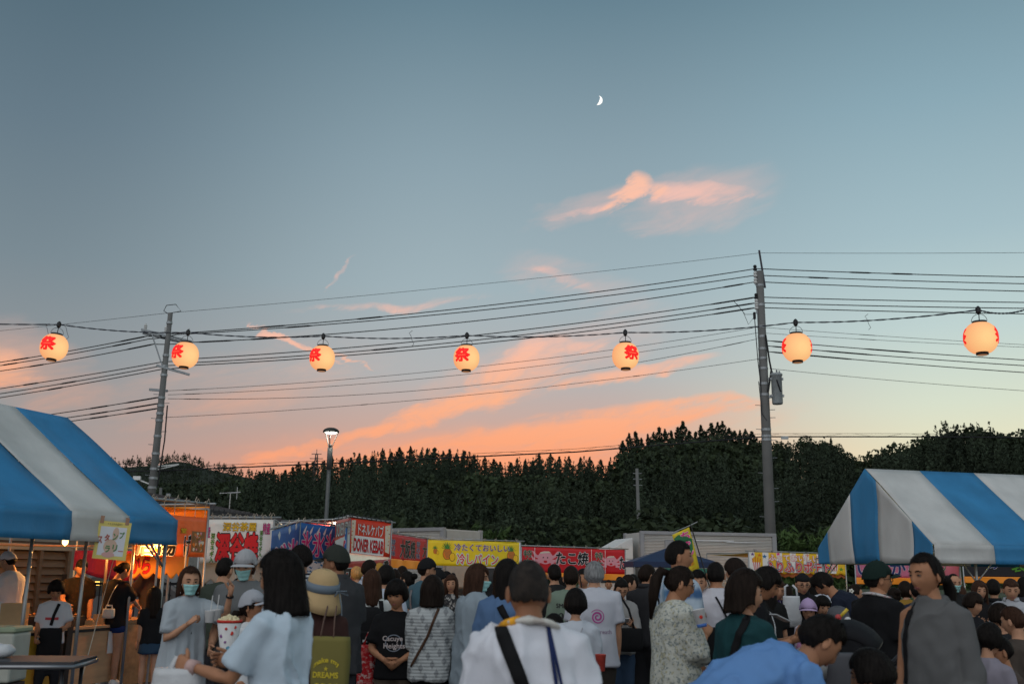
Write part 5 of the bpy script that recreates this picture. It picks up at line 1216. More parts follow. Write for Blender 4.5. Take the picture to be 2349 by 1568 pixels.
def hand_geo(mb, w, d, nrm, k, curl, side, n=6, sk=0):
    """palm, four fingers and a thumb from wrist w along d; nrm points out of the palm"""
    d = np.array(d)/np.linalg.norm(d); nrm = np.array(nrm)-d*np.dot(nrm, d); nrm /= np.linalg.norm(nrm)+1e-9; s = np.cross(d, nrm)*side
    w = np.array(w); mb.tube([w-d*.02*k, w+d*.02*k, w+d*.055*k, w+d*.09*k], [(.026*k, .02*k), (.034*k, .017*k), (.041*k, .0155*k), (.038*k, .012*k)], 10, sk, ref=s)
    for q, (o, L_, r_) in enumerate(((.029, .070, .0088), (.0105, .078, .009), (-.009, .072, .0086), (-.027, .056, .0078))):
        p = w+d*.085*k+s*o*k; a = 0; pts = [p-d*.012*k]
        for f_ in (.42, .32, .26):
            a += curl*(.75+.12*q); dd = d*math.cos(a)+nrm*math.sin(a); pts.append(pts[-1]+dd*L_*f_*k+s*o*.10*k*(1-curl))
        mb.tube(pts, [r_*k, r_*k, r_*.92*k, r_*.6*k], n, sk)
    p = w+d*.028*k+s*.03*k; d1 = d*.62+s*.70+nrm*.35; d1 /= np.linalg.norm(d1); d2 = d*.82+s*.25+nrm*(.3+.4*curl); d2 /= np.linalg.norm(d2)
    mb.tube([p-s*.014*k, p+d1*.034*k, p+d1*.034*k+d2*.030*k, p+d1*.034*k+d2*.052*k], [.0135*k, .0115*k, .010*k, .0065*k], n, sk)
PEND = []
def pend(o, voxel, smooth, fold=0.0, extra=None, fine=False, pleat=None):
    r_ = o.modifiers.new('remesh', 'REMESH'); r_.mode = 'VOXEL'; r_.voxel_size = voxel
    s_ = o.modifiers.new('smooth', 'SMOOTH'); s_.factor = .5; s_.iterations = smooth
    PEND.append((o, fold, extra, fine, pleat))
ARMS = {'down': ((.16, .04, -1), (.04, .22, -1)), 'hold': ((.14, .22, -1), (-.36, .85, .30)), 'low': ((.26, .16, -1), (-.85, .62, -.50)), 'face': ((.25, .55, -.70), (-.40, .25, 1)), 'ear': ((.55, .25, -.62), (-.18, -.02, 1)), 'fwd': ((.08, .75, -.72), (-.08, 1, -.05)),
        'up': ((.35, .75, -.30), (-.1, .45, 1)), 'carry': ((.12, .1, -1), (-.1, .75, -.5)), 'hang': ((.05, .25, -1), (0, .3, -1)), 'chest': ((.2, .3, -1), (-.55, .6, .62)), 'side': ((.5, .1, -.8), (.1, .5, -.8)), 'reach': ((.2, .6, -.75), (-.2, .9, -.4))}
def norm(v): v = np.array(v, float); return v/np.linalg.norm(v)
PPL = {}
def person(key, label, px, topy, d, face, hair='short', hm=None, skin=0, sex='m', top='tee', tc=(.5, .5, .5), tm=None, bottom='trousers', bc=(.03, .03, .035), bm_=None, arms=('down', 'down'), head=(0, 0), bend=0, H=None, build=1.0, sleeve=None, ease=.014, mask=False, glasses=False, cap=None, hem=None, shoes=(.6, .6, .6), sit=False, curl=(.5, .5), hairstyle=None, hxy=None, stride=0.0, fold=.017, footless=False, lift=0.0, seed=None):
    seed = seed if seed is not None else (len(PPL)*7+3); rs = np.random.RandomState(seed); fine = d < 10.5; hm = hm or (hair_d if seed % 5 in (1, 3) and d > 5 else hair_k)
    base = P(px, topy, d); zt = base.z-(.012 if hair not in ('buzz', 'bald') else 0)-(.02 if cap else 0)
    if H is None: H = zt/(.775 if sit else 1.0)
    if hxy: base = Vector((hxy[0], hxy[1], 0))
    root = thing('person', (base.x, base.y, lift), label, 'person', None, rad(face)); k = H/1.68
    hs = (1.0 if H > 1.5 else .93+.07*(H-1.1)/.4)*(1.0 if sex == 'm' else .965); hs = max(hs, .84); ks = k*(1.0 if sex == 'm' else .93)
    hip = .53*H if not sit else .29*H
    Ls = H-.53*H-.236*hs-.044*H        # spine length pelvis -> shoulder line
    bd = rad(bend); ns = 40; st = np.linspace(-.16*H, Ls*1.6, ns); sp = np.zeros((ns, 3)); i0 = int(np.argmin(np.abs(st))); ang = bd*sstep(st, -.10*H, Ls*.75)
    up = np.stack([0*ang, np.sin(ang), np.cos(ang)], 1); ds = st[1]-st[0]
    for i in range(i0+1, ns): sp[i] = sp[i-1]+up[i]*ds
    for i in range(i0-1, -1, -1): sp[i] = sp[i+1]-up[i]*ds
    sp[:, 2] += hip
    def T(x, y, s):
        c = np.array([np.interp(s, st, sp[:, q]) for q in range(3)]); a = float(np.interp(s, st, ang)); return c+np.array([x, y*math.cos(a), -y*math.sin(a)])
    aS = float(np.interp(Ls, st, ang)); RS = np.array([[1, 0, 0], [0, math.cos(aS), math.sin(aS)], [0, -math.sin(aS), math.cos(aS)]])
    def loft(mb, rings, n=22, pw=.82, mi=0):
        V = []
        for (s, hw, hd, yo) in rings:
            for j in range(n):
                a = 2*PI*j/n; cx, cy = math.cos(a), math.sin(a); V.append(T(hw*math.copysign(abs(cx)**pw, cx), yo+hd*math.copysign(abs(cy)**pw, cy), s))
        kk = len(rings); mb.add(V, [(i*n+j, i*n+(j+1) % n, (i+1)*n+(j+1) % n, (i+1)*n+j) for i in range(kk-1) for j in range(n)]+[tuple(reversed(range(n))), tuple(range((kk-1)*n, kk*n))], mi)
    m_ = sex == 'm'; bw = build*(1.0 if m_ else .90); kid = H < 1.45; bw = bw*(.96 if kid else 1)
    sh = (.097 if m_ else .084)*H*(.5+.5*build)
    R0 = [(-.085*H, .088, .068, 0), (-.02*H, .100 if m_ else .104, .070, -.004), (.15*Ls, .094, .066, 0), (.42*Ls, .086 if m_ else .076, .062, .002), (.70*Ls, .096, .068, .0), (.90*Ls, .099, .062, -.006), (1.0*Ls, .092, .050, -.008), (1.09*Ls, .064, .042, -.006), (1.17*Ls, .036, .038, 0)]
    torso = [(s, w_*H*bw, h_*H*(.5+.5*bw)*(1.1 if build > 1.1 else 1), y*H) for s, w_, h_, y in R0]
    # head frame
    hy, hp = rad(head[0]), rad(head[1]); RH = np.array(Matrix.Rotation(hy, 3, 'Z') @ Matrix.Rotation(-aS*.8-hp, 3, 'X'))
    nb = T(0, 0, Ls*1.13); hc = nb+RH @ np.array([0, .012, .062*H*.45+.112*hs])
    if not bend and not sit: hc = np.array([hc[0], hc[1], H-.118*hs])
    # ---- body: torso, neck and limbs grown together
    vox = .014 if d < 6 else (.020 if d < 10.5 else .027); cv = .0105 if d < 6 else (.0145 if d < 10.5 else .025)
    mb = MB(); loft(mb, [(s_, w_*.93, h_*.92, y_) for s_, w_, h_, y_ in torso])
    mb.tube([T(0, -.005, Ls*1.02), T(0, .0, Ls*1.2), hc+RH @ np.array([0, -.016, -.055*hs]), hc+RH @ np.array([0, -.012, .0])], [(.060*ks, .058*ks), (.052*ks*(1.08 if m_ else .95), .055*ks), (.050*ks*(1.08 if m_ else .92), .054*ks), .05*ks], 14, ref=(1, 0, 0))
    hands = {}; SJ = {}
    for side, nm, ar in ((-1, 'L', arms[0]), (1, 'R', arms[1])):
        u, f = ARMS[ar] if isinstance(ar, str) else ar
        u = norm(u)*np.array([side, 1, 1]); f = norm(f)*np.array([side, 1, 1]); hang = isinstance(ar, str) and ar == 'hang'
        if not hang: u, f = RS @ u, RS @ f
        s0 = T(side*sh, -.004, Ls*.955); el = s0+u*.172*H; wr_ = el+f*.142*H
        SJ[nm] = (s0, u, el, f, wr_); bwA = (.5+.5*build)*(1 if m_ else .86)
        mb.tube([T(side*sh*.75, 0, Ls*.97), s0, s0+u*.08*H, el, el+f*.05*H, wr_+f*.01], [.036*H*bwA, .033*H*bwA, .029*H*bwA, .0245*H*bwA, .0245*H*bwA, (.0145*H*bwA+.002)], 12)
        hands[nm] = (wr_, f, side)
    LEG = {}
    for side in (-1, 1):
        if sit: hj, kn, an_ = np.array([side*.055*H, 0, hip]), np.array([side*.085*H, .235*H, hip+.01]), np.array([side*.085*H, .20*H, .045*H])
        else:
            yo = side*stride*H; hj, kn, an_ = np.array([side*.052*H, 0, .50*H]), np.array([side*.056*H, yo*.6+.012, .275*H]), np.array([side*.058*H, yo, .045*H])
        LEG[side] = (hj, kn, an_); bl = (.5+.5*build)
        mb.tube([hj+np.array([0, 0, .02*H]) if not sit else hj, hj*.7+kn*.3, kn, kn*.62+an_*.38+np.array([0, -.012*H, 0]), an_, an_-np.array([0, 0, .012*H])], [.056*H*bl, .050*H*bl, .034*H*bl, .033*H*bl, .021*H*bl, .022*H*bl], 12)
        mb.tube([an_+np.array([0, -.02*H, -.02*H]), an_+np.array([0, .04*H, -.03*H]), an_+np.array([0, .095*H, -.036*H])], [(.02*H, .022*H), (.025*H, .018*H), (.02*H, .01*H)], 10, ref=(1, 0, 0))
    body = mb.build('body', [SKIN[skin], lipm, eyew, eyed, hm or hair_k], root, True)
    ex = MB(); nu, nv = (44, 30) if fine else (26, 18)
    D_, F_ = sphere_dirs(nu, nv); hv = head_pts(D_, not m_)*hs; to = lambda p: (np.asarray(p)*hs) @ RH.T+hc
    ex.add(hv @ RH.T+hc, F_, 0)
    for sd in (-1, 1):
        V, F = ellipsoid((0, 0, 0), (.010, .019, .032), 8, 8); V[:, 0] *= 1-.55*np.exp(-((V[:, 1]-.002)/.009)**2-((V[:, 2]-.002)/.015)**2); a = rad(22)*sd
        V = np.stack([V[:, 0]*math.cos(a)+V[:, 1]*math.sin(a), -V[:, 0]*math.sin(a)+V[:, 1]*math.cos(a), V[:, 2]], 1)+np.array([sd*.079, -.012, -.008]); ex.add(to(V), F, 0)
        if fine or face > 120:
            yb = .0805
            V, F = ellipsoid((sd*.031, yb, .006), (.0115, .006, .0038), 8, 6); ex.add(to(V), F, 2); V, F = ellipsoid((sd*.031, yb+.0025, .0062), (.0074, .0048, .0044), 8, 6); ex.add(to(V), F, 3)
            V, F = tube([(sd*.018, yb+.004, .008), (sd*.03, yb+.0062, .0115), (sd*.044, yb-.002, .009)], .0016, 5); ex.add(to(V), F, 3)
            V, F = tube([(sd*.015, yb+.0095, .027), (sd*.03, yb+.009, .032), (sd*.049, yb-.006, .027)], [(.0035, .002), (.0038, .002), (.0015, .0015)], 6); ex.add(to(V), F, 4)
    if fine or face > 120:
        V, F = tube([(-.022, .0775, -.0605), (-.008, .0855, -.0575), (.008, .0855, -.0575), (.022, .0775, -.0605)], [(.0015, .0015), (.003, .0022), (.003, .0022), (.0015, .0015)], 6); ex.add(to(V), F, 1)
        V, F = tube([(-.018, .0775, -.0645), (0, .0845, -.0655), (.018, .0775, -.0645)], [(.0015, .0015), (.0038, .0026), (.0015, .0015)], 6); ex.add(to(V), F, 1)
    for i, (nm, (w_, f, side)) in enumerate(hands.items()):
        ar = arms[i]; inward = np.array([-side*1.0, .15, .0]); inward = inward if not (isinstance(ar, str) and ar in ('hold', 'fwd', 'low', 'carry', 'chest', 'reach')) else np.array([-side*.75, .1, .65 if ar == 'hold' else -.2])
        hand_geo(ex, w_, f, RS @ inward if not bend else inward, hs*.98*(1 if m_ else .93), curl[i], side if True else 1, 6 if fine else 5)
    pend(body, vox, 3, 0, ex, fine)
    # ---- hair
    st_ = dict(th=.016, crown=0); st_.update(STY[hair]); st_.update(hairstyle or {})
    if cap: st_.update(th=min(st_['th'], .010), crown=0)
    hg = hair_geo(st_, seed, fine)
    for i in range(len(hg.v)): hg.v[i] = to(hg.v[i])
    hg.build('hair', hm or hair_k, root, True)
    # ---- upper clothing
    topm = tm or fab(tc); e = ease*k
    shirt = None
    if top:
        hz = hem if hem is not None else (-.075*H if top in ('tee', 'long', 'sleeveless', 'polo', 'jacket') else -.02*H)
        mb = MB(); rg = []
        if top in ('dress', 'cape'):
            zb = (hem if hem is not None else -.36*H); fl = 1.55 if top == 'dress' else 1.08
            for t in (0, .35, .7): s = zb*(1-t); rg.append((s, (.104*(1+(fl-1)*(1-t)))*H*bw+e, (.078*(1+(fl-1)*(1-t)))*H*bw+e, 0))
            rg += [(-.02*H, .112*H*bw+e, .082*H*bw+e, 0), (.42*Ls, .100*H*bw+e, .074*H*bw+e, 0)]
        else: rg += [(hz, .103*H*bw+e*1.5, .076*H*bw+e*1.4, 0), (hz*.5, .103*H*bw+e*1.3, .074*H*bw+e*1.2, 0), (.15*Ls, .096*H*bw+e*1.2, .070*H*bw+e*1.1, 0), (.42*Ls, (.091 if m_ else .084)*H*bw+e*1.2, .067*H*bw+e, .002*H)]
        rg += [(.70*Ls, .098*H*bw+e, .071*H*bw+e*.9, 0), (.90*Ls, .102*H*bw+e*.7, .064*H*bw+e*.8, -.006*H), (1.0*Ls, .094*H*bw+e*.3, .052*H*bw+e*.8, -.008*H), (1.06*Ls, .074*H*bw+e*.3, .048*H*bw+e*.5, -.007*H), (1.115*Ls, .054*H*bw+e*.2, .046*H*bw+e*.2, -.006*H), (1.15*Ls, .046*H*bw+e*.2, .042*H*bw+e*.2, -.003*H)]
        if top == 'polo' or top == 'jacket': rg.append((1.19*Ls, .043*H+e*.2, .042*H+e*.2, 0))
        loft(mb, rg, 26)
        sl = sleeve if sleeve is not None else {'tee': .78, 'polo': .8, 'long': 1.95, 'jacket': 2.0, 'sleeveless': 0, 'dress': .9, 'cape': 1.6}[top]
        sl = sl if isinstance(sl, tuple) else (sl, sl)
        for (nm, q) in (('L', sl[0]), ('R', sl[1])):
            if q <= 0: continue
            s0, u, el, f, wr_ = SJ[nm]; sd = -1 if nm == 'L' else 1; bwA = (.5+.5*build)*(1 if m_ else .9); r0 = .035*H*bwA+e*.7; r1 = .031*H*bwA+e*1.15
            p = [T(sd*sh*.7, 0, Ls*.97), s0+np.array([0, 0, .004*H])]; rr_ = [r0, r0]
            if q <= 1: p += [s0+u*.172*H*q*.5, s0+u*.172*H*q]; rr_ += [r1*1.02, r1*1.05]
            else: p += [s0+u*.09*H, el, el+f*.142*H*(q-1)*.5, el+f*.142*H*(q-1)]; rr_ += [r1, r1*.95, r1*.9, r1*.82 if top != 'cape' else r1*1.5]
            mb.tube(p, rr_, 14)
        nm_ = {'tee': 't_shirt', 'polo': 'polo_shirt', 'long': 'long_sleeved_top', 'jacket': 'jacket', 'sleeveless': 'sleeveless_top', 'dress': 'dress', 'cape': 'cardigan'}[top]
        shirt = mb.build(nm_, topm, root, True)
        pend(shirt, cv, 4, fold*k, None, fine, ('dress', zb) if top in ('dress',) else None)
        if top in ('polo', 'jacket'):
            mb = MB(); c0 = T(0, -.002*H, Ls*1.15); a_ = np.linspace(-PI*.82, PI*.82, 22)
            V = []; 
            for zz_, q in ((.05, .0), (.055, .006), (.0, .016)):
                for a in a_: V.append(T((.046*H+q)*math.sin(a), -(.046*H+q)*math.cos(a)-.002, Ls*1.13+zz_*.8*k))
            n_ = len(a_); mb.add(V, [(j*n_+i, j*n_+i+1, (j+1)*n_+i+1, (j+1)*n_+i) for j in range(2) for i in range(n_-1)]); q = mb.build('collar', topm, root, True); so = q.modifiers.new('t', 'SOLIDIFY'); so.thickness = .004
    # ---- lower clothing
    if bottom:
        bmm = bm_ or fab(bc, bump=.3); mb = MB(); e2 = .008*k
        if bottom in ('skirt', 'miniskirt'):
            zb = -.24*H if bottom == 'miniskirt' else -.36*H
            loft(mb, [(zb, .135*H*bw, .105*H*bw, 0), (zb*.6, .124*H*bw, .095*H*bw, 0), (-.03*H, .108*H*bw+e2, .076*H*bw+e2, 0), (.14*Ls, .090*H*bw+e2, .068*H*bw+e2, 0)], 24)
            o_ = mb.build('skirt', bmm, root, True); pend(o_, cv*1.4, 3, .010*k, None, fine)
        else:
            loft(mb, [(-.075*H, .098*H*bw+e2, .072*H*bw+e2, 0), (-.02*H, .102*H*bw+e2, .073*H*bw+e2, -.004*H), (.13*Ls, .092*H*bw+e2, .066*H*bw+e2, 0)], 22)
            q = {'trousers': 1.0, 'shorts': .48, 'hotpants': .17, 'wide': 1.0}[bottom]; wd = 1.35 if bottom == 'wide' else 1.0
            for side in (-1, 1):
                hj, kn, an_ = LEG[side]; p = [hj+np.array([0, 0, .015*H])*(0 if sit else 1)]; rr_ = [.060*H*bw]
                if q < .5: kk = hj+(kn-hj)*min(1, q/.5*1.0); p += [hj*.5+kk*.5, kk]; rr_ += [.060*H*bw+e2, .056*H*bw+e2*1.6]
                else: p += [hj*.55+kn*.45, kn, kn*.45+an_*.55, an_-np.array([0, 0, .008*H])]; rr_ += [.056*H*bw+e2, .043*H*wd+e2, .038*H*wd+e2, .033*H*wd+e2]
                mb.tube(p, rr_, 14)
            o_ = mb.build({'trousers': 'trousers', 'wide': 'trousers', 'shorts': 'shorts', 'hotpants': 'shorts'}[bottom], bmm, root, True); pend(o_, cv*1.6, 3, .009*k, None, fine)
    for side in (-1, 1):
        an_ = LEG[side][2]; mb = MB(); zf = an_[2]-.045*H
        c = np.array([an_[0], an_[1], zf]); mb.tube([c+np.array([0, -.042*H, .030*H]), c+np.array([0, -.03*H, .034*H]), c+np.array([0, .02*H, .034*H]), c+np.array([0, .075*H, .022*H]), c+np.array([0, .112*H, .016*H])], [(.020*H, .026*H), (.026*H, .033*H), (.028*H, .033*H), (.030*H, .021*H), (.018*H, .012*H)], 12, ref=(1, 0, 0))
        mb.tube([c+np.array([0, -.044*H, .009*H]), c+np.array([0, .05*H, .009*H]), c+np.array([0, .114*H, .009*H])], [(.025*H, .009*H), (.032*H, .009*H), (.018*H, .008*H)], 12, ref=(1, 0, 0)); mb.build('shoe', fab(shoes, .7, .1), root, True)
    # ---- things worn on the head
    if mask:
        mb = MB(); V = []; na, nz = 15, 11
        for j in range(nz):
            z = -.012-.090*j/(nz-1)
            for i in range(na):
                a = rad(-58+116*i/(na-1)); q = head_pts(np.array([norm((math.sin(a)*.92, math.cos(a), z/.118*.93))]))[0]
                y = q[1]+.010+.004*math.sin(j*PI/2)*(abs(a) < rad(50)); nx_ = math.exp(-(a/rad(30))**2); y = max(y, .088*math.cos(a)**.6-.002*j)+.006*nx_
                V.append((q[0]*1.05, y, z))
        mb.add(to(np.array(V)), [(j*na+i, j*na+i+1, (j+1)*na+i+1, (j+1)*na+i) for j in range(nz-1) for i in range(na-1)])
        mo_ = mb.build('face_mask', maskm, root, True); so = mo_.modifiers.new('t', 'SOLIDIFY'); so.thickness = .002
        for sd in (-1, 1):
            for z0 in (-.018, -.09): mb = MB(); mb.tube([to((sd*.071, .045 if z0 > -.05 else .03, z0)), to((sd*.083, .0, z0*.6-.005)), to((sd*.084, -.02, -.01))], .0015, 4); mb.build('ear_loop', mat('elastic', (.6, .62, .62), .8, var=0), mo_)
    if glasses:
        mb = MB()
        for sd in (-1, 1):
            mb.tube([to((sd*(.033)+.022*math.cos(a), .096-.006*abs(math.cos(a)), .004+.017*math.sin(a))) for a in np.linspace(0, 2*PI, 17)], .0017*(1 if glasses is True else glasses), 5)
            mb.tube([to((sd*.055, .09, .008)), to((sd*.083, .06, .008)), to((sd*.085, -.01, .004))], .0017, 5)
        mb.tube([to((-.012, .1, .008)), to((.012, .1, .008))], .0017, 5); mb.build('glasses', glassm, root)
    if cap:
        c1, c2, kind = cap; cm_ = fab(c1, .85, .2); vm = fab(c2, .85, .2)
        if kind in ('cap', 'duck'):
            g2 = hair_geo(dict(th=.023, front=.040, side=.018, back=.0, open=60, ragged=0, crown=.006, fuzz=0), 1, fine); g2.v = [to(v) for v in g2.v]; q = g2.build('cap', cm_, root, True)
            mb = MB(); V = []; na, nr = 17, 6
            for j in range(nr):
                for i in range(na):
                    a = rad(-62+124*i/(na-1)); r0 = 1/math.sqrt((math.sin(a)/.099)**2+(math.cos(a)/.119)**2); ext = .056*math.cos(a*1.25)**.7*j/(nr-1)
                    V.append((math.sin(a)*(r0+ext*.55), math.cos(a)*r0+ext, .046-.010*(j/(nr-1))**1.3-.030*math.sin(a)**2))
            mb.add(to(np.array(V)), [(j*na+i, j*na+i+1, (j+1)*na+i+1, (j+1)*na+i) for j in range(nr-1) for i in range(na-1)]); v_ = mb.build('visor', vm, q, True); so = v_.modifiers.new('t', 'SOLIDIFY'); so.thickness = .004
            mb = MB(); mb.add(*ellipsoid(to((0, 0, .149)), (.007, .007, .005))); mb.build('button', cm_, q)
        elif kind == 'beanie':
            g2 = hair_geo(dict(th=.018, front=.050, side=.03, back=.0, open=60, ragged=0, crown=.0, fuzz=0), 1, fine); g2.v = [to(v) for v in g2.v]; g2.build('head_wrap', cm_, root, True)
        elif kind in ('bucket', 'straw'):
            s_ = kind == 'straw'; n_ = 36; prof_ = [(0, .158), (.05, .155), (.085, .138), (.105, .10), (.112, .05), (.116, .03), (.132 if s_ else .150, .0), (.146 if s_ else .150, -.045 if s_ else -.018), (.156 if s_ else .155, -.095 if s_ else -.022)]
            mb = MB(); V = []
            for r_, z in prof_:
                for i in range(n_): a = 2*PI*i/n_; V.append((r_*math.cos(a)*.93, r_*math.sin(a)*1.03-.005, z*1.0+(.010*math.sin(2*a+1) if r_ > .13 else 0)))
            mb.add(to(np.array(V)), [(j*n_+i, (j+1)*n_+i, (j+1)*n_+(i+1) % n_, j*n_+(i+1) % n_) for j in range(len(prof_)-1) for i in range(n_)]); q = mb.build('sun_hat' if s_ else 'bucket_hat', cm_, root, True); so = q.modifiers.new('t', 'SOLIDIFY'); so.thickness = .005
            if s_:
                mb = MB(); mb.add(to(np.array([(r_*math.cos(2*PI*i/n_)*.93, r_*math.sin(2*PI*i/n_)*1.03-.005, z) for r_, z in ((.117, .082), (.123, .028)) for i in range(n_)])), [(i, n_+i, n_+(i+1) % n_, (i+1) % n_) for i in range(n_)]); rb = mb.build('ribbon', vm, q, True); so = rb.modifiers.new('t', 'SOLIDIFY'); so.thickness = .004
                mb = MB()
                for sd in (-1, 1): mb.tube([to((.07, -.12, .045)), to((.085+.03*sd, -.135, .05)), to((.09+.045*sd, -.13, .02)), to((.07, -.125, .04))], [(.004, .012), (.004, .016), (.004, .012), (.004, .006)], 6)
                mb.tube([to((.07, -.122, .04)), to((.085, -.16, -.04)), to((.09, -.175, -.10))], [(.004, .01), (.004, .014), (.003, .012)], 6); mb.build('bow', vm, q)
    PPL[key] = dict(root=root, shirt=shirt, to=to, hc=hc, hands=hands, SJ=SJ, T=T, H=H, Ls=Ls, k=k, d=d, RH=RH, mat=Matrix.Translation(root.location) @ Matrix.Rotation(rad(face), 4, 'Z'), topm=topm, LEG=LEG)
    return PPL[key]
def finish_people():
    dg = bpy.context.evaluated_depsgraph_get()
    res = []
    for (o, fold, extra, fine, pleat) in PEND: res.append(bpy.data.meshes.new_from_object(o.evaluated_get(dg)))
    for (o, fold, extra, fine, pleat), me in zip(PEND, res):
        n = len(me.vertices); v = np.empty(n*3); me.vertices.foreach_get('co', v); v = v.reshape(-1, 3); nl = len(me.loops); npoly = len(me.polygons)
        if fold and n:
            nn = np.empty(n*3); me.vertices.foreach_get('normal', nn); nn = nn.reshape(-1, 3); sd = float(len(o.name))*1.7+float(v[0, 0]*13+o.parent.location.x*3.1)
            # cloth hangs: long folds run down, short ones bunch across
            n1 = vnoise(np.stack([v[:, 0]*8+sd, v[:, 1]*8, v[:, 2]*2.6+sd], 1)); n2 = vnoise(np.stack([v[:, 0]*15+v[:, 2]*8+sd, v[:, 1]*15-v[:, 2]*6, v[:, 2]*9+sd*2], 1)); n3 = vnoise(np.stack([v[:, 0]*24+sd, v[:, 1]*24+v[:, 2]*9, v[:, 2]*13], 1))
            w = .85*((1-np.abs(n1))**4-.35)+.75*((1-np.abs(n2))**4-.3)*sstep(n1, -.5, .6)+.22*n3
            a = fold*(w+.30)
            if pleat:
                an = np.arctan2(v[:, 0], v[:, 1]); zt_ = v[:, 2].max(); g_ = sstep(zt_-v[:, 2], .15, .8); a = a+.022*g_*(np.sin(an*9+sd+1.5*np.sin(an*2))+.4*np.sin(an*19+sd))
            v = v+nn*a[:, None]
        lv = np.empty(nl, np.int32); me.loops.foreach_get('vertex_index', lv); ls = np.empty(npoly, np.int32); me.polygons.foreach_get('loop_start', ls); lt = np.empty(npoly, np.int32); me.polygons.foreach_get('loop_total', lt); mi = np.zeros(npoly, np.int32)
        if extra is not None:
            ev = np.concatenate(extra.v); el = np.array([i for f in extra.f for i in f], np.int32)+n; et = np.array([len(f) for f in extra.f], np.int32); es = np.concatenate([[0], np.cumsum(et)[:-1]]).astype(np.int32)+nl
            v = np.concatenate([v, ev]); lv = np.concatenate([lv, el]); ls = np.concatenate([ls, es]); lt = np.concatenate([lt, et]); mi = np.concatenate([mi, np.array(extra.mi, np.int32)])
        new = bpy.data.meshes.new(o.name); new.vertices.add(len(v)); new.vertices.foreach_set('co', v.astype(np.float32).ravel()); new.loops.add(len(lv)); new.loops.foreach_set('vertex_index', lv)
        new.polygons.add(len(ls)); new.polygons.foreach_set('loop_start', ls); new.polygons.foreach_set('material_index', mi); new.polygons.foreach_set('use_smooth', np.ones(len(ls), bool)); new.update(calc_edges=True)
        for m in o.data.materials: new.materials.append(m)
        o.modifiers.clear(); o.data = new; bpy.data.meshes.remove(me)
_BV = {}
def bvh(o):
    if o.name not in _BV:
        me = o.data; _BV[o.name] = BVHTree.FromPolygons([v.co[:] for v in me.vertices], [tuple(p.vertices) for p in me.polygons])
    return _BV[o.name]
def on_cloth(p, x, z, back, lift=.003):
    b = bvh(p['shirt']); s = -1 if back else 1; h = b.ray_cast(Vector((x, 2.0*s, z)), Vector((0, -s, 0)))
    if h[0] is None: h = b.find_nearest(Vector((x, .1*s, z)))
    return h[0]+Vector((0, s*lift, 0)), h[1]
def shirt_print(p, items, back=True, lift=.003):
    """items: (verts (x, z), faces, material) in metres on the garment, as seen by someone facing it"""
    for v_, f_, m in items:
        mb = MB(); mb.add([tuple(on_cloth(p, (x if back else -x), z, back, lift)[0]) for x, z in v_], f_); mb.build('lettering', m, p['shirt'])
def shirt_text(p, s, box, m, back=True, off=.0, cuts=6, lift=.004):
    v_, f_ = fit_text(s, box, off, cuts=cuts); shirt_print(p, [([(x, y) for x, y, _ in v_], f_, m)], back, lift)
def strap(p, pts, w, m, name='bag_strap', parent=None, th=.004):
    """flat strap laid over the garment through (x, z, back?)"""
    W = []
    for i in range(len(pts)-1):
        a, b = pts[i], pts[i+1]; n = 9
        for j in range(n+(i == len(pts)-2)):
            t = j/n; x = a[0]*(1-t)+b[0]*t; z = a[1]*(1-t)+b[1]*t
            if a[2] == b[2]: q, nr = on_cloth(p, x, z, a[2], .006); W.append((q, nr))
    mb = MB(); V = []
    for i, (q, nr) in enumerate(W):
        t = (W[min(i+1, len(W)-1)][0]-W[max(0, i-1)][0]).normalized(); s = t.cross(nr).normalized(); V += [q-s*w/2, q+s*w/2, q+s*w/2+nr*th, q-s*w/2+nr*th]
    k = len(W); mb.add([tuple(v) for v in V], [(i*4+a, i*4+(a+1) % 4, (i+1)*4+(a+1) % 4, (i+1)*4+a) for i in range(k-1) for a in range(4)]+[(0, 1, 2, 3), (k*4-4, k*4-3, k*4-2, k*4-1)]); return mb.build(name, m, parent or p['root'], True)
def hand_at(p, s, along=.07, off=(0, 0, 0)):
    w, f, sd = p['hands'][s]; return p['mat'] @ Vector(tuple(np.array(w)+f*along*p['k']+np.array(off)))
# ------------------------------------------------------------------ the crowd, from the left; (photo x of the head, photo y of its top, metres ahead)
NAVY, BLACK, WHITE, GREY = (.014, .018, .04), (.012, .012, .013), (.62, .63, .66), (.17, .175, .18)
A = person
A('w1', 'stall worker in white with a white headscarf at the far left stall', 32, 1260, 13.0, 80, tc=WHITE, bc=(.35, .33, .30), cap=(WHITE, WHITE, 'beanie'), arms=('low', 'low'), head=(0, 20))
A('boy1', 'boy in a grey-white T-shirt with a red chest print, far left', 132, 1328, 12.6, 195, hair='fluffy', sex='m', tc=(.50, .52, .55), bottom='trousers', bc=(.02, .02, .022), arms=('low', 'carry'), head=(8, 28), skin=1, curl=(.9, .6), stride=.05)
A('w2', 'stall cook in black lit orange from below, behind the left counter', 187, 1281, 14.6, -150, hair='short', tc=BLACK, bc=BLACK, arms=('hang', 'reach'), head=(0, 30), skin=1)
A('w3', 'woman in a black T-shirt and blue shorts seen from behind', 273, 1287, 13.9, -12, hair='bun', sex='f', tc=BLACK, bottom='hotpants', bc=(.012, .03, .12), arms=('reach', 'reach'), head=(-30, 25), shoes=(.72, .72, .70), hairstyle=dict(bunz=-.02), hem=-.09, build=1.08)
A('w4', 'man in a dark T-shirt bending over the stall counter, facing left', 356, 1281, 15.0, 85, hair='fluffy', tc=(.03, .025, .028), bc=BLACK, arms=('fwd', 'reach'), head=(0, 25), skin=1, hairstyle=dict(th=.018), bend=14, H=1.73)
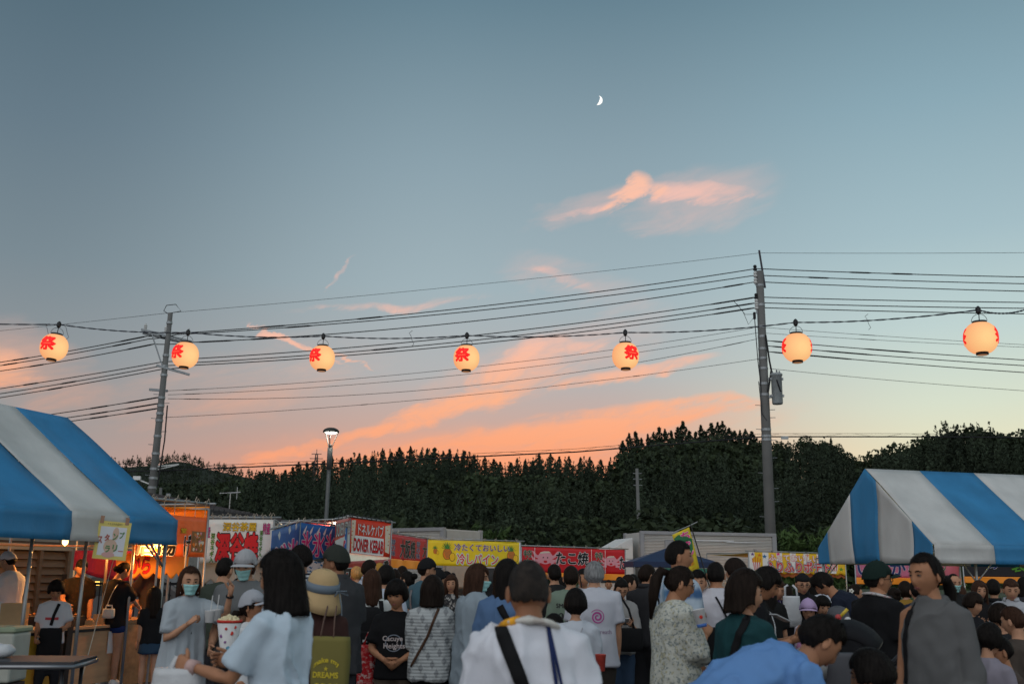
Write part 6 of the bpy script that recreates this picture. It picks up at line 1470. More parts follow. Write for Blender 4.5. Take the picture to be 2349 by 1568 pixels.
A('girl1', 'long-haired girl in a black top and denim skirt at the stall counter', 356, 1344, 13.3, 25, hair='long', sex='f', tc=BLACK, bottom='miniskirt', bc=(.03, .06, .10), arms=('down', 'hold'), shoes=(.62, .22, .30), head=(10, 0))
A('maskw', 'woman in a loose grey-blue dress and teal mask raising her hand to her brow', 436, 1298, 8.4, 222, hair='mid', sex='f', top='dress', tc=(.36, .40, .43), bottom=None, arms=('up', 'chest'), mask=True, head=(-10, 4), build=1.0, hem=-.62, sleeve=.8, curl=(.35, 1.2), hm=hair_b, hairstyle=dict(th=.018, back=-.14, side=-.11, open=60, front=.078), fold=.018, ease=.018)
A('green1', 'young man in a dark green T-shirt seen from behind, before the white banner', 515, 1278, 10.6, -8, hair='short', tc=(.045, .055, .042), arms=('hold', 'hold'), head=(-12, 5))
A('capm', 'man in a grey cap, teal mask and grey T-shirt facing us', 569, 1257, 8.6, 178, hair='mid', tc=(.15, .155, .155), cap=((.36, .36, .37), (.40, .40, .41), 'cap'), mask=True, arms=('hold', 'carry'), head=(0, 12), hm=hair_b, build=1.12, ease=.022, curl=(.8, .8))
A('capgirl', 'girl in a grey cap and white T-shirt looking right, dark ponytail', 581, 1349, 8.2, -98, hair='lowpony', sex='f', tc=(.60, .61, .62), cap=((.36, .37, .40), (.36, .37, .40), 'cap'), arms=('hold', 'hold'), head=(0, -3), skin=1, hairstyle=dict(tail=(.15, .035)))
A('bob', 'woman with a sleek black bob and pale blue T-shirt in the left foreground', 658, 1262, 4.75, 66, hair='bob', sex='f', tc=(.50, .60, .68), bottom='trousers', bc=(.05, .06, .09), arms=(((.12, .50, -.82), (.02, .96, .20)), ((.1, .45, -.8), (-.25, .9, .2))), head=(6, 6), skin=1, build=.9, ease=.020, curl=(1.0, .8), hairstyle=dict(back=-.185, side=-.19, open=64, th=.026, flare=1.13, fuzz=900, fl=1.2), fold=.028)
A('stripe', 'tall youth with a black fringe and striped shirt behind the straw hat', 693, 1250, 9.4, 70, hair='bowl', tm=pmat('navy_stripes', 'stripe', (.55, .55, .55), (.02, .02, .035), scale=180), arms=('down', 'down'), hairstyle=dict(front=-.005, back=-.085, open=52))
A('straw', 'woman in a beige straw hat with a blue-grey ribbon and brown top', 737, 1306, 6.6, 22, hair='mid', sex='f', tc=(.055, .026, .022), bc=(.08, .07, .06), cap=((.50, .35, .18), (.16, .20, .24), 'straw'), arms=('down', 'down'), head=(10, -14), hm=hair_b, ease=.02)
A('darkcap', 'burly man in a dark green cap and charcoal polo shirt facing left', 776, 1247, 8.0, 52, hair='crop', top='polo', tc=(.045, .045, .048), bc=(.05, .05, .055), cap=((.030, .034, .028), (.022, .024, .022), 'cap'), arms=('down', 'down'), head=(24, 2), skin=2, build=1.16, ease=.02)
A('blond', 'person with bleached blond hair under the kebab curtain', 819, 1298, 16.0, 60, hair='mid', sex='f', hm=hair_y, tc=(.5, .5, .5))
A('bshirt', 'man with short black hair and pale blue shirt beneath the kebab banner', 847, 1283, 13.0, -45, hair='short', top='polo', tc=(.42, .47, .55), bc=NAVY)
A('backpk', 'woman with straight brown hair and a black backpack over a white T-shirt', 855, 1305, 9.6, 8, hair='shoulder', sex='f', hm=hair_b, tc=(.55, .56, .54), bc=BLACK, arms=('hold', 'down'), hairstyle=dict(flare=1.12, th=.018))
A('rndhair', 'youth with round black hair and a pale blue-white T-shirt seen from behind', 886, 1296, 11.2, -5, hair='fluffy', tc=(.45, .50, .58), bc=BLACK, hairstyle=dict(front=.06, back=-.08))
A('boy2', 'boy in a black T-shirt with white script and a ring print, hands clasped', 913, 1330, 8.9, 178, hair='bowl', sex='m', tc=(.010, .010, .011), bottom='shorts', bc=(.10, .075, .055), arms=('low', 'low'), head=(-8, 8), skin=1, curl=(1.2, 1.2), ease=.022, hairstyle=dict(th=.030, front=.02), shoes=(.05, .05, .05))
A('bcap', 'man in a black cap and teal-blue T-shirt with white rucksack straps, looking right', 977, 1277, 11.8, -35, hair='short', tc=(.06, .12, .15), bc=BLACK, cap=(BLACK, BLACK, 'cap'), head=(-38, 3))
A('knit', 'woman in a white openwork sweater with a brown strap seen from behind', 992, 1323, 8.8, 0, hair='shortbob', sex='f', top='long', tm=pmat('open_knit', 'knit', (.42, .44, .44), (.20, .21, .22), scale=26), sleeve=1.3, bottom='wide', bc=(.008, .008, .009), arms=('hold', 'hold'), ease=.030, hem=-.14, fold=.020, hairstyle=dict(back=-.125, side=-.10, th=.03), build=1.08)
A('floral', 'woman in a black and white leaf-pattern dress facing us behind the sweater', 1036, 1317, 13.4, 178, hair='shoulder', sex='f', hm=hair_b, top='dress', hem=-.45, tm=pmat('leaf_print_cloth', 'floral', (.03, .03, .032), (.42, .40, .37), (.20, .18, .16), scale=26), bottom=None, sleeve=.4, arms=('down', 'down'))
A('longmask', 'long-haired woman in a light blue-grey shirt and teal mask looking right', 1090, 1292, 8.7, -62, hair='longer', sex='f', hm=hair_b, top='long', tc=(.26, .31, .35), bottom='skirt', bc=(.14, .15, .17), arms=('down', 'down'), mask=True, head=(-38, 4), hem=-.22, ease=.036, sleeve=1.5, fold=.022, build=1.1)
A('bluepolo', 'long-haired person in a blue polo shirt left of the man with the neck towel', 1163, 1283, 7.4, -20, hair='long', sex='f', top='polo', tc=(.09, .16, .29), bc=NAVY, arms=('down', 'hold'), build=1.12, hairstyle=dict(th=.026), ease=.026)
A('towel', 'man in white with a towel round his neck and a black cross-body strap, centre foreground', 1214, 1287, 3.95, 0, hair='buzz', hm=hair_z, tc=(.66, .67, .72), bc=(.05, .05, .06), arms=('down', 'down'), head=(6, 4), skin=2, build=1.10, ease=.022, fold=.030, hairstyle=dict(th=.007, side=.030, back=-.034, ragged=.012, fuzz=1100, fl=.45))
A('smile', 'man in a sage green long-sleeved shirt lettered SMILE, phone at his ear', 1310, 1297, 10.8, -4, hair='short', top='long', tc=(.17, .22, .17), bc=BLACK, arms=('down', 'ear'), build=1.1, ease=.024)
A('greyman', 'grey-haired man in a white T-shirt with a pink spiral emblem on the back', 1363, 1287, 9.6, 0, hair='short', hm=hair_g, tc=(.50, .51, .56), bc=(.05, .042, .035), arms=('down', 'down'), head=(-8, 2), build=1.10, ease=.026, hairstyle=dict(th=.020, back=-.08), hem=-.16)
A('wteen', 'short-haired child in a loose white T-shirt holding a red drink, seen from behind', 1320, 1352, 8.4, 0, hair='shortbob', sex='f', tc=(.52, .55, .60), bottom='trousers', bc=(.50, .51, .50), arms=('hold', 'carry'), ease=.034, hem=-.13, build=1.14, sleeve=.95, hairstyle=dict(back=-.08, side=-.02), head=(-8, 6))
A('glassw', 'woman in glasses and a beige sweater reading her phone, black bag on her arm', 1422, 1324, 11.4, 184, hair='bun', sex='f', top='long', sleeve=1.3, tc=(.30, .29, .28), bottom='trousers', bc=(.04, .07, .12), arms=('hold', 'hold'), glasses=True, head=(0, 24), ease=.022)
A('jacket', 'man in a dark charcoal jacket seen from behind, right of the woman in glasses', 1481, 1294, 11.6, -28, hair='short', top='jacket', tc=(.028, .028, .031), bc=(.025, .025, .028), head=(-30, 4), arms=('hold', 'hold'), hairstyle=dict(th=.02))
A('blouse', 'woman with a long dark ponytail and pale floral blouse drinking from a cup', 1543, 1296, 7.0, -72, hair='ponylong', hairstyle=dict(tail=(.33, .042)), sex='f', tm=pmat('floral_blouse', 'floral', (.50, .50, .44), (.17, .20, .20), (.36, .33, .20), scale=52), bottom='trousers', bc=(.05, .07, .10), arms=('chest', 'chest'), head=(-14, 14), skin=1, sleeve=1.05, ease=.045, hem=-.16, fold=.018, glasses=True, curl=(.9, .9))
A('tall', 'tall man in a blue and white tie-dyed shirt looking right', 1556, 1238, 7.9, -80, hair='crop', tm=pmat('blue_shibori', 'shibori', (.42, .50, .58), (.06, .13, .26), (.10, .22, .34), scale=44), bottom='trousers', bc=(.25, .25, .27), arms=('down', 'down'), head=(-14, -2), skin=1, ease=.035, hem=-.2, hairstyle=dict(th=.013))
A('toddler', 'toddler in black carried on an arm, looking at us', 1600, 1307, 9.2, 160, hair='short', tc=BLACK, H=.92, arms=('hold', 'hold'), bc=BLACK, lift=.66, head=(12, 4))
A('buzzw', 'man with cropped hair in a white T-shirt with a thin black strap, seen from behind', 1641, 1286, 9.2, -6, hair='crop', tc=(.52, .51, .55), bc=BLACK, arms=('low', 'down'), head=(-4, 3), skin=1, build=1.14, ease=.024)
A('curly', 'man with wavy dark hair and a pale shirt in front of the silver truck', 1694, 1281, 10.6, 40, hair='fluffy', tc=(.42, .41, .40), bc=BLACK, head=(20, 10), hairstyle=dict(th=.03, front=.03))
A('greenw', 'woman with a short black bob and dark green top, foreground right of centre', 1702, 1314, 6.1, -52, hair='shortbob', sex='f', tc=(.012, .05, .055), bc=NAVY, arms=('carry', 'hold'), head=(-30, 3), hairstyle=dict(th=.034, back=-.115, side=-.06, open=66, crown=.014), ease=.02, sleeve=1.0, build=1.06)
A('phone', 'young man in black with white collar edges looking down at his phone', 1731, 1299, 7.8, -105, hair='bowl', tc=(.010, .010, .012), bc=BLACK, arms=('hold', 'hold'), head=(-5, 26), skin=1, hairstyle=dict(front=.045, th=.024), curl=(.8, .8))
A('bender', 'man in a sky-blue T-shirt bending forward in the right foreground', 1800, 1424, 4.9, -78, hair='short', tc=(.13, .27, .54), bc=(.03, .03, .04), arms=('hang', 'hang'), bend=74, H=1.66, hxy=(.92, 4.75), build=1.12, head=(0, -18), ease=.022, fold=.026, skin=1, hairstyle=dict(th=.02, fuzz=700))
A('plaidw', 'woman in a sleeveless purple plaid dress with a white shoulder bag strap', 1783, 1327, 12.2, 190, hair='lowbun', sex='f', hm=hair_b, top='dress', hem=-.42, tm=pmat('purple_plaid', 'plaid', (.03, .022, .07), (.07, .035, .13), (.025, .02, .05), scale=60), bottom=None, sleeve=0, arms=('hold', 'hold'), head=(-14, 18))
A('polo', 'man in a black polo shirt, glasses and black head wrap holding a white bag', 1838, 1310, 12.0, 160, hair='crop', top='polo', tc=(.011, .011, .013), bc=BLACK, cap=(BLACK, BLACK, 'beanie'), glasses=1.6, arms=('low', 'hold'), head=(18, 10), build=1.12, ease=.022)
A('lilac', 'girl in a lilac cap and pink-white patterned yukata beside the tent pole', 1853, 1369, 10.8, 190, hair='mid', sex='f', top='long', sleeve=1.5, tm=pmat('yukata_print', 'floral', (.58, .52, .55), (.42, .14, .30), (.36, .22, .42), scale=15), bottom='skirt', bc=(.5, .42, .46), cap=((.44, .32, .52), (.46, .34, .52), 'cap'), arms=('hold', 'hold'), head=(-26, 6), ease=.03)
A('boy3', 'boy with his hand at his mouth, grey and black T-shirt, by the tent pole', 1884, 1366, 11.4, 175, hair='fluffy', tc=(.16, .16, .165), bc=BLACK, arms=('face', 'down'), head=(10, 4), hairstyle=dict(front=.03))
A('stoop', 'man in a navy T-shirt stooping to the left under the right tent', 1906, 1336, 10.4, 62, hair='bowl', tc=(.014, .018, .032), bc=BLACK, bend=46, H=1.72, hxy=(3.72, 10.6), arms=('hang', 'hang'), head=(6, 4), skin=1, hairstyle=dict(front=.04))
A('bucket', 'seated elder in a grey bucket hat and camouflage shirt', 1922, 1392, 9.6, 170, hair='short', tm=pmat('camouflage', 'floral', (.09, .085, .06), (.035, .035, .025), (.16, .14, .10), scale=18), bc=(.05, .05, .04), cap=((.09, .09, .10), (.09, .09, .10), 'bucket'), glasses=True, arms=('low', 'low'), sit=True, skin=2, head=(-10, 14))
A('flower', 'smiling girl in a white camisole with a white flower in her black hair', 1958, 1338, 13.6, -110, hair='lowpony', sex='f', top='sleeveless', tc=(.58, .58, .58), arms=('down', 'hold'), head=(6, 2))
A('whiteback', 'man in a white T-shirt seen from behind through the tent pole', 1889, 1318, 13.4, -5, hair='short', tc=(.46, .48, .53), bc=BLACK, head=(-25, 4))
A('greencap', 'man in a dark green cap, black T-shirt and patterned neck towel', 2008, 1283, 7.8, -68, hair='crop', tc=(.009, .009, .010), bc=BLACK, cap=((.010, .022, .018), (.010, .024, .020), 'cap'), glasses=1.8, arms=('down', 'carry'), head=(-18, 0), build=1.14, ease=.022, skin=1)
A('grey', 'woman in a grey draped cardigan with a low black ponytail, right foreground', 2128, 1264, 5.5, 140, hair='lowpony', sex='f', top='cape', tc=(.115, .115, .115), bottom='wide', bc=(.03, .03, .036), arms=('down', 'down'), head=(-26, 6), skin=1, sleeve=(1.5, 0), build=.86, ease=.018, hem=-.16, fold=.030, hairstyle=dict(th=.009, side=.0, open=64, tail=(.20, .034), tailz=-.05, front=.074, fuzz=300))
A('headlow', 'dark-haired child at the bottom edge left of the grey cardigan', 2013, 1488, 4.9, 60, hair='fluffy', tc=(.02, .02, .022), hairstyle=dict(front=.05, th=.022, back=-.08), bc=BLACK, arms=('hold', 'hold'), head=(0, 10), skin=1)
A('facelow', 'small child peeking out under the stooping man in blue', 1840, 1531, 5.6, 165, hair='bowl', tc=(.3, .12, .1), bc=BLACK, arms=('hold', 'hold'), head=(10, 8), skin=1)
# under the right tent and beyond it
A('r1', 'man in a white shirt with a black sling strap at the right edge', 2315, 1326, 11.6, 140, hair='short', top='polo', tc=(.40, .41, .44), bc=BLACK, arms=('hold', 'hold'), head=(25, 12), hm=hair_b, ease=.022)
A('r2', 'long brown-haired woman in black under the right tent, facing us', 2243, 1330, 12.4, 165, hair='long', sex='f', hm=hair_b, top='jacket', tc=(.014, .013, .014), arms=('hold', 'hold'), head=(10, 6))
A('r3', 'person in a black jacket beside the right tent post', 2277, 1327, 12.8, -30, hair='short', top='jacket', tc=(.014, .014, .016), bc=BLACK)
A('r4', 'bald man with a white mask behind the woman in grey', 2183, 1315, 13.0, 196, hair='bald', tc=(.02, .02, .02), mask=True, head=(-12, 8))
A('r5', 'child in dark clothes left of the right tent post', 2223, 1358, 11.2, -150, hair='fluffy', tc=(.015, .015, .018), bc=BLACK, head=(0, 12))
A('r6', 'seated person with hair lit yellow under the right tent', 2293, 1386, 9.8, 30, hair='fluffy', tc=(.02, .02, .022), bc=BLACK, sit=True)
A('r7', 'seated person in a brown shirt at the right edge', 2330, 1391, 9.0, 40, hair='short', tc=(.07, .055, .045), bc=BLACK, sit=True, hm=hair_b, head=(0, 10))
A('r8', 'seated child in a lilac-grey T-shirt just right of the grey cardigan', 2258, 1428, 7.9, -60, hair='mid', sex='f', tc=(.24, .22, .26), bc=(.02, .02, .03), sit=True, arms=('hold', 'hold'), head=(-10, 10))
A('r9', 'seated child holding food, brown shirt, bottom right corner', 2300, 1450, 8.0, 90, hair='short', tc=(.08, .06, .05), bc=BLACK, sit=True, arms=('hold', 'hold'), head=(0, 14), skin=1)
A('r10', 'woman in a white T-shirt seen from behind, right of the man in the green cap', 2050, 1345, 13.0, 5, hair='bun', sex='f', tc=(.50, .50, .52), bc=BLACK)
A('r11', 'woman in a mustard top left of the woman in grey', 2076, 1334, 14.2, 0, hair='shortbob', sex='f', tc=(.28, .16, .03), bc=BLACK)
A('r12', 'man in a navy T-shirt between the mustard top and the grey cardigan', 2102, 1330, 12.2, 0, hair='short', tc=(.015, .02, .04), bc=BLACK)
A('r13', 'woman with bobbed black hair and dark blouse at the far right stall', 2350, 1322, 14.0, 10, hair='bob', sex='f', tc=(.03, .03, .035), bc=BLACK)
# farther heads between the nearer people
FAR_P = [('f1', 'head in a mustard cap under the white kebab fringe', 871, 1289, 17.0, 10, dict(hair='crop', cap=((.36, .20, .04), (.36, .20, .04), 'cap'), tc=(.1, .08, .06))),
 ('f2', 'dark round head left of the black cap, under the orange hem', 923, 1297, 15.5, -5, dict(hair='short', tc=(.03, .03, .04))), ('f3', 'low dark head beneath the red pancake banner', 905, 1304, 14.5, 8, dict(hair='mid', sex='f', tc=(.05, .04, .05))),
 ('f4', 'woman with a hairpin in her black hair, looking left, behind the fringe-haired boy', 936, 1308, 12.6, 60, dict(hair='bun', sex='f', tc=(.4, .36, .33))), ('f5', 'man with a black cap and mint shirt right of the rucksack man', 1006, 1303, 13.6, -40, dict(hair='short', tc=(.30, .48, .48), cap=(BLACK, BLACK, 'cap'))),
 ('f6', 'woman with a black bun looking left, above the leaf-pattern dress', 1025, 1308, 15.0, 75, dict(hair='bun', sex='f', tc=(.4, .42, .45))), ('f7', 'person in a floppy black hat right of the masked long-haired woman', 1127, 1333, 10.8, 20, dict(hair='mid', sex='f', tc=(.35, .32, .30), cap=(BLACK, BLACK, 'bucket'))),
 ('f8', 'person whose cheek shows between the black hat and the blue polo', 1146, 1327, 13.0, 150, dict(hair='mid', sex='f', tc=(.3, .3, .33))), ('f9', 'dark-haired person in black behind the towel man\'s ear', 1272, 1293, 12.5, 15, dict(hair='short', tc=(.02, .02, .02))),
 ('f10', 'woman with dark hair and white top left of the sage shirt', 1284, 1322, 14.0, 0, dict(hair='shoulder', sex='f', tc=(.5, .5, .5))), ('f11', 'boy in a white top between the sage shirt and the grey hair', 1338, 1303, 12.8, 170, dict(hair='short', tc=(.45, .45, .48), skin=1)),
 ('f12', 'stall man in a black tank top under the octopus banner', 1396, 1328, 24.0, 180, dict(hair='crop', top='sleeveless', tc=(.02, .02, .02), skin=1)), ('f13', 'woman with a bun seen from the side, right of the grey-haired man', 1440, 1316, 13.2, -80, dict(hair='lowbun', sex='f', tc=(.4, .4, .4))),
 ('f14', 'dark head close behind the charcoal jacket', 1452, 1316, 14.5, 5, dict(hair='short', tc=(.04, .04, .05))), ('f15', 'second dark head behind the charcoal jacket, lower', 1461, 1322, 15.4, 8, dict(hair='mid', sex='f', tc=(.03, .03, .04))),
 ('f16', 'long black-haired woman in black left of the purple plaid dress', 1758, 1318, 10.4, 10, dict(hair='long', sex='f', tc=(.012, .012, .012))), ('f17', 'dark head under the fries picture of the potato stall', 1770, 1312, 15.0, 0, dict(hair='fluffy', tc=(.03, .03, .03))),
 ('f18', 'woman with long dark hair behind the man in the black polo', 1803, 1338, 14.4, -10, dict(hair='long', sex='f', tc=(.4, .4, .42))), ('f19', 'dark-haired woman under the potato stall edge, left of the tent pole', 1867, 1322, 16.0, 5, dict(hair='shoulder', sex='f', tc=(.3, .26, .2))),
 ('f20', 'small child right of the sage shirt with curly black hair', 1270, 1408, 9.4, -20, dict(hair='fluffy', tc=(.02, .02, .02))), ('f21', 'woman in a pale patterned blouse partly hidden by the blue polo', 1112, 1340, 11.6, 30, dict(hair='shoulder', sex='f', hm=hair_b, tc=(.38, .35, .33))),
 ('f22', 'dark-haired person between the grey cap and the white banner hem', 548, 1325, 12.0, 0, dict(hair='short', tc=(.02, .02, .022))), ('f23', 'dark round head left of the dark green cap', 726, 1306, 13.2, 0, dict(hair='short', tc=(.03, .03, .03))), ('f24', 'woman with reddish hair far left of the right tent post', 2200, 1340, 15.0, 10, dict(hair='shoulder', sex='f', hm=hair_b, tc=(.03, .02, .03)))]
for key, lab, px, py, d, fc, kw in FAR_P: A(key, lab, px, py, d, fc, **kw)
finish_people()
# ------------------------------------------------------------------ what people wear over their clothes
blackb = fab((.012, .012, .013), .7, .2); naves = fab((.015, .025, .09), .7, .1); creamb = fab((.5, .46, .38), .7, .1); brownl = fab((.07, .035, .02), .5, .1); greyb = fab((.2, .2, .21), .7, .1)
def zt(p, f): return f*p['H']
p = PPL['towel']; H = p['H']
twm = pmat('towel_cloth', 'floral', (.60, .57, .52), (.45, .40, .36), (.66, .34, .10), scale=9)
mb = MB(); c = p['T'](0, 0, p['Ls']*1.12); pts = []
for a in np.linspace(-150, 150, 25): pts.append((.092*math.sin(rad(a)), -.078*math.cos(rad(a))-.010, c[2]-.010+.040*math.cos(rad(a))-.03*(abs(a) > 100)))
mb.tube(pts, [(.015+.004*math.sin(i*1.7), .036+.006*math.sin(i*2.3)) for i in range(25)], 12, ref=(0, 0, .01)); mb.build('neck_towel', twm, p['root'], True)
mb = MB(); mb.tube([tuple(np.array(q)*np.array([1.0, 1.0, 1])) for q in pts[7:11]], [(.0195, .040)]*4, 12, ref=(0, 0, .01)); mb.build('towel_patch', mat('towel_orange', (.80, .36, .02), .8, var=.25, vscale=22), p['root'], True)
strap(p, [(-.105, H*.845, True), (-.075, H*.80, True), (.0, H*.69, True), (.12, H*.50, True)], .052, blackb)
strap(p, [(.07, H*.85, True), (.10, H*.72, True), (.135, H*.50, True)], .013, naves, 'lanyard'); strap(p, [(.073, H*.85, True), (.12, H*.72, True), (.165, H*.50, True)], .010, naves, 'lanyard')
p = PPL['knit']; H = p['H']; strap(p, [(.075, H*.85, True), (-.02, H*.68, True), (-.15, H*.52, True)], .022, brownl)
p = PPL['greenw']; H = p['H']; strap(p, [(.085, H*.86, True), (.07, H*.80, True), (.01, H*.70, True), (-.08, H*.50, True)], .045, blackb)
p = PPL['buzzw']; H = p['H']; strap(p, [(-.02, H*.82, True), (.08, H*.70, True), (.14, H*.55, True)], .016, blackb)
p = PPL['bluepolo']; H = p['H']; strap(p, [(.0, H*.81, True), (.1, H*.72, True), (.16, H*.6, True)], .05, blackb)
p = PPL['longmask']; H = p['H']; strap(p, [(-.06, H*.81, False), (.02, H*.70, False), (.1, H*.58, False)], .014, blackb)
p = PPL['bcap']; H = p['H']
for s in (-1, 1): strap(p, [(s*.09, H*.80, True), (s*.10, H*.70, True), (s*.08, H*.6, True)], .035, greyb)
p = PPL['tall']; H = p['H']; strap(p, [(-.07, H*.81, True), (.05, H*.70, True), (.15, H*.55, True)], .014, blackb)
p = PPL['grey']; H = p['H']; strap(p, [(.075, H*.845, False), (.10, H*.80, False), (.125, H*.72, False), (.135, H*.60, False)], .026, blackb)
p = PPL['phone']; H = p['H']; wc = fab((.55, .55, .56)); strap(p, [(.03, H*.80, False), (.07, H*.70, False), (.09, H*.6, False)], .035, wc, 'collar_edge'); strap(p, [(-.03, H*.80, False), (-.07, H*.70, False), (-.09, H*.6, False)], .035, wc, 'collar_edge')
p = PPL['plaidw']; H = p['H']; strap(p, [(.085, H*.80, False), (.10, H*.70, False), (.11, H*.6, False)], .024, creamb)
p = PPL['r1']; H = p['H']; strap(p, [(.06, H*.80, False), (.03, H*.70, False), (-.02, H*.58, False)], .04, blackb)
p = PPL['straw']; H = p['H']
for q in (.05, .10): strap(p, [(-q-.02, H*.80, True), (-q, H*.70, True), (-q+.01, H*.6, True)], .022, fab((.16, .10, .08)))
p = PPL['wteen']; H = p['H']; strap(p, [(.05, H*.80, True), (-.02, H*.70, True), (-.1, H*.6, True)], .006, fab((.4, .4, .42)))
p = PPL['greencap']; H = p['H']; c = p['T'](0, 0, p['Ls']*1.1); mb = MB(); pts = []
for a in np.linspace(-110, 110, 19): pts.append((.092*math.sin(rad(a)), -.078*math.cos(rad(a)), c[2]+.012+.028*math.cos(rad(a))))
for s in (-1, 1):
    e_ = [(s*.088, .06, c[2]-.05), (s*.085, .11, c[2]-.16), (s*.09, .125, c[2]-.30), (s*.095, .12, c[2]-.42)]
    pts = (pts+e_) if s > 0 else (e_[::-1]+pts)
mb.tube(pts, [(.012, .034)]*len(pts), 10, ref=(0, 0, .01)); mb.build('neck_towel', pmat('towel_pattern', 'floral', (.50, .48, .47), (.16, .15, .16), (.45, .24, .24), scale=42), p['root'], True)
# prints on clothing
p = PPL['boy2']; H = p['H']; pk = mat('print_pale', (.55, .47, .45), .7, var=.05); rg = mat('print_ring', (.22, .25, .30), .7, var=.15, vscale=20)
ring = [((.072*r_*math.cos(a), H*.655+.070*r_*math.sin(a))) for r_ in (.90, 1.0) for a in np.linspace(0, 2*PI, 40, endpoint=False)]
shirt_print(p, [(ring, [(i, (i+1) % 40, 40+(i+1) % 40, 40+i) for i in range(40)], rg)], False)
shirt_text(p, 'Cacuye', (-.095, H*.655+.005, .075, H*.655+.058), pk, False, .02); shirt_text(p, 'Heights', (-.085, H*.655-.055, .095, H*.655-.002), pk, False, .02)
p = PPL['greyman']; H = p['H']; mg = mat('print_magenta', (.42, .06, .26), .7, var=.05); pg = mat('print_grey', (.22, .12, .21), .7, var=.05)
def swirl(cx, cz, R_, turns, w):
    n = 70; V = []
    for i in range(n):
        t = i/(n-1); a = PI*.2+turns*2*PI*t; r_ = R_*(.12+.88*t); ww = w*(.4+.6*math.sin(PI*min(1, t*1.1+.05))); V += [(cx+(r_-ww/2)*math.cos(a), cz+(r_-ww/2)*math.sin(a)), (cx+(r_+ww/2)*math.cos(a), cz+(r_+ww/2)*math.sin(a))]
    return V, [(2*i, 2*i+1, 2*i+3, 2*i+2) for i in range(n-1)]
V, F = swirl(.015, H*.705, .068, 2.3, .017); shirt_print(p, [(V, F, mg)])
shirt_text(p, 'steel', (-.115, H*.625-.017, .005, H*.625+.02), mg, True, .012); shirt_text(p, 'breath', (.012, H*.625-.017, .145, H*.625+.02), pg, True, .0)
p = PPL['smile']; H = p['H']; ik = mat('print_black', (.02, .02, .02), .7, var=.05); shirt_text(p, 'SMILE', (-.155, H*.742, .0, H*.742+.045), ik, True, .03); shirt_text(p, 'DAYS', (.03, H*.742, .155, H*.742+.045), ik, True, .03) if False else None
for x, z in ((-.10, .69), (-.0, .69), (-.10, .62), (.0, .62)):
    shirt_print(p, [([(x+.028*math.cos(a), z*H+.036*math.sin(a)) for a in np.linspace(0, 2*PI, 14, endpoint=False)], [tuple(range(14))], ik), ([(x+.015*math.cos(a), z*H+.008+.016*math.sin(a)) for a in np.linspace(0, 2*PI, 10, endpoint=False)], [tuple(range(10))], p['topm'])], True, .005)
p = PPL['boy1']; H = p['H']; rb = mat('print_red', (.45, .05, .06), .7, var=.05); bx = [(-.075, H*.665), (.075, H*.665), (.075, H*.695), (-.075, H*.695)]
shirt_print(p, [([(-.075+.15*i/6, H*.665+(.032 if j else 0)) for j in range(2) for i in range(7)], [(i, i+1, i+8, i+7) for i in range(6)], rb)], False); shirt_text(p, 'SMILEY', (-.06, H*.671, .06, H*.691), mat('print_white', (.6, .6, .6), .7, var=.03), False, .01, lift=.007) if False else None
p = PPL['polo']; H = p['H']; shirt_print(p, [([(-.07+.022*math.cos(a), H*.70+.028*math.sin(a)) for a in np.linspace(0, 2*PI, 12, endpoint=False)], [tuple(range(12))], mat('print_silver', (.3, .3, .3), .6, var=.2, vscale=30))], False)
p = PPL['whiteback']; H = p['H']; shirt_print(p, [([(.07*math.cos(a), H*.70+.07*math.sin(a)) for a in np.linspace(0, 2*PI, 20, endpoint=False)], [tuple(range(20))], mat('print_emblem', (.28, .24, .24), .7, var=.5, vscale=24))], True)
# side print of the black T-shirt beside the stroller
p = PPL['greencap']; H = p['H']; pm = pmat('print_painted', 'floral', (.05, .03, .07), (.35, .12, .22), (.10, .06, .18), scale=16)
V = [(-.12+.20*i/6, H*(.56+.16*j/6)) for j in range(7) for i in range(7)]; shirt_print(p, [(V, [(j*7+i, j*7+i+1, j*7+i+8, j*7+i+7) for j in range(6) for i in range(6)], pm)], True)
shirt_text(p, 'Gris', (-.12, H*.50, .10, H*.55), pk, True, .02)
# small adornments
p = PPL['flower']; q = p['to'](np.array([.075, -.06, .03])); mb = MB()
for k in range(5): a = 2*PI*k/5; mb.add(*ellipsoid((q[0]+.004, q[1]+.02*math.cos(a), q[2]+.02*math.sin(a)), (.006, .014, .014), 8, 6))
mb.build('hair_flower', mat('petal_white', (.7, .68, .6), .6), p['root'], True)
p = PPL['blouse']; q = p['to'](np.array([-.088, -.045, .075])); mb = MB(); mb.add(*ellipsoid(q, (.010, .014, .018), 10, 8)); hcl = mb.build('hair_clip', mat('clip_green', (.05, .30, .10), .4), p['root'], True)
mb = MB(); mb.add(*ellipsoid((q[0]-.002, q[1], q[2]-.014), (.009, .011, .010), 10, 8)); mb.build('clip_tip', mat('clip_red', (.45, .06, .04), .4), hcl, True)
w, f, sd = PPL['bob']['hands']['L']; mb = MB(); f_ = np.array(f); mb.tube([w-f_*.035, w+f_*.0, w+f_*.012], [.034, .031, .030], 14); mb.build('wrist_band', mat('band_pink', (.50, .33, .30), .6), PPL['bob']['root'], True)
w, f, sd = PPL['maskw']['hands']['L']; mb = MB(); f_ = np.array(f); mb.tube([w-f_*.03, w-f_*.02], [.032, .032], 14); mb.build('wrist_band', blackb, PPL['maskw']['root'], True)
p = PPL['maskw']; q = p['T'](0, .07, p['Ls']*.98); mb = MB(); mb.tube([(-.05, q[1]-.02, q[2]+.05), (-.02, q[1]+.03, q[2]-.12), (.0, q[1]+.05, q[2]-.22)], .004, 5); mb.build('neck_cord', blackb, p['root'])
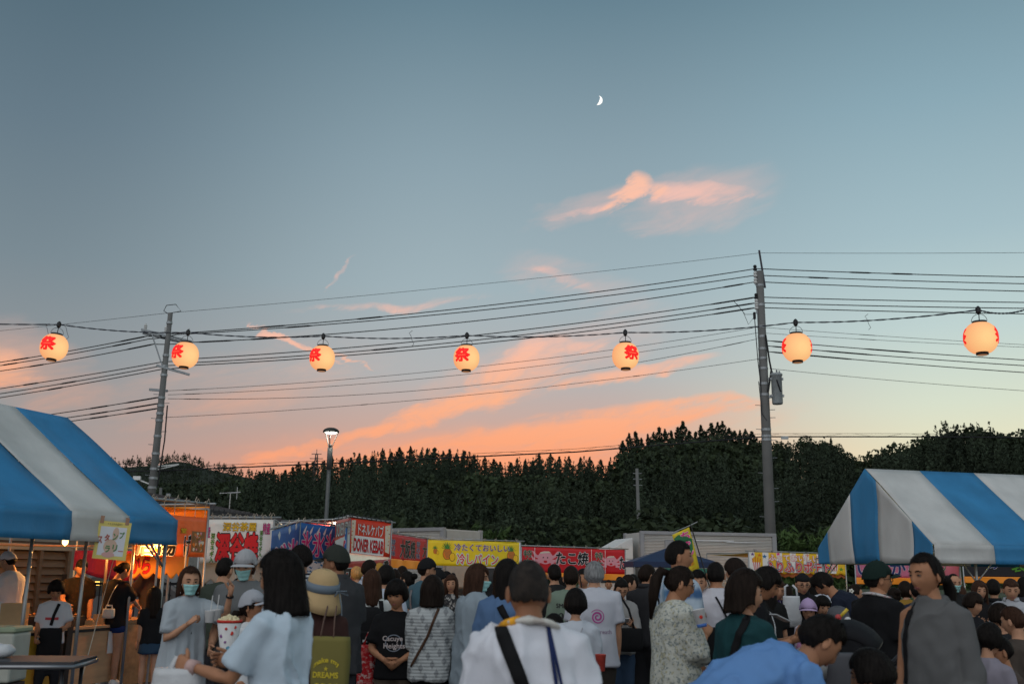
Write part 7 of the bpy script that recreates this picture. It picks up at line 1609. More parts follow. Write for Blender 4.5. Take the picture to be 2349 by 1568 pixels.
# ------------------------------------------------------------------ things that are carried
def top_item(name, loc, label, cat, group=None, rz=0): return thing(name, loc, label, cat, group, rz)
def bag(name, loc, w, d, h, m, label, cat, strap_m=None, straps=(), rz=0, flare=1.0, sag=.02):
    t = top_item(name, loc, label, cat, None, rz); mb = MB(); V = []; n = 24
    for z, q in ((0, .55), (.05, .92), (.3, 1.0*flare+.0), (.65, 1.0), (.93, .96), (1.0, .93)):
        for j in range(n):
            a = 2*PI*j/n; cx, cy = math.cos(a), math.sin(a); V.append((w/2*q*math.copysign(abs(cx)**.55, cx), d/2*q*math.copysign(abs(cy)**.6, cy)+sag*.4*math.sin(3*a+z*4), h*(z-1)))
    mb.add(V, [(i*n+j, i*n+(j+1) % n, (i+1)*n+(j+1) % n, (i+1)*n+j) for i in range(5) for j in range(n)]+[tuple(reversed(range(n))), tuple(range(5*n, 6*n))]); b = mb.build('bag_body', m, t, True)
    for pts in straps: mb = MB(); mb.tube(pts, [(.012, .004)]*len(pts), 8); mb.build('handle', strap_m or m, t, True)
    return t, b
# popcorn bucket
q = P(527, 1423, 7.3); t = top_item('popcorn_bucket', (q.x, q.y, q.z-.30), 'red and white paper cone of popcorn before the girl in the grey cap', 'popcorn bucket')
pw = mat('paper_white', (.62, .61, .60), .6, var=.03); pr = mat('paper_red', (.55, .03, .015), .55, var=.03)
mb = MB(); mb.lathe([(.034, 0), (.034, .002), (.086, .302), (.084, .302), (.03, .01)], n=28); bk = mb.build('cone', pw, t, True)
mb = MB(); mb.lathe([(.0345, -.002), (.0445, .058)], n=28); mb.build('red_base', pr, bk, True)
mb = MB(); mb.lathe([(.0855, .288), (.0885, .306), (.0845, .306)], n=28); mb.build('red_rim', pr, bk, True)
r = np.random.RandomState(2); mb = MB()
for k in range(60): a, q_ = r.uniform(0, 2*PI), .074*r.rand()**.5; mb.add(*ellipsoid((q_*math.cos(a), q_*math.sin(a), .300+.045*(1-q_/.08)*r.uniform(.5, 1)), r.uniform(.010, .017, 3), 6, 5))
pc_ = mb.build('popcorn', mat('popcorn_puff', (.66, .56, .34), .8, var=.2, vscale=60), t, True); pc_['kind'] = 'stuff'
for (a, z, m, rr_) in ((-90, .25, pr, .010), (-60, .22, pr, .014), (-120, .20, mat('dot_purple', (.25, .1, .28), .6), .012), (-75, .12, mat('dot_blue', (.1, .3, .42), .6), .014), (-95, .16, MATS['dot_purple'], .009), (-45, .26, pr, .011), (-70, .085, MATS['dot_blue'], .012)):
    rr2 = .034+.052*z/.302+.0015; mb = MB(); mb.add(*ellipsoid((rr2*math.cos(rad(a)), rr2*math.sin(rad(a)), z), (rr_, .002, rr_), 10, 8)); mb.build('dot_print', m, bk, True)
# plastic bags
film = mat('bag_film', (.52, .53, .54), .45, var=.08, vscale=6, bump=.5, bscale=16)
q = hand_at(PPL['bob'], 'L', .09); bag('plastic_bag', (q.x+.02, q.y, q.z-.03), .24, .14, .36, film, 'thin white plastic bag hanging from the bob-haired woman\'s hand', 'plastic bag', None, [[(-.05, 0, -.02), (-.02, 0, .05), (.0, 0, .055), (.03, 0, -.02)]], flare=1.15)
q = hand_at(PPL['polo'], 'R', .07); q = P(1815, 1366, 11.55); bag('plastic_bag', (q.x, q.y, q.z), .19, .12, .34, film, 'white plastic bag held by the man in the black polo shirt', 'plastic bag', None, [[(-.07, 0, -.02), (-.065, 0, .10), (-.03, 0, .12)], [(.07, 0, -.02), (.06, 0, .08), (.02, 0, .12)]], flare=1.1)
# tote bag with its lettering
q = P(761, 1459, 6.3); olive = fab((.19, .165, .05), .8, .3)
t, b = bag('tote_bag', (q.x, q.y, q.z), .245, .10, .37, olive, 'olive tote bag with yellow lettering on the woman in the straw hat', 'tote bag', fab((.16, .10, .08)), [[(-.06, -.03, -.01), (-.075, .04, .09), (-.09, .12, .17)], [(.03, -.04, -.01), (.0, .03, .10), (-.03, .12, .17)]], rz=rad(-14), flare=.96, sag=.0)
ty = mat('print_yellow', (.60, .46, .03), .7, var=.04); bv = BVHTree.FromPolygons([v.co[:] for v in b.data.vertices], [tuple(x.vertices) for x in b.data.polygons])
def tote_text(s, box, off=.03, arc=None):
    v_, f_ = fit_text(s, box, off); V = []
    for x, z, _ in v_:
        if arc: R_ = arc; a = x/R_; x, z = R_*math.sin(a), z-R_*(1-math.cos(a))
        h = bv.ray_cast(Vector((x, -2, z)), Vector((0, 1, 0))); y = (h[0].y if h[0] else -.05)-.004; V.append((x, y, z))
    mb = MB(); mb.add(V, f_); mb.build('lettering', ty, b)
tote_text('make my', (-.095, -.155, .085, -.115), .03, .12); tote_text('★', (-.02, -.195, .01, -.165), .0); tote_text('DREAMS', (-.09, -.235, .075, -.20), .03); tote_text('open', (-.08, -.335, .085, -.265), .035)
# rucksack
p = PPL['backpk']; H = p['H']; t = top_item('rucksack', p['root'].location, 'black rucksack with a green tag on the brown-haired woman\'s back', 'rucksack'); t.rotation_euler = p['root'].rotation_euler
mb = MB(); V = []; n = 24
for z, q_ in ((0, .8), (.06, .98), (.3, 1.05), (.65, 1.0), (.88, .82), (1, .45)):
    for j in range(n): a = 2*PI*j/n; cx, cy = math.cos(a), math.sin(a); V.append((.135*q_*math.copysign(abs(cx)**.6, cx), -.185+.085*q_*math.copysign(abs(cy)**.6, cy), H*.52+z*.42))
mb.add(V, [(i*n+j, i*n+(j+1) % n, (i+1)*n+(j+1) % n, (i+1)*n+j) for i in range(5) for j in range(n)]+[tuple(reversed(range(n))), tuple(range(5*n, 6*n))]); rk = mb.build('pack_body', blackb, t, True)
mb = MB(); mb.box((0, -.275, H*.52+.13), (.19, .03, .16)); pkt = mb.build('pocket', blackb, t); bvm = pkt.modifiers.new('b', 'BEVEL'); bvm.width = .012; bvm.segments = 2
mb = MB(); mb.lathe([(.012, 0), (.014, .03), (.012, .06)], (.145, -.16, H*.52+.20), 10); mb.build('bottle_cap', mat('cap_green', (.06, .5, .1), .4), t, True)
mb = MB(); mb.box((-.04, -.293, H*.52+.13), (.05, .005, .02)); mb.build('tag', mat('tag_white', (.55, .6, .6), .5), t)
for s in (-1, 1): strap(p, [(s*.085, H*.825, True), (s*.10, H*.76, True), (s*.10, H*.66, True)], .042, blackb, 'shoulder_strap')
# boy's shoulder bag, white box bag, other bags
p = PPL['boy1']; q = p['mat'] @ Vector((-.02, .17, p['H']*.60)); bag('shoulder_bag', q, .26, .10, .34, blackb, 'black shoulder bag hanging in front of the boy at the far left', 'shoulder bag', rz=.2); strap(p, [(-.06, p['H']*.80, False), (-.02, p['H']*.70, False), (.0, p['H']*.62, False)], .035, blackb)
p = PPL['w3']; q = P(250, 1395, 13.68); t, b = bag('box_bag', (q.x, q.y, q.z), .155, .10, .125, mat('leather_white', (.55, .53, .46), .5, var=.04), 'small white box handbag on the back of the woman in black by the counter', 'handbag', None, [[(-.045, 0, -.01), (-.035, 0, .04), (.035, 0, .04), (.045, 0, -.01)]], sag=0); strap(p, [(.085, p['H']*.82, True), (.0, p['H']*.70, True), (-.07, p['H']*.58, True)], .008, mat('chain_pale', (.5, .48, .42), .4, .5), 'bag_strap')
q = P(1443, 1440, 11.1); bag('handbag', (q.x, q.y, q.z), .30, .14, .24, blackb, 'black handbag on the arm of the woman in glasses', 'handbag', None, [[(-.09, 0, -.02), (-.1, .02, .2), (-.12, .05, .36)], [(.06, 0, -.02), (0, .02, .2), (-.1, .05, .36)]])
q = P(1031, 1462, 13.0); bag('tote_bag', (q.x, q.y, q.z), .24, .08, .40, fab((.05, .12, .15)), 'teal cloth bag beside the woman in the leaf-pattern dress', 'tote bag', None, [[(-.05, 0, -.01), (-.03, 0, .18), (.02, 0, .18), (.05, 0, -.01)]])
q = P(843, 1478, 9.0); bag('drawstring_bag', (q.x, q.y, q.z), .16, .10, .42, pmat('red_print', 'floral', (.40, .015, .02), (.55, .45, .42), (.5, .10, .09), scale=34), 'long red patterned cloth bag left of the boy in black', 'cloth bag', None, [[(-.03, 0, 0), (0, 0, .10), (.03, 0, 0)]])
q = P(1622, 1438, 7.4); bag('shoulder_bag', (q.x+.08, q.y, q.z), .26, .12, .26, blackb, 'black bag at the hip of the tall man in tie-dye', 'shoulder bag', rz=.4)
# cups, drinks and phones
def cup(loc, r0, r1, h, m, label, rz=0, tilt=(0, 0), lid=None, straw=False, grp=None):
    t = top_item('paper_cup' if not lid else 'drink_cup', loc, label, 'cup', grp); t.rotation_euler = (tilt[0], tilt[1], rz); mb = MB(); mb.lathe([(r0*.92, 0), (r0, .002), (r1, h), (r1*1.05, h+.003), (r1*.97, h+.004), (r1*.9, h-.02)], n=20); c = mb.build('cup_body', m, t, True)
    if lid: mb = MB(); mb.lathe([(r1*1.04, h), (r1*.8, h+.02), (0.001, h+.03)], n=18); mb.build('lid', lid, t, True)
    if straw: mb = MB(); mb.tube([(0, 0, .02), (.012, 0, h+.12)], .004, 6); mb.build('straw', mat('straw_white', (.6, .6, .58), .5), t)
    return t
q = P(480, 1427, 8.15); cup(q, .032, .041, .088, pw, 'left of two white paper cups between the masked woman and the grey cap', straw=True); q = P(495, 1424, 8.3); cup(q, .032, .041, .088, pw, 'right of two white paper cups between the masked woman and the grey cap', straw=True)
q = P(1611, 1437, 6.72); c_ = cup(q, .031, .042, .11, pw, 'white cup with a blue base in the ponytailed woman\'s hands', tilt=(0, rad(-12))); mb = MB(); mb.lathe([(.0315, 0), (.034, .022)], n=20); mb.build('blue_band', mat('cup_blue', (.05, .14, .42), .5), c_, True); mb = MB(); mb.add(*ellipsoid((0, -.039, .065), (.012, .002, .012))); mb.build('red_print', pr, c_)
p = PPL['wteen']; q = hand_at(p, 'R', .09); q = P(1378, 1538, 8.05); cup(q, .032, .042, .12, mat('cup_red', (.50, .06, .04), .5, var=.2, vscale=18), 'red printed drink cup in the hand of the child in white')
black_g = mat('phone_black', (.01, .01, .012), .2, var=0); pgl = mat('phone_back', (.45, .45, .46), .3, var=.03)
def phone(loc, rot, m, label):
    t = top_item('phone', loc, label, 'phone'); t.rotation_euler = rot; mb = MB(); mb.box((0, 0, 0), (.072, .009, .15)); b = mb.build('phone_body', m, t); bv_ = b.modifiers.new('b', 'BEVEL'); bv_.width = .004; bv_.segments = 2
    mb = MB(); mb.box((0, .0052, 0), (.066, .0015, .142)); mb.build('screen', black_g, t)
phone(P(1790, 1416, 7.25), (rad(70), rad(0), rad(-60)), pgl, 'pale phone held up by the young man in black')
p = PPL['smile']; phone(Vector(p['mat'] @ Vector(tuple(p['to'](np.array([.10, .02, -.02]))))), (rad(-10), 0, rad(90)), black_g, 'black phone at the ear of the man in the sage shirt')
p = PPL['glassw']; q = (hand_at(p, 'L')+hand_at(p, 'R'))/2; phone(q+Vector((0, -.02, .02)), (rad(60), 0, 0), pgl, 'phone in the hands of the woman in glasses')
p = PPL['plaidw']; q = (hand_at(p, 'L')+hand_at(p, 'R'))/2; phone(q+Vector((0, -.02, .02)), (rad(55), 0, .3), black_g, 'dark phone in the hands of the woman in purple plaid')
q = P(1931, 1413, 8.6); t = top_item('toy', q, 'little toy in red, yellow and white at the stroller hood', 'toy'); mb = MB(); mb.tube([(-.01, 0, 0), (.05, 0, .06)], .014, 8); mb.build('toy_stick', mat('toy_yellow', (.65, .45, .04), .4), t, True); mb = MB(); mb.add(*ellipsoid((-.03, 0, -.01), (.028, .02, .03))); mb.build('toy_body', mat('toy_red', (.5, .05, .05), .4), t, True); mb = MB(); mb.add(*ellipsoid((.045, -.01, -.03), (.03, .02, .03))); mb.build('toy_foot', mat('toy_white', (.6, .6, .6), .5), t, True)

# ------------------------------------------------------------------ stroller
q = P(1925, 1500, 6.7); st = thing('stroller', (q.x, q.y, 0), 'black stroller with a big folding hood in front of the man in the green cap', 'stroller', None, rad(72))
sbk = fab((.013, .013, .015), .75, .3); smt = mat('stroller_frame', (.05, .05, .055), .35, .5)
zt_ = P(1925, 1420, 6.7).z
mb = MB(); V = []; nA, nB = 13, 9                                   # hood of ribs and cloth
for i in range(nA):
    a = rad(-12+150*i/(nA-1))
    for j in range(nB):
        b_ = rad(-90+180*j/(nB-1)); w_ = .235*math.sin(b_); V.append((w_, -.04+.30*math.cos(a)*(.72+.28*math.cos(b_)), zt_-.36+.36*math.sin(a)*(.70+.30*math.cos(b_))*(1-.03*(i % 4 == 0))))
mb.add(V, [(i*nB+j, i*nB+j+1, (i+1)*nB+j+1, (i+1)*nB+j) for i in range(nA-1) for j in range(nB-1)]); hd = mb.build('hood', sbk, st, True); so = hd.modifiers.new('t', 'SOLIDIFY'); so.thickness = .012
for e_ in (0, nB-1):
    mb = MB(); piv = (V[e_][0]*1.0, -.04, zt_-.38); mb.add([piv]+[V[i*nB+e_] for i in range(nA)], [(0, i+1, i+2) for i in range(nA-1)]); q_ = mb.build('hood_side', sbk, hd); q_.modifiers.new('t', 'SOLIDIFY').thickness = .01
for i in (0, 4, 8, 12): mb = MB(); mb.tube([V[i*nB+j] for j in range(nB)], .009, 6); mb.build('hood_rib', smt, hd, True)
mb = MB(); V = []
for (y, z, w_) in ((-.26, zt_-.32, .42), (-.20, zt_-.62, .40), (.22, zt_-.66, .38), (.30, zt_-.50, .36)): V += [(-w_/2, y, z), (w_/2, y, z)]
mb.add(V, [(0, 1, 3, 2), (2, 3, 5, 4), (4, 5, 7, 6)]); so = mb.build('seat', sbk, st).modifiers.new('t', 'SOLIDIFY'); so.thickness = .05
for s in (-1, 1):
    mb = MB(); mb.tube([(s*.24, -.50, zt_-.10), (s*.24, -.38, zt_-.22), (s*.24, .0, zt_-.62), (s*.24, .38, .15)], .014, 8); mb.build('frame_tube', smt, st, True)
    mb = MB(); mb.tube([(s*.24, -.30, zt_-.35), (s*.26, -.36, .16)], .013, 8); mb.build('frame_tube', smt, st, True)
    for y in (-.36, .40):
        mb = MB(); mb.lathe([(.05, -.02), (.085, -.022), (.09, 0), (.085, .022), (.05, .02)], (s*.265, y, .09), 18, R=Matrix.Rotation(PI/2, 3, 'Y')); mb.build('wheel', rubber, st, True)
mb = MB(); mb.tube([(-.24, -.50, zt_-.10), (-.2, -.53, zt_-.08), (.2, -.53, zt_-.08), (.24, -.50, zt_-.10)], .018, 10); mb.build('handle', rubber, st, True)
mb = MB(); mb.box((0, 0, .30), (.40, .46, .16)); bk_ = mb.build('basket', sbk, st); bv_ = bk_.modifiers.new('b', 'BEVEL'); bv_.width = .03; bv_.segments = 2
# cloth and bags slung on the handle
q = P(1930, 1545, 6.2); bag('grey_bag', (q.x, q.y, q.z+.12), .26, .14, .26, fab((.10, .10, .11)), 'dark grey bag slung from the stroller handle', 'bag')
q = P(1873, 1545, 6.1); t = top_item('tray', (q.x, q.y, q.z-.02), 'grey plastic cup tray beside the stroller wheel', 'tray'); mb = MB(); mb.lathe([(.055, 0), (.07, .09), (.064, .09), (.05, .01)], n=20); mb.build('tray_body', mat('plastic_grey', (.22, .22, .22), .5), t, True)

# ------------------------------------------------------------------ left tent: counters and goods
yel = mat('counter_yellow', (.62, .36, .04), .55, var=.15, vscale=2); ply = mat('counter_ply', (.50, .30, .16), .6, var=.18, vscale=2, stretch=(1, 1, 5)); dkb = mat('counter_dark', (.02, .018, .018), .6)
a, b = gnd(50, 12.2), gnd(322, 14.3); c = (a+b)/2; ct = thing('stall_counter', (c.x, c.y, 0), 'long low stall counter with yellow and plywood front panels under the left tent', 'counter', None, math.atan2(b.y-a.y, b.x-a.x)); L_ = (b-a).length
mb = MB(); mb.box((0, .33, .79), (L_, .74, .035)); mb.build('counter_top', ply, ct)
for (x0, x1, m) in ((-L_/2+.02, -.28, yel), (-.14, L_/2-.02, ply)): mb = MB(); mb.box(((x0+x1)/2, 0, .42), (x1-x0, .025, .68)); mb.build('front_panel', m, ct)
mb = MB(); mb.box((-.21, -.02, .42), (.10, .05, .80)); mb.build('post_panel', dkb, ct); mb = MB(); mb.box((0, -.012, .755), (L_, .03, .035)); mb.build('edge_strip', dkb, ct)
for x in (-L_/2+.1, L_/2-.1):
    for y in (.1, .6): mb = MB(); mb.bar((x, y, 0), (x, y, .78), .04); mb.build('leg', tpole, ct)
def on_counter(x, y, z=.808): return ct.matrix_basis @ Vector((x, y, z)) if False else Matrix.Translation(ct.location) @ Matrix.Rotation(ct.rotation_euler.z, 4, 'Z') @ Vector((x, y, z))
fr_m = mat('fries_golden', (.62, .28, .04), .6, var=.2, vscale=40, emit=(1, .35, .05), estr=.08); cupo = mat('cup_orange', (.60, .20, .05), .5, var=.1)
for k, x in enumerate((.80, 1.02, 1.22)):
    t = top_item('fries_cup', on_counter(x, .16+.03*k), ('left', 'middle', 'right')[k]+' of three tall cups of fries on the plywood counter', 'fries cup', 'cups of fries on the counter'); mb = MB(); mb.lathe([(.035, 0), (.055, .17), (.05, .17), (.03, .01)], n=16); mb.build('cup_body', cupo, t, True)
    r = np.random.RandomState(k); mb = MB()
    for j in range(12): x_, y_ = r.uniform(-.035, .035, 2); mb.bar((x_*.6, y_*.6, .08), (x_*1.2, y_*1.2, .19+.06*r.rand()), .011)
    mb.build('fries', fr_m, t)['kind'] = 'stuff'
t = top_item('griddle', on_counter(-.05, .42), 'black griddle with food on the left counter, lit orange', 'griddle'); mb = MB(); mb.box((0, 0, .06), (.75, .42, .12)); g_ = mb.build('griddle_body', dkb, t); mb = MB(); r = np.random.RandomState(5)
for k in range(40): mb.add(*ellipsoid((r.uniform(-.33, .33), r.uniform(-.17, .17), .135), (r.uniform(.015, .035), r.uniform(.015, .03), .015), 7, 5))
mb.build('grilled_food', mat('grilled_food', (.45, .16, .03), .6, var=.3, vscale=30), t, True)['kind'] = 'stuff'
for x, y, w_, h_, lab in ((-.75, .35, .26, .30, 'open cream carton on the left counter behind the boy'), (.30, .15, .22, .06, 'flat paper tray at the middle of the left counter'), (.52, .12, .14, .13, 'small folded cardboard stand on the left counter')):
    t = top_item('carton', on_counter(x, y), lab, 'carton'); cmt = mat('cardboard', (.45, .32, .17), .8, var=.08)
    for (p_, d_) in (((0, 0, .006), (w_, w_*.7, .012)), ((-w_/2, 0, h_/2), (.008, w_*.7, h_)), ((w_/2, 0, h_/2), (.008, w_*.7, h_)), ((0, -w_*.35, h_/2), (w_, .008, h_)), ((0, w_*.35, h_/2), (w_, .008, h_))):
        mb = MB(); mb.box(p_, d_); mb.build('panel', cmt, t)
t = top_item('price_sheet', on_counter(.62, -.03, .72), 'white price sheet taped to the plywood counter front', 'sheet', rz=ct.rotation_euler.z); mb = MB(); mb.box((0, 0, -.14), (.17, .004, .28)); sh_ = mb.build('paper', pw, t)
# posts of the inner stall, leaning a little, orange lamp light put into the back pair's colour
for px, d, lab in ((62, 11.6, 'thin pipe post left of the boy with the black bag'), (188, 12.35, 'thin pipe post right of the boy with the black bag'), (240, 15.2, 'orange-lit post behind the poster'), (302, 15.4, 'orange-lit post left of the man in the dark T-shirt')):
    q = gnd(px, d, 1340); t = thing('stall_post', q, lab, 'post'); mb = MB(); mb.tube([(0, 0, 0), (0, 0, 2.05)], .021, 10); mb.build('pipe', mat('pipe_rusty', (.32, .22, .14), .5, .3, var=.2, vscale=3) if d > 14 else tpole, t, True); mb = MB(); mb.lathe([(.05, 0), (.05, .012), (.024, .02)], n=12); mb.build('foot', tpole, t)
o = thing('inner_light', P(150, 1238, 13.8), 'bare bulb glowing orange under the left tent', 'lamp'); mb = MB(); mb.lathe([(0, -.08), (.035, -.05), (.04, -.01), (.016, .04), (.014, .08)], n=12); mb.build('bulb', MATS['stall_bulb'], o, True); mb = MB(); mb.tube([(0, 0, .08), (0, 0, .5)], .005, 5); mb.build('cord', cablem, o)
for dx, en in ((0, 55), (1.15, 42)):
    pl = bpy.data.lights.new('inner_light', 'POINT'); pl.energy = en; pl.color = (1, .42, .10); pl.shadow_soft_size = .05; po = bpy.data.objects.new('inner_lamp', pl); C.objects.link(po); po.parent = o; po.location = (dx, .3*dx, -.12)
mb = MB(); mb.lathe([(0, -.08), (.035, -.05), (.04, -.01), (.016, .04), (.014, .08)], tuple(Vector((1.15, .345, 0))), n=12); mb.build('bulb', MATS['stall_bulb'], o, True)
# crimson back cloth and orange valance sheets inside the left tent
t = thing('back_cloth', gnd(230, 15.8), 'crimson cloth hung behind the left counter', 'cloth'); mb = MB(); V = []
for j in range(7):
    for i in range(17): x = -.42+1.45*i/16; V.append((x, .04*math.sin(i*1.3)+.05*math.sin(i*.5), 1.80-.02*j-(.10*j/6*(1.0+.9*math.sin(PI*i/16*.9)))*1.0*3.2*.55))
mb.add(V, [(j*17+i, j*17+i+1, (j+1)*17+i+1, (j+1)*17+i) for j in range(6) for i in range(16)]); q_ = mb.build('hanging_cloth', mat('crimson_cloth', (.24, .010, .05), .7, var=.12, vscale=3), t, True); so = q_.modifiers.new('t', 'SOLIDIFY'); so.thickness = .004
for x in (-.42, 1.05): mb = MB(); mb.tube([(x, .05, 0), (x, .05, 1.95)], .018, 8); mb.build('pole', tpole, t)
mb = MB(); mb.tube([(-.5, .05, 1.84), (1.1, .05, 1.84)], .014, 8); mb.build('rail', tpole, t)
t = thing('orange_awning', gnd(20, 13.5), 'orange sheet awning under the edge of the left tent', 'awning'); mb = MB(); V = []
for j in range(5):
    for i in range(13): x = -1.4+3.4*i/12; V.append((x, 1.2*j/4, 1.86-.05*math.sin(PI*i/12)+.04*j/4))
mb.add(V, [(j*13+i, j*13+i+1, (j+1)*13+i+1, (j+1)*13+i) for j in range(4) for i in range(12)]); q_ = mb.build('sheet', orange_c, t, True); so = q_.modifiers.new('t', 'SOLIDIFY'); so.thickness = .004
for x in (-1.35, 1.95):
    for y in (.02, 1.18): mb = MB(); mb.tube([(x, y, 0), (x, y, 1.86)], .016, 8); mb.build('pole', tpole, t)
# cooler, table, tarp, rope, poster
q = gnd(14, 11.0, 1400); t = thing('cooler_box', q, 'pale green-white cooler box at the far left edge', 'cooler'); mb = MB(); mb.box((0, 0, .62), (.42, .40, .50)); cb = mb.build('box_body', mat('cooler_white', (.45, .46, .40), .5, var=.08), t); bv_ = cb.modifiers.new('b', 'BEVEL'); bv_.width = .03; bv_.segments = 3
mb = MB(); mb.box((0, 0, .90), (.44, .42, .06)); ld = mb.build('lid', mat('cooler_lid', (.30, .36, .24), .5, var=.06), t); bv_ = ld.modifiers.new('b', 'BEVEL'); bv_.width = .015; mb = MB(); mb.box((0, 0, .18), (.40, .38, .36)); mb.build('crate', mat('crate_dark', (.06, .04, .035), .7), t)
q = gnd(40, 8.4, 1520); t = thing('folding_table', (q.x, q.y, 0), 'dark folding table in the bottom left corner', 'table', None, rad(6)); tbm = mat('table_dark', (.04, .04, .045), .65, var=.2, vscale=3)
ztb = P(80, 1520, 8.3).z; mb = MB(); mb.box((0, .1, ztb), (1.0, .62, .035)); tp_ = mb.build('table_top', tbm, t); mb = MB()
mb = MB(); mb.tube([(-.5, -.22, ztb-.02), (.5, -.22, ztb-.02), (.51, .1, ztb-.02), (.5, .42, ztb-.02), (-.5, .42, ztb-.02)], .018, 8); mb.build('edge_tube', mat('edge_silver', (.3, .3, .31), .3, .7), t, True)
for x in (-.4, .4):
    for y in (-.15, .35): mb = MB(); mb.tube([(x, y, 0), (x, y, ztb)], .016, 8); mb.build('leg', smt, t, True)
t = thing('paper_bag', (q.x-.25, q.y+.15, ztb+.02), 'crumpled white bag on the folding table', 'bag', None); mb = MB(); V_, F_ = ellipsoid((0, 0, .05), (.14, .10, .06), 18, 12); V_ = V_*(1+.15*vnoise(V_*22))[:, None]; mb.add(V_, F_); mb.build('bag_body', film, t, True)
t = thing('blue_tarp', gnd(250, 12.6), 'blue tarpaulin spread on the ground under the left counter', 'tarpaulin'); mb = MB(); V = [(-1.6+3.2*i/20, -.35+1.8*j/10, .018+.012*float(vnoise([[i*.6, j*.7, 2]])[0])) for j in range(11) for i in range(21)]; mb.add(V, [(j*21+i, j*21+i+1, (j+1)*21+i+1, (j+1)*21+i) for j in range(10) for i in range(20)]); mb.build('sheet', mat('tarp_blue', (.02, .10, .32), .5, var=.15, vscale=4), t, True)
a, b = P(260, 1284, 13.2), gnd(180, 11.6, 1520); t = thing('guy_rope', b, 'thin pale guy rope from the left tent down to the ground', 'rope'); mb = MB(); mb.tube([tuple(a-b), (0, 0, .02)], .005, 5); mb.build('rope_line', rope, t); mb = MB(); mb.tube([(0, 0, .02), (.12, -.1, .02), (.2, .05, .02), (.1, .12, .02), (.26, .2, .02)], .006, 5); mb.build('rope_end', rope, t)
# poster
pp = P(257, 1239, 12.02); t = thing('poster', pp, 'yellow-bordered stamp rally poster taped to the left tent', 'poster', None, math.atan2(-pp.x, pp.y)*.8); t.rotation_euler = Euler((0, rad(4), math.atan2(-pp.x, pp.y)*.8))
PW, PH = .372, .44; mb = MB(); mb.box((0, 0, 0), (PW, .006, PH)); bd = mb.build('board', mat('poster_yellow', (.68, .56, .16), .6, var=.05), t)
def flat(poly, m, off, nm='print'): mb = MB(); mb.add([(x, -.003-off, z) for x, z in poly], [tuple(range(len(poly)))]); return mb.build(nm, m, bd)
flat([(-PW*.39, -PH*.40), (PW*.39, -PH*.40), (PW*.39, PH*.36), (-PW*.39, PH*.36)], mat('poster_white', (.66, .67, .70), .6, var=.02), .001)
skn = mat('poster_peach', (.60, .42, .32), .6, var=.02)
flat([(-.01+.075*math.cos(a), -.07+.085*math.sin(a)) for a in np.linspace(0, 2*PI, 24, endpoint=False)], skn, .002); flat([(.03+.035*math.cos(a), .08+.075*math.sin(a)) for a in np.linspace(0, 2*PI, 20, endpoint=False)], skn, .0025); flat([(-.02+.072*math.cos(a), -.165+.032*math.sin(a)) for a in np.linspace(0, 2*PI, 20, endpoint=False)], mat('poster_pink', (.62, .36, .33), .6, var=.02), .003)
pgm, prd = mat('poster_green', (.12, .24, .10), .6, var=.05), mat('poster_red', (.42, .12, .09), .6, var=.05)
def ptxt(s, box, m, off=.05, rot=0): v_, f_ = fit_text(s, box, off); mb = MB(); mb.add([(x, -.0075, z) for x, z, _ in v_], f_); mb.build('lettering', m, bd)
ptxt('くらぶちの盆祭り', (-.075, .178, .085, .205), mat('poster_ink', (.05, .05, .04), .6, var=0), .0)
for s, x, z, m in (('ス', -.135, .0, prd), ('タ', -.06, .03, prd), ('ン', .03, .045, pgm), ('プ', .10, .07, pgm), ('ラ', -.035, -.10, pgm), ('リ', .045, -.085, pgm), ('ー', .115, -.08, prd)): ptxt(s, (x-.027, z-.04, x+.027, z+.04 if s != 'ー' else z-.03), m)
for x in (-.145, .135): mb = MB(); mb.box((x, -.006, PH/2+.015), (.042, .003, .085)); mb.build('tape', mat('tape_brown', (.34, .19, .12), .6), t)
# louvred shed, iron fence and the car behind it
ldm = mat('louvre_wood', (.14, .095, .06), .7, var=.18, vscale=2, stretch=(1, 6, 6)); a, b = gnd(-60, 15.5), gnd(150, 17.4); c = (a+b)/2; sh = thing('louvred_shed', (c.x, c.y, 0), 'low wooden shed wall of louvre slats at the far left', 'shed', None, math.atan2(b.y-a.y, b.x-a.x)); L_ = (b-a).length
mb = MB(); mb.box((0, .16, 1.0), (L_, .25, 2.0-.1)); mb.build('wall', mat('shed_dark', (.05, .035, .025), .8), sh)
sl_me = None
for k in range(13):
    z = .22+.125*k
    for x0 in np.linspace(-L_/2, L_/2, 4)[:-1]:
        if sl_me is None: mb = MB(); mb.box((L_/6, 0, 0), (L_/3-.05, .02, .125), Matrix.Rotation(rad(-24), 3, 'X')); sl_me = mb.mesh('slat', ldm)
        o_ = link('slat', sl_me, sh); o_.location = (x0, 0, z)
for x in np.linspace(-L_/2, L_/2, 4): mb = MB(); mb.box((x, -.02, .95), (.07, .1, 1.75)); mb.build('upright', ldm, sh)
mb = MB(); mb.box((0, 0, 1.86), (L_+.1, .16, .10)); mb.build('top_board', mat('shed_top', (.32, .27, .2), .7), sh)
irn = mat('iron_black', (.012, .012, .014), .45, .4, var=0); a, b = gnd(150, 17.0), gnd(470, 18.2); c = (a+b)/2; fe = thing('iron_fence', (c.x, c.y, 0), 'black iron railing behind the left tent stalls', 'fence', None, math.atan2(b.y-a.y, b.x-a.x)); L_ = (b-a).length; bme = None; n = int(L_/.11)
for k in range(n+1):
    if bme is None: mb = MB(); mb.box((0, 0, .72), (.02, .02, 1.2)); bme = mb.mesh('bar', irn)
    o_ = link('bar', bme, fe); o_.location = (-L_/2+L_*k/n, 0, 0)
for z in (.2, 1.28): mb = MB(); mb.box((0, 0, z), (L_, .035, .045)); mb.build('rail', irn, fe)
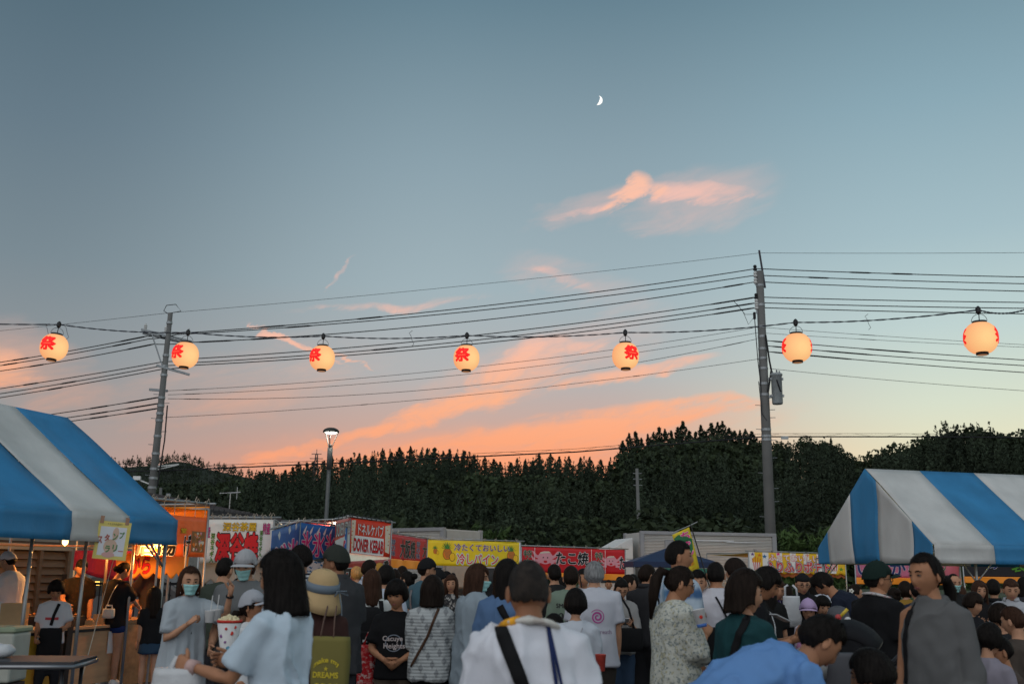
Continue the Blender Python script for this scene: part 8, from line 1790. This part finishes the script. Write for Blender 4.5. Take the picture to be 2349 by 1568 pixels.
for x in np.linspace(-L_/2, L_/2, 4): mb = MB(); mb.box((x, 0, .72), (.07, .07, 1.42)); mb.build('post', irn, fe)
q = gnd(265, 20.0); cr = thing('parked_car', (q.x, q.y, 0), 'grey parked car with a lit orange lamp behind the iron railing', 'car'); prof_ = [(-1.9, .35), (-1.95, .7), (-1.7, .9), (-1.0, 1.0), (-.5, 1.42), (.8, 1.46), (1.4, 1.05), (1.85, .95), (1.9, .4)]
mb = MB(); V = [(x, y, z) for y in (0, 1.65) for x, z in prof_]; k = len(prof_); mb.add(V, [tuple(range(k)), tuple(range(k, 2*k))[::-1]]+[(i, k+i, k+(i+1) % k, (i+1) % k) for i in range(k)]); bd_ = mb.build('body', mat('car_grey', (.09, .095, .10), .35, .3), cr); bv_ = bd_.modifiers.new('b', 'BEVEL'); bv_.width = .07; bv_.segments = 2
mb = MB(); mb.add([(-.85, -.012, 1.0), (1.15, -.012, 1.02), (.72, -.012, 1.38), (-.42, -.012, 1.36)], [(0, 1, 2, 3)]); mb.build('side_window', glass, bd_)
for x in (-1.2, 1.2):
    for y in (.06, 1.58): mb = MB(); mb.lathe([(.15, -.1), (.31, -.1), (.32, 0), (.31, .1), (.15, .1)], (x, y, .32), 18, R=Matrix.Rotation(PI/2, 3, 'X')); mb.build('wheel', rubber, cr, True)
q2 = P(221, 1337, 19.9)-Vector(cr.location); mb = MB(); mb.box(tuple(q2), (.17, .05, .07)); mb.build('lamp', mat('car_lamp', (1, .5, .1), .3, emit=(1, .62, .12), estr=3.0, var=0), bd_)
# stools for those who sit
for k_, lab in (('bucket', 'folding stool under the elder in the bucket hat'), ('r6', 'folding stool under the yellow-lit sitter'), ('r7', 'folding stool under the sitter in brown'), ('r8', 'folding stool under the child in lilac-grey'), ('r9', 'folding stool under the child holding food')):
    p = PPL[k_]; h = p['H']*.29-.055*p['H']; t = thing('stool', p['root'].location, lab, 'stool', 'folding stools under the right tent', p['root'].rotation_euler.z); mb = MB(); mb.box((0, .02, h), (.32, .30, .03)); mb.build('seat', fab((.03, .03, .06)), t)
    for s in (-1, 1): mb = MB(); mb.tube([(s*.15, -.12, h), (s*.15, .15, 0)], .011, 6); mb.tube([(s*.135, .15, h), (s*.135, -.12, 0)], .011, 6); mb.build('leg', smt, t)
# food in hand at the far right
p = PPL['r9']; q = hand_at(p, 'L', .1); t = top_item('snack', q, 'pale snack on a stick held at the bottom right corner', 'snack'); mb = MB(); mb.add(*ellipsoid((0, 0, .06), (.03, .03, .05))); mb.build('snack_body', mat('snack_tan', (.5, .32, .14), .7, var=.2), t, True); mb = MB(); mb.tube([(0, 0, -.1), (0, 0, .03)], .004, 5); mb.build('stick', rope, t)
